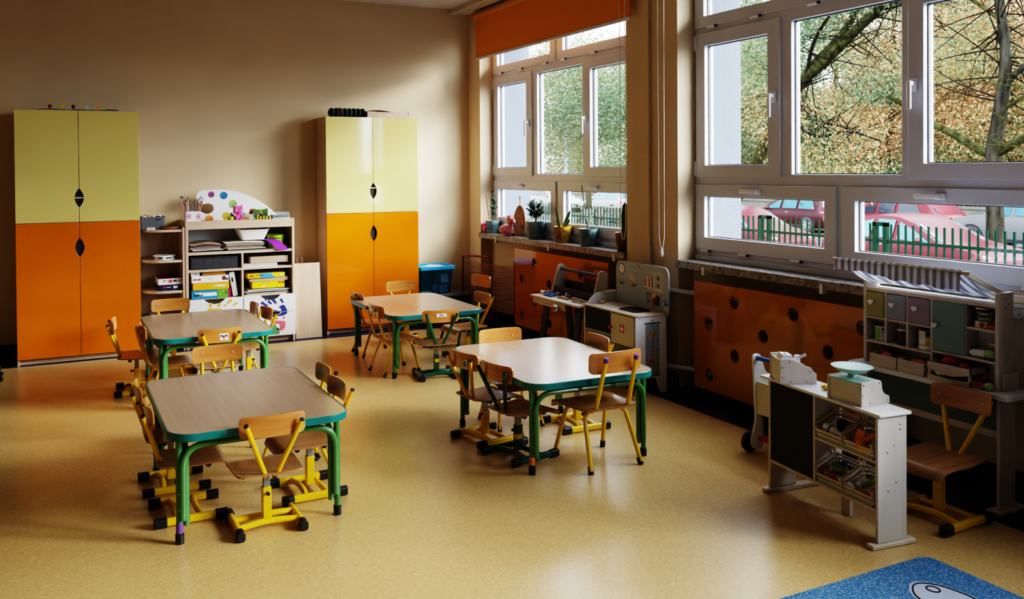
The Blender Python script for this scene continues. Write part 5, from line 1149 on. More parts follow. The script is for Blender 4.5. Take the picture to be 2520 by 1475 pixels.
# ---------------------------------------------------------------- toy shop stall under the wide window
t = thing('toy_stall', 'wooden toy shop stall with striped awning, pastel drawers and green door', 'toy stall', (3.65, 2.81, 0))
sx0, sx1, sy0, sy1 = 3.60, 3.735, 2.452, 3.172
for y in (sy0, sy1-.018):
    poly = [(sx0,.53),(sx1-.035,.53),(sx1-.035,.955)] + [(sx0+.012+.012*math.cos(a), .943+.012*math.sin(a)) for a in [PI/2+PI/2*k/5 for k in range(6)]]
    p_ = ob('upright', G(BIRCHV).prism(poly, (0,y,0), (1,0,0), (0,0,1), (0,.018,0)), t, bevel=.001, world=True)
    for x, z in ((sx0+.045,.925),(sx0+.068,.905),(sx0+.045,.888)): ob('screw_hole', G(GASKET).cyl((x, y-.0006, z), (x, y+.001, z), .0038, n=8), p_, world=True)
    ob('leg', G(BIRCHV).box(sx0+.008, sx1-.02, y+.001, y+.016, .02, .51), t, bevel=.001, world=True); ob('foot_plate', G(BIRCH).prism(rr(sx0-.03, sx1+.03, y-.022, y+.04, .006, 3), (0,0,.0005), (1,0,0), (0,1,0), (0,0,.018)), t, bevel=.003, world=True)
    s_ = -1 if y == sy0 else 1; yb = y-.014 if s_ < 0 else y+.018
    ob('foot_block', G(BIRCHV).box(sx0+.02, sx1-.02, yb, yb+.014, .531, .605), t, bevel=.001, world=True)
ob('counter_shelf', G(WHITEW).prism(rr(3.545, sx1, 2.375, 3.225, .012), (0,0,.508), (1,0,0), (0,1,0), (0,0,.022)), t, bevel=.002, world=True)
ob('back_panel', G(WHITEW).box(sx1-.045, sx1-.037, sy0+.018, sy1-.018, .53, .905), t, world=True)
ya, yb_ = sy0+.018, sy1-.018
ob('top_board', G(BIRCH).box(sx0, sx1-.037, ya, yb_, .888, .904), t, world=True)
for nm, y0, y1, z in (('shelf', 2.785, yb_, .763), ('shelf', 2.785, yb_, .643), ('shelf', ya, 2.778, .656), ('shelf', ya, 2.605, .791)): ob(nm, G(BIRCH).box(sx0+.001, sx1-.045, y0, y1, z-.011, z), t, world=True)
for y, z0, z1 in ((3.034,.643,.888), (2.910,.643,.888), (2.778,.53,.888), (2.607,.656,.888)): ob('divider', G(BIRCHV).box(sx0+.0005, sx1-.045, y, y+.011, z0, z1), t, world=True)
for y0, y1, c, lab in ((3.048,3.152,(.36,.32,.13),'dusty yellow drawer'), (2.923,3.032,(.30,.33,.37),'grey blue drawer'), (2.791,2.908,(.33,.26,.31),'mauve drawer')):
    d = ob('drawer', G(M('drawer_paint', c, .5, .04)).prism(rr(y0, y1, .766, .884, .006, 3), (sx0-.004,0,0), (0,1,0), (0,0,1), (.012,0,0)).box(sx0+.008, sx1-.06, y0+.004, y1-.004, .768, .87), t, world=True); tag(d, lab)
    yc = (y0+y1)/2 + .012; g = G(WHITE); g.cyl((sx0-.004, yc, .835), (sx0-.014, yc, .835), .005); hh = [(0,-.015),(.012,-.004),(.016,.004),(.012,.011),(.006,.011),(0,.006),(-.006,.011),(-.012,.011),(-.016,.004),(-.012,-.004)]
    g.prism([(yc+a, .835+b) for a, b in hh], (sx0-.014,0,0), (0,1,0), (0,0,1), (-.010,0,0)); g.fixn = True; ob('heart_knob', g, d, bevel=.003, world=True)
d = ob('door', G(M('door_green', (.22,.30,.27), .5, .04)).box(sx0-.004, sx0+.006, 2.612, 2.776, .659, .888), t, bevel=.001, world=True)
g = G(WHITE); g.cyl((sx0-.004, 2.755, .775), (sx0-.016, 2.755, .775), .005).prism([(2.755+a, .775+b) for a, b in hh], (sx0-.014,0,0), (0,1,0), (0,0,1), (-.010,0,0)); g.fixn = True; ob('heart_knob', g, d, bevel=.003, world=True)
ob('blackboard', G(M('grey_green_board', (.13,.165,.15), .6, .06)).box(sx0+.05, sx0+.058, ya, yb_, .345, .508), t, world=True); ob('board_rail', G(BIRCH).box(sx0+.045, sx0+.062, ya, yb_, .315, .345), t, world=True)
for y in (sy0-.001, sy1-.019):
    g = G(BIRCH); a = Vector((3.655, y+.009, .945)); b = Vector((3.40, y+.009, 1.052)); d_ = (b-a).normalized(); n_ = Vector((-d_.z,0,d_.x))*.011
    g.prism([(0,-1),(1,-1),(1,1),(0,1)], a, b-a, n_, (0,.010,0)); g.fixn = True; ob('awning_arm', g, t, bevel=.003, world=True)
ob('awning_rod', G(BIRCH).cyl((3.402, sy0-.01, 1.052), (3.402, sy1+.012, 1.052), .0085), t, world=True)
STR = stripes('grey_white_stripes', (.86,.88,.95), (.43,.44,.51), 1, .039)
rows = []; ny = 44
for k in range(11):
    q = k/10; row = []
    for i in range(ny+1):
        y = 3.152 - .665*i/ny; sag = -.028*math.sin(PI*q)*(1+.25*math.sin(i*.55)) + .004*math.sin(i*1.3+k*.9)*(q*(1-q)*4)
        row.append((3.402+.285*(1-q), y, .918+(1.061-.918)*q + sag))
    rows.append(row)
a_ = ob('awning_cloth', G(STR).plate(rows, (0,0,.0018)), t, world=True)
rows = []
for k in range(7):
    q = k/6; row = []
    for i in range(ny+1):
        s = i/ny; y = 3.150 - .668*s; ln = .062+.028*s - .012*math.sin(PI*min(1,s*2.2)); x = 3.402-.0095 if k else 3.402
        row.append((x - .004*q*math.sin(i*.9) - (.0 if k else 0), y+.02*q*(1 if s < .15 else 0), 1.063 - ln*q + (.004*math.sin(i*.8) if k > 1 else 0)))
    rows.append(row)
ob('awning_valance', G(STR).plate(rows, (-.0018,0,0)), t, world=True)
# goods on the stall
def can(y, x, z, r, h, lab, body, band_, words=(), lid=STEEL, nm='toy_can'):
    t = thing(nm, lab, 'can', (x, y, z)); ob('can', G(body).lathe([(r*.96,0),(r,.003),(r,h-.003),(r*.96,h)], (0,0,.0005), 28), t)
    ob('lid', G(lid).lathe([(r*.9,h-.001),(r*1.0,h),(r*1.0,h+.006),(r*.9,h+.007)], (0,0,.0005), 28), t)
    for (a0, a1, z0, z1, m) in band_:
        P = []; n = 10
        g = G(m); zf = (lambda k: (z0+z1)/2 + (z1-z0)/2*math.sin(PI*min(.97,max(.03,k/n)))**.6) if m is RED else (lambda k: z1); zg = (lambda k: z0+z1-zf(k)) if m is RED else (lambda k: z0)
        vs = [((r+.0006)*math.cos(R(a0+(a1-a0)*k/n)), (r+.0006+.0003*(m is RED))*math.sin(R(a0+(a1-a0)*k/n)), zz(k)) for zz in (zg, zf) for k in range(n+1)]
        g.add(vs, [(k, k+1, n+2+k, n+1+k) for k in range(n)]); ob('label_band', g, t)
    for wds, a, zz, sz, m in words:
        k = -(len(wds)-1)/2
        for ch in wds:
            b = R(a) + (k*sz*.66)/r; k += 1; q = Vector((math.cos(b), math.sin(b), 0))
            if ch.strip(): text(ch, sz, q*(r+.0012)+Vector((0,0,zz)), (-q.y,q.x,0), (0,0,1), m, t, world=False, bold=.0008)
    return t
A0 = 215
can(3.095, 3.645, .644, .034, .072, 'white labelled toy can with green stems in the left cubby', WHITE, ((150,200,.004,.066,GRNT), (212,240,.054,.064,DRED), (205,262,.044,.047,INK), (205,262,.036,.038,LINE), (205,262,.028,.03,LINE), (205,262,.02,.022,LINE)), lid=GASKET)
can(2.965, 3.645, .644, .034, .068, 'dark brown toy jar with a white lid in the middle cubby', M('jam_dark', (.035,.012,.012), .35), (), lid=WHITE, nm='toy_jar')
single('white_lid', G(WHITE).lathe([(.036,0),(.038,.002),(.038,.018),(.036,.02)], (3.645, 2.84, .6435), 28), 'white round lid under the toy can in the right cubby', 'lid')
can(2.84, 3.645, .664, .036, .070, 'green and yellow toy can standing on a white lid', YELT, ((150,262,.040,.068,GRN), (150,205,.004,.066,WHITE), (155,195,.05,.052,INK), (155,195,.04,.042,LINE), (155,195,.03,.032,LINE)), lid=GASKET)
can(2.545, 3.645, .7915, .042, .082, 'toy can lettered tomato sauce on the upper right shelf', M('can_black', (.02,.03,.02), .35), ((130,300,.002,.030,CREAM), (176,212,.003,.027,RED), (220,256,.003,.027,RED)), (('TOMATO', A0, .063, .015, CREAM), ('SAUCE', A0, .042, .018, CREAM)))
single('red_toy_box', G(M('coral_red', (.50,.06,.03), .5)).box(3.605, 3.66, 2.474, 2.515, .7915, .811), 'small coral red block beside the tomato can', 'block', bevel=.002)
g = G(WHITE).tube([(3.62,2.60,.676),(3.62,2.585,.676),(3.625,2.53,.678),(3.63,2.50,.680)], [.009,.015,.018,.017], 14).use(BLUE).tube([(3.627,2.53,.679),(3.629,2.51,.68)], .0186, 14); single('toy_tube', g, 'white toy bottle lying on the middle right shelf', 'toy food')
single('toy_cabbage', G(RIND).ell((3.615, 2.502, .682), (.018,.030,.020)).use(NAVY).ell((3.615, 2.502, .664), (.017,.029,.007)), 'pale green toy sandwich on the middle right shelf', 'toy food')
single('toy_wafer', G(KRAFT).box(3.64, 3.68, 2.48, 2.53, .7, .716).use(BIRCH).box(3.64, 3.68, 2.48, 2.53, .717, .725).use(KRAFT).box(3.65, 3.675, 2.485, 2.525, .657, .70), 'brown toy wafer at the back of the middle right shelf', 'toy food')
for y0, y1, lab in ((2.945, 3.10, 'plain wooden box of red vegetables, left of the two under the cubbies'), (2.792, 2.938, 'plain wooden box of orange vegetables, right of the two under the cubbies')):
    t = thing('wooden_box', lab, 'box', (3.615, (y0+y1)/2, .5305)); g = G(BIRCH)
    for a in ((3.56,3.568,y0,y1),(3.672,3.68,y0,y1),(3.568,3.672,y0,y0+.007),(3.568,3.672,y1-.007,y1)): g.box(*a, .5305, .590)
    g.box(3.568,3.672,y0+.007,y1-.007,.5305,.535); ob('box', g, t, bevel=.001, world=True)
CORAL = M('coral', (.50,.17,.10), .5, .1)
for x, y, z, r_, m, lab in ((3.60,3.03,.578,.027,CORAL,'coral toy vegetable in the left wooden box'), (3.63,3.06,.585,.026,RED,'red toy tomato in the left wooden box'), (3.64,2.985,.58,.024,DRED,'dark red toy vegetable in the left wooden box'), (3.60,2.84,.578,.025,CORAL,'peach coloured toy vegetable in the right wooden box'), (3.62,2.885,.572,.022,ORT,'orange toy carrot piece in the right wooden box')):
    single('toy_vegetable', G(m).ell((x, y, z), (r_, r_*1.1, r_*.85)), lab, 'toy food')
for y in (3.115, 3.072): single('toy_spatula', G(GASKET).box(3.672, 3.676, y-.012, y+.012, .592, .622).cyl((3.674, y, .622), (3.674, y, .640), .004), 'dark toy spatula hanging behind the left wooden box', 'toy tool', 'dark toy spatulas at the back of the stall')
t = thing('produce_crate', 'open wooden crate with curved cutouts holding eggs and tomatoes', 'crate', (3.62, 2.66, .5305)); CY0, CY1 = 2.555, 2.765
fr = lambda y: .584-.020*math.sin(PI*(y-CY0)/(CY1-CY0))
for x in (3.548, 3.672):
    n = 16; ys = [CY0+(CY1-CY0)*k/n for k in range(n+1)]
    g = G(BIRCH).prism([(y, fr(y)) for y in ys] + [(CY1,.612),(CY0,.612)], (x,0,0), (0,1,0), (0,0,1), (.008,0,0)).prism([(CY0,.531),(CY1,.531)] + [(y, .556-.006*math.sin(PI*(y-CY0)/(CY1-CY0))) for y in ys[::-1]], (x,0,0), (0,1,0), (0,0,1), (.008,0,0)); g.fixn = True; ob('long_side', g, t, bevel=.001, world=True)
for y in (CY0, CY1-.012): ob('end_board', G(BIRCH).box(3.556,3.672,y,y+.008,.531,.556).box(3.556,3.672,y,y+.008,.586,.612).box(3.556,3.566,y,y+.012,.531,.612).box(3.662,3.672,y,y+.012,.531,.612), t, world=True)
ob('base', G(BIRCH).box(3.556,3.672,CY0+.008,CY1-.012,.531,.535), t, world=True)
for x, y, z, r_, m, lab, nm in ((3.575,2.715,.566,(.018,.028,.017),WHITE,'white toy egg in the open crate','toy_egg'), (3.60,2.66,.568,(.025,.03,.02),DRED,'dark red toy vegetable low in the open crate','toy_vegetable'), (3.61,2.69,.615,(.028,.042,.026),RED,'large red toy pepper on top of the open crate','toy_pepper'), (3.60,2.615,.606,(.022,.022,.02),RED,'small red toy tomato on the open crate','toy_tomato'), (3.635,2.60,.61,(.018,.022,.018),BOXR,'dark toy aubergine at the back of the open crate','toy_aubergine')):
    single(nm, G(m).ell((x, y, z), r_), lab, 'toy food')
single('toy_melon_slice', slice_((3.585, 2.525, .556), .026, R(75), R(15)), 'toy watermelon slice right of the open crate', 'toy food')
single('toy_lettuce', G(RIND).ell((3.585, 2.487, .548), (.02,.020,.0175)), 'pale green toy sprout at the right end of the stall shelf', 'toy food')
# wooden tray and papers on the sill beyond the stall
t = thing('letter_tray', 'pale wooden tray on the sill right of the toy stall', 'tray', (3.87, 2.53, .8905)); g = G(BIRCH).box(3.80,3.945,2.43,2.63,.8905,.8955).box(3.80,3.806,2.43,2.63,.8955,.925).box(3.939,3.945,2.43,2.63,.8955,.925).box(3.806,3.939,2.43,2.436,.8955,.925).box(3.806,3.939,2.624,2.63,.8955,.925); ob('tray', g, t, bevel=.001, world=True)
for k in range(3): single('paper_sheet', G((PAPER, M('paper_blue', (.50,.55,.62), .6), WHITE)[k]).box(3.785-.004*k, 3.94, 2.41-.012*k, 2.65+.01*k, .877+.0045*(2-k), .8805+.0045*(2-k)), 'sheet of paper under the wooden tray on the sill', 'paper', 'papers under the sill tray')
# ---------------------------------------------------------------- plants and toys on the far window sill
TURQ = M('turquoise_glaze', (.13,.205,.215), .35, .1, 20); OCH = M('ochre_glaze', (.40,.22,.03), .35, .12, 20); BRN = M('brown_glaze', (.15,.075,.025), .35, .12, 20); SOIL = M('soil', (.03,.02,.014), .9, .3, 60)
LEAFD = M('dark_leaf', (.016,.05,.022), .4, .3, 30); LEAFG = M('grey_green_leaf', (.09,.14,.085), .45, .25, 30); LEAFY = M('leaf_edge', (.42,.44,.20), .45, .15, 30); STEM = M('brown_stem', (.09,.055,.03), .7, .2, 30); CANE = M('bamboo_cane', (.30,.16,.07), .6, .15, 20)
def pot(lab, y, rt, rb, h, glaze, x=3.862):
    t = thing('potted_plant', lab, 'potted plant', (x, y, ZS))
    g = G(glaze).lathe([(rb*.97,0),(rb,.004),(rt,h),(rt-.006,h),(rt-.010,h-.012)], (0,0,.0005), 40)
    p = ob('pot', g, t)
    GR = M('groove_dark', tuple(c*.25 for c in glaze['c']), .6) ; rnd = random.Random(int(y*100)); g = G(GR)
    for k in range(120):
        a = rnd.random()*2*PI; z0 = .012+rnd.random()*(h-.06); l = .025+.02*rnd.random(); w_ = .0014
        pts = []
        for q in range(5):
            z = z0+l*q/4; r_ = rb+(rt-rb)*z/h+.0006; aa = a + .05*math.sin(q*1.1+k); pts.append((r_, aa, z, w_*math.sin(PI*(q+.3)/4.6)))
        vs = [(r_*math.cos(aa-ww/r_*1.4), r_*math.sin(aa-ww/r_*1.4), z) for r_, aa, z, ww in pts] + [(r_*math.cos(aa+ww/r_*1.4), r_*math.sin(aa+ww/r_*1.4), z) for r_, aa, z, ww in pts]
        g.add(vs, [(q, 5+q, 6+q, q+1) for q in range(4)])
    ob('grooves', g, p, smooth=0)
    ob('soil', G(SOIL).lathe([(rt-.012, h-.014),(rt-.011,h-.012)], (0,0,0), 24), t)
    return t, h
for m, c in ((TURQ,(.15,.33,.34)), (OCH,(.40,.22,.03)), (BRN,(.15,.075,.025))): m['c'] = c
def leaf(g, p, d, L_, w_, bend=.3, up_=Vector((0,0,1))):
    p, d = Vector(p), Vector(d).normalized(); s = d.cross(up_)
    s = s.normalized() if s.length > .05 else Vector((1,0,0)); n_ = s.cross(d); vs = []
    for k in range(5):
        q = k/4; c = p + d*L_*q - n_*(-1)*0 - up_*bend*L_*q*q; ww = w_*math.sin(PI*min(.98, .08+q*.92))**.8
        vs += [c - s*ww, c + s*ww]
    g.add(vs, [(2*k, 2*k+1, 2*k+3, 2*k+2) for k in range(4)])
rnd = random.Random(3)
t, h = pot('turquoise pot with a spindly jade plant and cane by the window corner', 7.95, .070, .058, .125, TURQ)
ob('cane', G(CANE).cyl((-.02,.03,h-.02), (-.045,.05,h+.25), .005, n=8), t); ob('cane', G(CANE).cyl((.03,-.035,h-.02), (.035,-.045,h+.10), .004, n=8), t)
for x, y, hh in ((.0,.0,.25), (.015,-.02,.19), (-.01,-.035,.14)):
    s = ob('stem', G(STEM).tube(smooth_path([(x,y,h-.02),(x+.006,y-.004,h+hh*.5),(x-.004,y,h+hh)]), .004, 7), t); g = G(LEAFD)
    for k in range(12):
        z = h+.02+hh*(k+1)/12; a = k*2.4+x*50; leaf(g, (x,y,z), (math.cos(a), math.sin(a), 1.1), .044, .016, .15)
    ob('leaves', g, s)
t, h = pot('large turquoise pot with a bushy dark green plant', 7.06, .088, .070, .158, TURQ)
tr_ = ob('stem', G(STEM).tube(smooth_path([(0,0,h-.02),(.004,.0,h+.03),(.0,.004,h+.09)]), [.011]*10+[.007], 8), t)
for k in range(20):
    a = k*2.4; top = Vector((.075*math.cos(a)*(.35+.65*math.sin(PI*(k+4)/26)), .09*math.sin(a)*(.35+.65*math.sin(PI*(k+4)/26)), h+.045+.0075*k)); g = G(STEM).tube([(0,0,h+.03), top], .003, 5); g.use(LEAFD)
    for j in range(18):
        b = j*2.4+k; leaf(g, top.lerp(Vector((0,0,h+.05)), .4*(j/18)), (math.cos(b), math.sin(b), .25+.5*rnd.random()), .046, .011, .25)
    ob('branch', g, t)
t, h = pot('ochre pot with a striped snake plant', 6.585, .079, .062, .138, OCH); t.rotation_euler.z = R(52)
for x, y, L_, dx, dy, w_ in ((-.01,.025,.18,-.01,.035,.012), (.0,-.01,.15,.01,-.055,.019), (-.02,-.02,.08,-.02,-.05,.015), (.02,.04,.07,.02,.02,.009)):
    for m, k_, off in ((LEAFY, 1.0, 0), (LEAFD, .72, -.0012)):
        vs = []; 
        for q in range(8):
            s = q/7; ww = w_*k_*(1-.15*s)*(1 if s < .6 else math.cos((s-.6)/.4*PI/2*.98)); vs += [(x+dx*s*s+off, y+dy*s-ww, h-.01+L_*s), (x+dx*s*s+off, y+dy*s+ww, h-.01+L_*s)]
        g = G(m).add(vs, [(2*q, 2*q+1, 2*q+3, 2*q+2) for q in range(7)]); l = ob('leaf' if m is LEAFY else 'leaf_centre', g, t if m is LEAFY else l)
t, h = pot('turquoise pot with a thin plant tied to a tall dark stick', 6.175, .081, .062, .142, TURQ)
ob('cane', G(STEM).cyl((0,.0,h-.02), (-.01,.082,h+.35), .0032, n=7), t)
for k in range(7):
    a = k*2.1; g = G(LEAFG).tube(smooth_path([(0,.004,h-.02), (.02*math.cos(a), .03*math.sin(a), h+.06+.012*k), (.05*math.cos(a), .08*math.sin(a), h+.07+.010*k)]), .0022, 5); leaf(g, (.05*math.cos(a), .08*math.sin(a), h+.07+.010*k), (math.cos(a)*.4, math.sin(a), -.5), .07, .010, .2); ob('leaf_stalk', g, t)
t, h = pot('dark brown pot with a tall dark cactus at the right end of the sill', 5.648, .078, .060, .142, BRN)
g = G(LEAFD)
for k in range(6):
    a = PI*k/3; g.tube([(.012*math.cos(a), .012*math.sin(a), h-.02), (.016*math.cos(a), .016*math.sin(a), h+.12), (.010*math.cos(a), .010*math.sin(a), h+.20), (0,0,h+.225)], [.014,.016,.013,.006], 8)
ob('cactus', g, t)
# flamingo and pink toy, palm fan
t = thing('flamingo_toy', 'pink plush flamingo sitting before the palm leaf fan', 'soft toy', (3.822, 7.55, ZS), R(8)); O = Vector((3.845, 7.57, ZS))
g = G(PINK).ell((0,.015,.055), (.058,.085,.052), 20, 12).ell((0,.085,.065), (.03,.045,.028), 14, 8).tube(smooth_path([(0,-.04,.06),(0,-.055,.10),(0,-.035,.145),(0,-.045,.17)]), [.035]*5+[.028]*5+[.026]*6, 12).ell((0,-.055,.165), (.034,.042,.036), 16, 10); ob('body', g, t)
for s in (-1, 1): ob('wing', G(PINK).ell((s*.05,.02,.062), (.014,.055,.034), 12, 8), t)
b = ob('beak', G(M('flamingo_beak', (.45,.10,.05), .5)).tube([(-.0,-.085,.155),(-.0,-.105,.145),(0,-.115,.125)], [.020,.018,.014], 10).use(INK).tube([(0,-.113,.130),(0,-.117,.105),(0,-.108,.09)], [.016,.013,.004], 10), t)
for s in (-1, 1): ob('eye', G(INK).ell((s*.031,-.068,.172), .0055, 8, 6), t)
for s in (-1, 1): ob('foot', G(M('flamingo_foot', (.25,.02,.03), .7)).ell((s*.028,-.06,.014), (.02,.032,.0135), 12, 8), t)
t = thing('pig_toy', 'small pink toy animal half hidden left of the jade plant pot', 'soft toy', (3.835, 8.045, ZS))
g = G(PINKT).ell((0,-.005,.038), (.036,.030,.0375), 14, 8).ell((-.01,.015,.075), (.024,.022,.022), 12, 8).cyl((-.018,.03,.077), (-.026,.044,.08), .009, .008); ob('body', g, t)
for s in (-1, 1): ob('ear', G(PINKT).cyl((-.01+s*.012,.014,.09), (-.012+s*.018,.016,.112), .008, .001, 8), t)
t = thing('palm_fan', 'woven straw palm leaf fan leaning on the window', 'fan', (3.898, 7.44, ZS), R(24))
STRAW = M('woven_straw', (.46,.29,.15), .7, .55, 60, bump=.8, bscale=160, stretch=(1,1.6,.5)); g = G(STRAW)
fw_ = lambda q: .071*math.sin(PI*min(1,.10+.90*q))**.55
rows = []
for k in range(25):
    q = k/24; rows.append([(.025*q-.02+.004*((i+k) % 2), fw_(q)*(i/5-1), .003+.285*q) for i in range(11)])
g.plate(rows, (.003,0,0)); ob('weave', g, t)
ob('rim', G(STRAW).tube([(.025*q-.018, -fw_(q), .006+.285*q) for q in [k/20 for k in range(21)]] + [(.025*q-.018, fw_(q), .006+.285*q) for q in [k/20 for k in range(20,-1,-1)]], .004, 6), t)
ob('grip', G(CANE).tube([(.005,0,.28),(.008,.0,.33),(.010,.002,.375)], [.006,.006,.009], 8), t)

# ---------------------------------------------------------------- rug and castor
def rugmat():
    m, nt, b = nodes('blue_shag'); L = nt.links.new
    tc = N(nt, 'ShaderNodeTexCoord'); mp = N(nt, 'ShaderNodeMapping'); mp.inputs['Scale'].default_value = (1.0, 2.2, 1); mp.inputs['Rotation'].default_value = (0,0,.5); L(tc.outputs['Object'], mp.inputs[0])
    n1 = N(nt, 'ShaderNodeTexNoise', i_Scale=130.0, i_Detail=3.0, i_Roughness=.7); L(mp.outputs[0], n1.inputs['Vector'])
    r1 = ramp(nt, [(.40, (.012,.13,.32)), (.52, (.03,.21,.42)), (.62, (.42,.52,.66))]); L(n1.outputs[0], r1.inputs[0]); L(r1.outputs[0], b.inputs['Base Color']); b.inputs['Roughness'].default_value = .95
    bp = N(nt, 'ShaderNodeBump', i_Strength=.8, i_Distance=.01); L(n1.outputs[0], bp.inputs['Height']); L(bp.outputs[0], b.inputs['Normal']); return m
t = thing('rug', 'blue speckled rug with a white outlined figure at the bottom right', 'rug', (2.2, 1.5, 0))
ob('pile', G(rugmat()).prism(rr(1.15, 2.96, -.2, 2.314, .05, 6), (0,0,.0005), (1,0,0), (0,1,0), (0,0,.012)), t, bevel=.004, world=True)
RW = M('white_pile', (.50,.56,.68), .95, .12, 150, bump=.5, bscale=300); RK = M('black_pile', (.012,.010,.02), .95, .3, 150)
mo = blob([(2.69,2.155),(2.73,2.162),(2.77,2.13),(2.79,2.08),(2.80,2.0),(2.78,1.9),(2.70,1.85),(2.62,1.9),(2.62,2.0),(2.64,2.10)], 5)
ob('white_motif', G(RW).prism([(2.71+(x-2.71)*1.12, 2.02+(y-2.02)*1.10) for x, y in mo], (0,0,.0122), (1,0,0), (0,1,0), (0,0,.0012)), t, world=True)
g = G(RK).tube([(x, y, .0136) for x, y in mo], .003, 6, closed=True).tube([(2.735+.020*math.cos(a), 2.108+.024*math.sin(a), .0136) for a in [2*PI*k/16 for k in range(16)]], .003, 6, closed=True); ob('dark_outline', g, t, world=True)
t = thing('castor_wheel', 'black castor wheel just inside the left edge of the picture', 'castor', (-.36, 7.40, 0))
ob('wheel', G(RUB).cyl((-.020,0,.030), (.020,0,.030), .0295, n=22), t, bevel=.006); ob('hub', G(GALV).cyl((.020,0,.030), (.023,0,.030), .012), t); ob('fork', G(RUB).box(-.03,.026,-.012,.012,.050,.066).cyl((0,0,.06), (0,.0,.11), .009), t, bevel=.003)
# ---------------------------------------------------------------- outside: street, cars, fences, trees
GZ = -1.05
ASPH = M('asphalt', (.055,.057,.062), .85, .15, 6, spec=.03); SLAB = M('pavement', (.12,.12,.12), .85, .12, 8, spec=.03); GRASS = M('leaf_strewn_verge', (.10,.085,.035), .95, .4, 8, spec=.03); STONE = M('old_wall_stone', (.075,.073,.062), .9, .25, 6, bump=.4, bscale=20, spec=.03)
FGRN = M('fence_green', (.0018,.013,.007), .45, .12, 8, spec=.03); FDRK = M('railing_iron', (.014,.016,.014), .6, .2, 8, spec=.03)
g = G(ASPH).box(4.36, 70, -40, 110, GZ-.2, GZ).use(SLAB).box(4.36, 15.2, -40, 110, GZ, GZ+.02).box(28.6, 32.4, -40, 110, GZ, GZ+.10).use(GRASS).box(28.2, 29.6, -40, 110, GZ, GZ+.112).box(32.4, 70, -40, 110, GZ, GZ+.2)
struct('ground', g)
t = thing('picket_fence', 'green metal picket fence between the windows and the parked cars', 'fence', (13, 14.5, GZ))
for z in (-.92, .20): ob('rail', G(FGRN).box(12.98, 13.02, 7.6, 26, z-.025, z+.025), t, world=True)
for y in (18.2, 13.95, 11.07, 8.2):
    for d in (-.11, .11): ob('post', G(FGRN).box(12.96, 13.04, y+d-.04, y+d+.04, GZ, .52), t, world=True)
    ob('post_cap', G(FGRN).box(12.96, 13.04, y-.15, y+.15, .46, .53), t, world=True)
ys = [8.0+.15*k for k in range(48)] + [17.6+.15*k for k in range(50)]
p0 = ob('picket', G(FGRN).box(12.988, 13.012, ys[0]-.016, ys[0]+.016, GZ+.06, .50), t, world=True)
for y in ys[1:]:
    c = p0.copy(); COL.objects.link(c); c.parent = t; c.location = (0, y-ys[0], 0)
t = thing('street_wall', 'low stone wall with dark iron railings across the street', 'fence', (32.6, 35, GZ))
ob('wall', G(STONE).box(32.4, 32.8, -5, 100, GZ, GZ+.85).box(32.35, 32.85, -5, 100, GZ+.85, GZ+.95), t, world=True)
g = G(FDRK)
for k in range(420): g.box(32.58, 32.62, 2+.2*k-.03, 2+.2*k+.03, GZ+.95, GZ+1.75)
g.box(32.57, 32.63, 2, 86, GZ+1.55, GZ+1.60).box(32.57, 32.63, 2, 86, GZ+1.05, GZ+1.10); tag(ob('railing', g, t, world=True, smooth=0), kind='stuff')
for y in (12, 19, 26, 33.4, 41, 50): ob('pillar', G(STONE).box(32.3, 32.9, y-.5, y+.5, GZ, GZ+1.1), t, world=True)

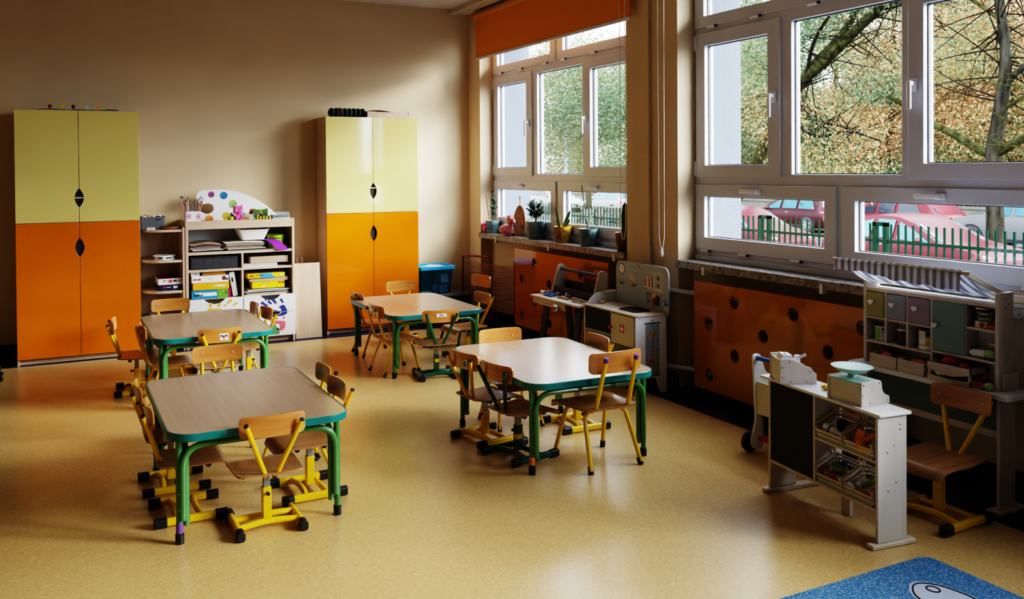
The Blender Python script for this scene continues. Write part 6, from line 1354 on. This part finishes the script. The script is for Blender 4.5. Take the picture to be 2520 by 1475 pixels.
CGL = M('car_glass', (.03,.10,.14), .06, .15, 2, spec=.35); CGD = M('car_glass_dark', (.008,.012,.02), .06, .15, 2, spec=.3); CHROME = M('chrome', (.6,.6,.62), .2, .05, 5, metal=1); TAIL = M('tail_light', (.55,.02,.04), .25, .1, 20); LAMP = M('head_light', (.2,.22,.25), .2, .1, 20); DPLA = M('car_black_trim', (.02,.02,.024), .5, .1, 10, spec=.03)
def car(lab, cx, y_front, y_rear, paint, h=1.46, kind='hatch', W=1.76, plate=None, glass=CGL):
    """local: +x = to the front of the car, y = across"""
    Lc = abs(y_rear-y_front); d = 1 if y_front > y_rear else -1
    t = thing('parked_car', lab, 'car', (cx, (y_front+y_rear)/2, GZ), PI/2*d)
    s = lambda q: Lc*(q-.5); hw = W/2
    roofs = {'hatch': ((.0,.52,.62),(.03,.62,.70),(.06,.63,.97),(.11,.63,.985),(.30,.63,1.0),(.50,.63,.99),(.60,.63,.93),(.745,.62,.665),(.80,.60,.635),(.92,.56,.575),(.975,.48,.50),(1,.42,.43)),
             'wagon': ((.0,.50,.58),(.015,.60,.68),(.09,.63,.90),(.15,.63,.965),(.35,.63,1.0),(.52,.63,.99),(.62,.62,.92),(.76,.61,.655),(.82,.59,.625),(.93,.55,.565),(.98,.47,.49),(1,.42,.43)),
             'suv': ((.0,.55,.64),(.02,.62,.70),(.07,.64,.92),(.13,.64,.98),(.35,.64,1.0),(.52,.64,.985),(.61,.63,.92),(.735,.63,.68),(.80,.62,.655),(.93,.58,.61),(.98,.52,.55),(1,.46,.48)),
             'coupe': ((.0,.50,.56),(.02,.60,.66),(.10,.62,.80),(.20,.62,.92),(.38,.62,1.0),(.50,.62,.985),(.60,.62,.90),(.76,.60,.645),(.82,.59,.615),(.93,.55,.56),(.98,.47,.48),(1,.42,.43))}[kind]
    # columns across: bottom, sill, belt, roof edge, roof centre
    rows = []
    for q, zb, zr in roofs:
        e = min(q, 1-q); nar = .86+.14*min(1, (e/.10))**.5; wr = hw*nar*(.97 if zr-zb < .06 else .97-.22*min(1,(zr-zb)/.33))
        zl = .16 if .10 < q < .90 else .20
        row = [(s(q), sy_*a, z*h) for sy_, a, z in ((-1,hw*nar*.93,zl),(-1,hw*nar,.30),(-1,hw*nar,zb-.06),(-1,hw*nar*.97,zb),(-1,wr,zr-.015),(-1,wr*.6,zr),(1,wr*.6,zr),(1,wr,zr-.015),(1,hw*nar*.97,zb),(1,hw*nar,zb-.06),(1,hw*nar,.30),(1,hw*nar*.93,zl))]
        rows.append(row)
    g = G(paint); m = 12; n = len(rows)
    g.add([p for r_ in rows for p in r_], [(i*m+j, i*m+j+1, (i+1)*m+j+1, (i+1)*m+j) for i in range(n-1) for j in range(m-1)] + [tuple(range(m-1,-1,-1)), tuple((n-1)*m+k for k in range(m))] + [(i*m+m-1, i*m, (i+1)*m, (i+1)*m+m-1) for i in range(n-1)]); g.fixn = True
    body = ob('body', g, t, bevel=.02, smooth=50)
    R_ = lambda i, j: Vector(rows[i][j])
    def quad(nm, a, b, c, d_, m_, off=.012, par=t):
        nrm = (b-a).cross(c-a).normalized(); ctr = (a+b+c+d_)/4
        if nrm.dot(ctr - Vector((0,0,h*.55))) < 0: nrm = -nrm
        g = G(m_); g.add([p+nrm*off for p in (a,b,c,d_)], [(0,1,2,3)]); return ob(nm, g, par)
    ins = lambda a, b, q: a + (b-a)*q
    def pane(nm, i0, i1, j0, j1, f0=.1, f1=.9, g0=.08, g1=.9):
        a, b, c, d_ = R_(i0,j0), R_(i1,j0), R_(i1,j1), R_(i0,j1)
        P = lambda u_, v_: ins(ins(a,b,u_), ins(d_,c,u_), v_)
        return quad(nm, P(f0,g0), P(f1,g0), P(f1,g1), P(f0,g1), glass)
    wi = 6; pane('windscreen', wi, wi+1, 4, 7, .04, .94, .06, .94); pane('rear_window', 1, 2, 4, 7, .12, .95, .08, .92)
    for j0, j1 in ((3,4),(8,7)):
        # side windows: a polygon following the glasshouse, split by pillars
        lo = lambda x: None
        seg = [(2,4,.10,.92),(4,5,.06,.94),(5,7,.08,.90)]
        for a0, a1, f0, f1 in seg:
            A, B, C_, D_ = R_(a0,j0), R_(a1,j0), R_(a1,j1), R_(a0,j1)
            P = lambda u_, v_: ins(ins(A,B,u_), ins(D_,C_,u_), v_)
            if a1 == 7: quad('side_window', P(f0,.10), P(.86,.12), ins(P(.46,.85), P(.5,.85), 0), P(f0,.86), glass, .022)
            else: quad('side_window', P(f0,.10), P(f1,.10), P(f1,.86), P(f0+(.22 if a0 == 2 else 0),.84), glass, .022)
    r_ = .31 if kind != 'suv' else .35
    for q in (.175, .815):
        for sy_ in (-1, 1):
            x = s(q); a = ob('wheel', G(RUB).cyl((x, sy_*(hw-.20), r_), (x, sy_*(hw+.012), r_), r_, n=24), t, bevel=.02)
            g = G(CHROME)
            for k in range(7):
                b = 2*PI*k/7; c, e = math.cos(b), math.sin(b); y = sy_*(hw+.016)
                g.add([(x+c*.03-e*.025, y, r_+e*.03+c*.025), (x+c*.03+e*.025, y, r_+e*.03-c*.025), (x+c*r_*.66+e*.04, y, r_+e*r_*.66-c*.04), (x+c*r_*.66-e*.04, y, r_+e*r_*.66+c*.04)], [(0,1,2,3)])
            g.cyl((x, sy_*(hw+.010), r_), (x, sy_*(hw+.018), r_), .06)
            ob('rim', g, a); ob('wheel_arch', G(DPLA).hprism(circ(x, r_, r_+.07, 24), [circ(x, r_, r_+.005, 24)], (0, sy_*(hw+.003), 0), (1,0,0), (0,0,1), (0, sy_*.006, 0)), t)
    for sy_ in (-1, 1):
        ob('mirror', G(paint).ell((s(.665), sy_*(hw+.07), h*.66), (.07,.10,.06), 10, 6), t)
        ob('head_light', G(LAMP).ell((s(.955), sy_*hw*.68, h*.47), (.13,.16,.055), 10, 6), t)
        ob('tail_light', G(TAIL).ell((s(.022), sy_*hw*.76, h*.56), (.10,.15,.10), 10, 6), t)
        ob('door_handle', G(CHROME).box(s(.42)-.08, s(.42)+.08, sy_*(hw-.01), sy_*(hw+.02), h*.555, h*.575), t)
        ob('sill_trim', G(DPLA).box(s(.26), s(.74), sy_*(hw-.02), sy_*(hw+.012), h*.17, h*.23), t)
    ob('grille', G(DPLA).box(s(1)-.05, s(1)+.012, -hw*.55, hw*.55, h*.22, h*.36), t, bevel=.02)
    for e, sg in ((s(0)-.02, -1), (s(1)+.02, 1)):
        p_ = ob('number_plate', G(STICK).box(e-.006, e+.006, -.26, .26, h*.40 if sg < 0 else h*.24, h*.40+.11 if sg < 0 else h*.24+.11), t)
        if plate: text(plate, .10, (e+sg*.0075, 0, (h*.40 if sg < 0 else h*.24)+.055), (0,sg,0), (0,0,1), INK, t, world=False, bold=.002)
    return t, s, h
CR1 = M('car_bright_red', (.075,.0015,.005), .35, .06, 3, coat=.04, spec=.18); CR2 = M('car_burgundy', (.022,.0035,.006), .35, .06, 3, coat=.04, spec=.18); CSI = M('car_silver', (.08,.08,.083), .3, .04, 3, coat=.04, spec=.18); CWH = M('car_white', (.15,.157,.165), .25, .03, 3, coat=.04, spec=.18); CDK = M('car_dark_green', (.006,.009,.008), .25, .06, 3, coat=.04, spec=.18); CPK = M('car_rose_red', (.05,.0025,.006), .35, .06, 3, coat=.04, spec=.18)
car('red car parked nearest the fence, its windscreen by the tree trunk', 17.2, 11.45, 15.75, CPK, 1.50, 'coupe')
car('red car nearest the fence whose bonnet shows left in the wide window', 17.2, 17.35, 21.6, CPK, 1.50, 'coupe')
car('dark rounded car behind the fence in the far window', 17.2, 23.2, 27.35, CDK, 1.28, 'coupe', glass=CGD)
car('burgundy hatchback across the street', 27.0, 29.25, 25.05, CR2, 1.40, 'hatch')
tg, s_, h_ = car('bright red estate car across the street', 26.6, 24.3, 19.75, CR1, 1.43, 'wagon', plate='WSLF184', glass=CGD)
g = G(CHROME)
for rx, rz_ in ((.055,.037),(.020,.034),(.034,.013)): g.tube([(s_(0)-.05, rx*math.cos(a), h_*.58+.022*(rx == .034)+rz_*math.sin(a)) for a in [2*PI*k/18 for k in range(18)]], .006, 6, closed=True)
ob('emblem', g, tg)
car('silver sport utility car across the street right of the tree trunk', 26.2, 19.0, 14.5, CSI, 1.60, 'suv')
car('white hatchback across the street seen in the far window', 27.0, 42.7, 38.7, CWH, 1.42, 'hatch')
car('white car facing left behind the thin trunk in the far window', 27.0, 45.0, 49.2, CWH, 1.42, 'hatch', glass=CGD)
single('lamp_post', G(M('blue_grey_steel', (.10,.16,.26), .5)).cyl((30.5, 51.5, GZ), (30.5, 51.5, 12), .11, .08), 'slim blue grey lamp post among the trees in the far window', 'lamp post')

# ---- trees
BARK = M('bark', (.016,.0145,.011), .95, .7, 9, bump=.9, bscale=26, stretch=(1,1,.25), spec=.03); BARKM = M('mossy_bark', (.019,.019,.0075), .95, .75, 7, bump=.9, bscale=26, spec=.03); BARKD = M('dark_bark', (.007,.006,.005), .95, .4, 9, spec=.03)
def leafmat(name):
    m = bpy.data.materials.new(name); m.use_nodes = True; nt = m.node_tree; nt.nodes.clear(); L = nt.links.new
    at = N(nt, 'ShaderNodeAttribute', attribute_name='Col'); d = N(nt, 'ShaderNodeBsdfDiffuse'); tr = N(nt, 'ShaderNodeBsdfTranslucent'); mx = N(nt, 'ShaderNodeMixShader'); mx.inputs[0].default_value = .35; o = N(nt, 'ShaderNodeOutputMaterial')
    L(at.outputs['Color'], d.inputs[0]); L(at.outputs['Color'], tr.inputs[0]); L(d.outputs[0], mx.inputs[1]); L(tr.outputs[0], mx.inputs[2]); L(mx.outputs[0], o.inputs[0]); return m
LEAF = leafmat('autumn_leaves')
def foliage(parent, blobs, size, pal, seed, shell=.55, dens=1):
    """many single leaves in one mesh: blobs = (x, y, z, rx, ry, rz, count)"""
    rg = np.random.default_rng(seed); V = []; C = []; pal = np.array(pal)
    for x, y, z, rx, ry, rz, n in blobs:
        n = int(n*dens)
        d = rg.normal(size=(n,3)); d /= np.linalg.norm(d, axis=1)[:,None]
        r = rg.random(n)**(1/3)*(1-shell) + shell*rg.random(n)**.25; r = np.minimum(r, 1)
        clump = rg.normal(size=(n//60+1,3))*.2; p = d*r[:,None] + clump[rg.integers(0, len(clump), n)]
        c = p*np.array([rx,ry,rz]) + np.array([x,y,z])
        u = rg.normal(size=(n,3)); u /= np.linalg.norm(u, axis=1)[:,None]
        w_ = np.cross(u, rg.normal(size=(n,3))); w_ /= np.linalg.norm(w_, axis=1)[:,None]
        sz = size*(.6+.8*rg.random(n))[:,None]
        V.append(np.stack([c-u*sz*.6, c+w_*sz*.30, c+u*sz*.6, c-w_*sz*.30], 1))
        base = pal[np.minimum(len(pal)-1, (np.clip(rg.normal(.5+.25*np.sin(x*3+y*5+z*4), .24, n), 0, .999)*len(pal)).astype(int))]
        C.append(base*np.array([1.32,1.18,1.12])*(.55+.75*rg.random(n))[:,None])
    V = np.concatenate(V).reshape(-1,3); C = np.concatenate(C); n = len(C)
    inv = np.array(MW[parent.name].inverted()); V = V @ inv[:3,:3].T + inv[:3,3]
    me = bpy.data.meshes.new('foliage'); me.vertices.add(4*n); me.vertices.foreach_set('co', V.astype(np.float32).ravel())
    me.loops.add(4*n); me.loops.foreach_set('vertex_index', np.arange(4*n, dtype=np.int32)); me.polygons.add(n)
    me.polygons.foreach_set('loop_start', np.arange(0,4*n,4, dtype=np.int32))
    me.update(calc_edges=True); me.validate()
    a = me.attributes.new('Col', 'FLOAT_COLOR', 'POINT'); cc = np.ones((4*n,4), np.float32); cc[:,:3] = np.repeat(C, 4, 0); a.data.foreach_set('color', cc.ravel())
    me.materials.append(LEAF); o = bpy.data.objects.new('foliage', me); COL.objects.link(o); o.parent = parent; MW[o.name] = MW[parent.name]
    return o
AUT = [(.26,.17,.10),(.17,.065,.03),(.21,.10,.045),(.25,.17,.085),(.20,.18,.09),(.12,.13,.06),(.075,.105,.05),(.05,.085,.05)]
OLV = [(.15,.13,.055),(.11,.12,.06),(.085,.11,.06),(.065,.10,.055),(.05,.08,.05),(.035,.06,.04)]
GRE = [(.22,.19,.05),(.11,.14,.065),(.08,.12,.065),(.06,.10,.06),(.045,.08,.05),(.035,.06,.04)]
GRYG = [(.14,.17,.12),(.11,.15,.11),(.08,.12,.09),(.06,.10,.075)]
def limb(g, pts, r0, r1, n=10):
    p = smooth_path(pts, 4); k = len(p); g.tube(p, [r0+(r1-r0)*i/(k-1) for i in range(k)], n)
def twigs(g, a, b, n, L_, seed, r=.02):
    rn = random.Random(seed); a, b = Vector(a), Vector(b)
    for k in range(n):
        p = a.lerp(b, rn.random()); d = Vector((rn.uniform(-1,1), rn.uniform(-1,1), rn.uniform(-.7,.8))).normalized()
        q = p + d*L_*.5 + Vector((0,0,rn.uniform(-.2,.3))); e = q + d*L_*.5 + Vector((rn.uniform(-.3,.3), rn.uniform(-.3,.3), rn.uniform(-.5,.4)))
        limb(g, [p, q, e], r, r*.25, 5)
        for _ in range(3):
            f = p.lerp(e, .3+.6*rn.random()); d2 = Vector((rn.uniform(-1,1), rn.uniform(-1,1), rn.uniform(-.8,.6))); limb(g, [f, f+d2*L_*.2, f+d2*L_*.38], r*.5, r*.15, 4)
# the trunk in the right pane
t = thing('street_tree', 'gnarled tree with mossy forked trunk in the right pane of the wide window', 'tree', (20, 13.7, GZ))
g = G(BARK); limb(g, [(20,13.7,GZ),(20,13.72,.6),(20,13.75,1.85),(20,13.62,2.6),(20,13.5,3.4)], .21, .15, 14); limb(g, [(20,13.5,3.35),(20,13.45,4.3),(20.1,13.7,5.6),(20.2,13.9,7.6),(20.3,14.2,9.5)], .145, .07, 12)
limb(g, [(20,13.5,3.3),(19.9,13.2,3.6),(19.8,12.6,3.95),(19.7,11.8,4.6)], .09, .05)
ob('trunk', g, t, world=True)
for pts, r0, r1 in (([(20,13.75,1.75),(20,14.2,1.95),(20,14.9,2.35),(20,15.6,2.7),(19.9,16.3,3.2),(19.8,17,3.5)], .12, .05), ([(20,13.7,1.8),(20,13.2,2.05),(20,12.7,2.3),(20,12.0,2.9)], .12, .07), ([(20,13.6,1.5),(20,13.0,1.6),(19.9,12.2,2.0)], .10, .06), ([(20,13.5,4.9),(20,14.5,5.7),(19.8,15.8,6.5)], .06, .02), ([(20,13.4,2.9),(20,12.9,3.15),(20,12.3,3.3)], .05, .02)):
    g = G(BARKM); limb(g, pts, r0, r1); twigs(g, pts[-2], pts[-1], 9, 1.6, len(pts), .018); ob('branch', g, t, world=True)
g = G(BARKD); twigs(g, (20,13.5,3), (20.2,13.9,7.5), 40, 2.2, 4, .022); ob('twigs', g, t, world=True)
foliage(t, [(21,12.2,6.4,1.8,1.6,1.2,1300),(20.5,15.6,6.6,1.8,2.0,1.2,1500),(20,13.2,8.8,3,3,1.8,3500),(20.6,12.2,3.9,1.0,1.0,.7,500),(20.4,15.5,4.2,.9,1.3,.7,450),(19.6,16.9,3.6,.7,1.0,.5,300)], .085, OLV, 11, dens=3)
t = thing('leaning_tree', 'leaning tree with two parallel mossy limbs in the middle pane of the wide window', 'tree', (20, 23.6, GZ))
g = G(BARKM); limb(g, [(20,23.6,GZ),(20,22.9,.4),(20,22.0,1.5),(20,21.2,2.6),(20,20.2,3.85),(20,19.0,4.6),(20,17.6,5.5),(20,16.4,6.2),(20,15.2,7.2)], .24, .10, 14); ob('trunk', g, t, world=True)
g = G(BARKM); limb(g, [(20.1,20.4,3.65),(20.2,19.7,4.5),(20.3,18.7,5.3),(20.3,17.9,6.3),(20.4,17.3,8.0)], .15, .07, 12); ob('branch', g, t, world=True)
g = G(BARKM); limb(g, [(20,21.5,2.1),(20.2,21.2,3.8),(20.3,20.9,5.6),(20.3,20.0,7.6)], .12, .05); ob('branch', g, t, world=True)
g = G(BARKD); limb(g, [(19.9,19.6,4.25),(19.8,19.2,5.2),(19.7,18.3,6.0),(19.7,17.3,6.4)], .06, .03); limb(g, [(20,17,5.8),(19.9,16.2,5.9),(19.8,15.4,5.6)], .05, .02)
limb(g, [(19.9,20.6,3.3),(19.7,20.0,2.9),(19.6,18.9,2.4),(19.6,17.8,2.5),(19.6,16.7,2.2)], .05, .02); twigs(g, (19.9,20.8,3.4), (19.8,17.4,2.4), 44, 1.7, 8, .016); twigs(g, (20,20.5,3.5), (20,16,6.3), 40, 1.8, 5, .022); ob('twigs', g, t, world=True)
foliage(t, [(20,18.3,6.5,1.6,2.8,1.0,1900),(20,21.0,6.0,1.6,1.8,1.3,1500),(20,16.2,7.6,2,2,1.2,1500),(20,21.8,4.2,.9,1.0,1.1,500)], .085, OLV, 12, dens=3)
foliage(t, [(19.7,19.3,2.6,.9,2.6,.8,500),(19.8,18.6,1.3,.8,2.5,.8,500),(19.7,20.8,3.2,.8,1.2,.9,300)], .085, AUT, 14, dens=3)
t = thing('slim_street_tree', 'slim tree trunk standing before the white hatchback in the far window', 'tree', (20, 31.9, GZ))
g = G(BARK); limb(g, [(20,31.9,GZ),(20,31.9,1),(20.1,31.8,3),(20.2,31.9,6.5)], .14, .06); twigs(g, (20,31.9,1.5), (20.2,31.9,6), 20, 1.8, 6, .02); ob('trunk', g, t, world=True)
foliage(t, [(20,32,3.6,1.6,2.6,1.2,3200),(20,35.0,3.2,1.5,2.4,1.6,2600),(20,29.2,3.9,1.4,1.8,1.3,2200),(20,33,5.8,2.2,3.4,1.5,3200),(20,36.5,5.4,1.8,2,1.6,1800)], .095, OLV, 13, dens=2.4)
# trees and bushes beyond the street
BT = [(36,13,12,AUT,'broad rust and green tree beyond the street on the far right',0.112), (38,18.5,11,AUT,'rust leaved oak beyond the street behind the gnarled tree',0.112), (36,24,10,AUT,'golden brown tree beyond the street behind the red estate car',0.112), (41,23.5,14,GRYG,'tall grey green birch beyond the rust trees',0.112), (36,30,10.5,AUT,'rust and olive tree beyond the street behind the burgundy hatchback',0.112),
      (42,32,15,AUT,'tall rust tinged tree at the back left of the rust trees',0.124), (40,28,12.5,AUT,'broad pale autumn tree behind the golden brown one',0.118), (44,17,15,GRE,'tall bright green tree at the far right of the wood',0.124), (36,38,10,OLV,'olive tree beyond the street left of the burgundy hatchback',0.112), (37,46,10.5,OLV,'dense olive tree beyond the white cars',0.118), (38,54,11,GRE,'green and yellow tree at the left of the far window',0.124), (38,62,12,OLV,'farthest olive tree down the street',0.136), (35.5,41.5,7.5,AUT,'low rust tree at the right of the far window',0.105), (43,40,15,GRE,'tall green tree behind the olive trees',0.136), (45,50,15,GRYG,'pale green tree at the back of the wood',0.149)]
for i, (x, y, hh, pal, lab, sz) in enumerate(BT):
    t = thing('park_tree', lab, 'tree', (x, y, GZ), group=None); rn = random.Random(i+40)
    g = G(BARK if i % 3 else M('pale_bark', (.10,.097,.085), .9, .3, 8)); limb(g, [(x,y,GZ),(x+.1,y+.2,2.5),(x,y-.1,hh*.55),(x+.1,y,hh*.85)], .24, .06)
    twigs(g, (x,y,1.5), (x,y,hh*.8), 14, 2.6, i, .04); ob('trunk', g, t, world=True)
    B = []; tot = 34000
    for k in range(12):
        a = k*2.4; q = k/11; z = GZ + 1.2 + (hh-2.2)*q; rad = 2.6*math.sin(PI*(.18+.72*q))
        B.append((x+rad*math.cos(a)*.55-.4, y+rad*math.sin(a)*.95, z, 1.6, 2.1, 1.3, tot//12))
    foliage(t, B, sz, pal, i+100)
for i, (x, y, hh, pal, lab) in enumerate([(34.5,15.5,2.6,GRE,'green bush behind the railings on the far right'), (34.5,21,2.4,AUT,'rust bush behind the railings above the red estate car'), (34.5,27,2.6,GRE,'dark green bush behind the railings above the burgundy hatchback'), (34.5,33,2.6,OLV,'olive bush behind the railings left of the burgundy hatchback'), (34.6,43,2.8,OLV,'olive bush behind the railings in the far window'), (34.6,52,2.8,GRE,'green bush behind the railings at the left of the far window'), (50,22,9,GRYG,'dim belt of far trees on the right'), (52,36,9,OLV,'dim belt of far trees in the middle'), (54,52,9,GRYG,'dim belt of far trees on the left')]):
    t = thing('bush' if hh < 4 else 'far_trees', lab, 'bush' if hh < 4 else 'trees', (x, y, GZ))
    g = G(BARKD); 
    for k in range(5): limb(g, [(x,y+k*.5-1,GZ),(x,y+k*.7-1.4,GZ+hh*.4),(x,y+k*.9-1.8,GZ+hh*.8)], .05 if hh < 4 else .2, .02)
    ob('stems', g, t, world=True); w_ = 3.4 if hh < 4 else 8
    foliage(t, [(x, y+(k-2)*w_*.42, GZ+hh*(.45+.1*(k % 2)), .9 if hh < 4 else 2.5, w_*.34, hh*.5, 1500 if hh < 4 else 3000) for k in range(5)], .10 if hh < 4 else .26, pal, i+300, .3, 2.4)
# ---------------------------------------------------------------- daylight comes from the sky through the windows; portals only guide the sampling
for i, y in enumerate(WY):
    l = bpy.data.lights.new('window_portal', 'AREA'); l.shape = 'RECTANGLE'; l.size = 2.2; l.size_y = WW; l.cycles.is_portal = True
    o = bpy.data.objects.new('window_portal', l); COL.objects.link(o); o.location = (4.10, y-WW/2, 1.92)
    o.rotation_euler = (0, R(90), 0)

# hazy low sun behind thin cloud
l = bpy.data.lights.new('hazy_sun', 'SUN'); l.energy = SUN; l.angle = R(22); l.color = (1, .96, .90)
o = bpy.data.objects.new('hazy_sun', l); COL.objects.link(o); o.rotation_euler = Vector((.80, -.56, .43)).to_track_quat('Z', 'Y').to_euler()
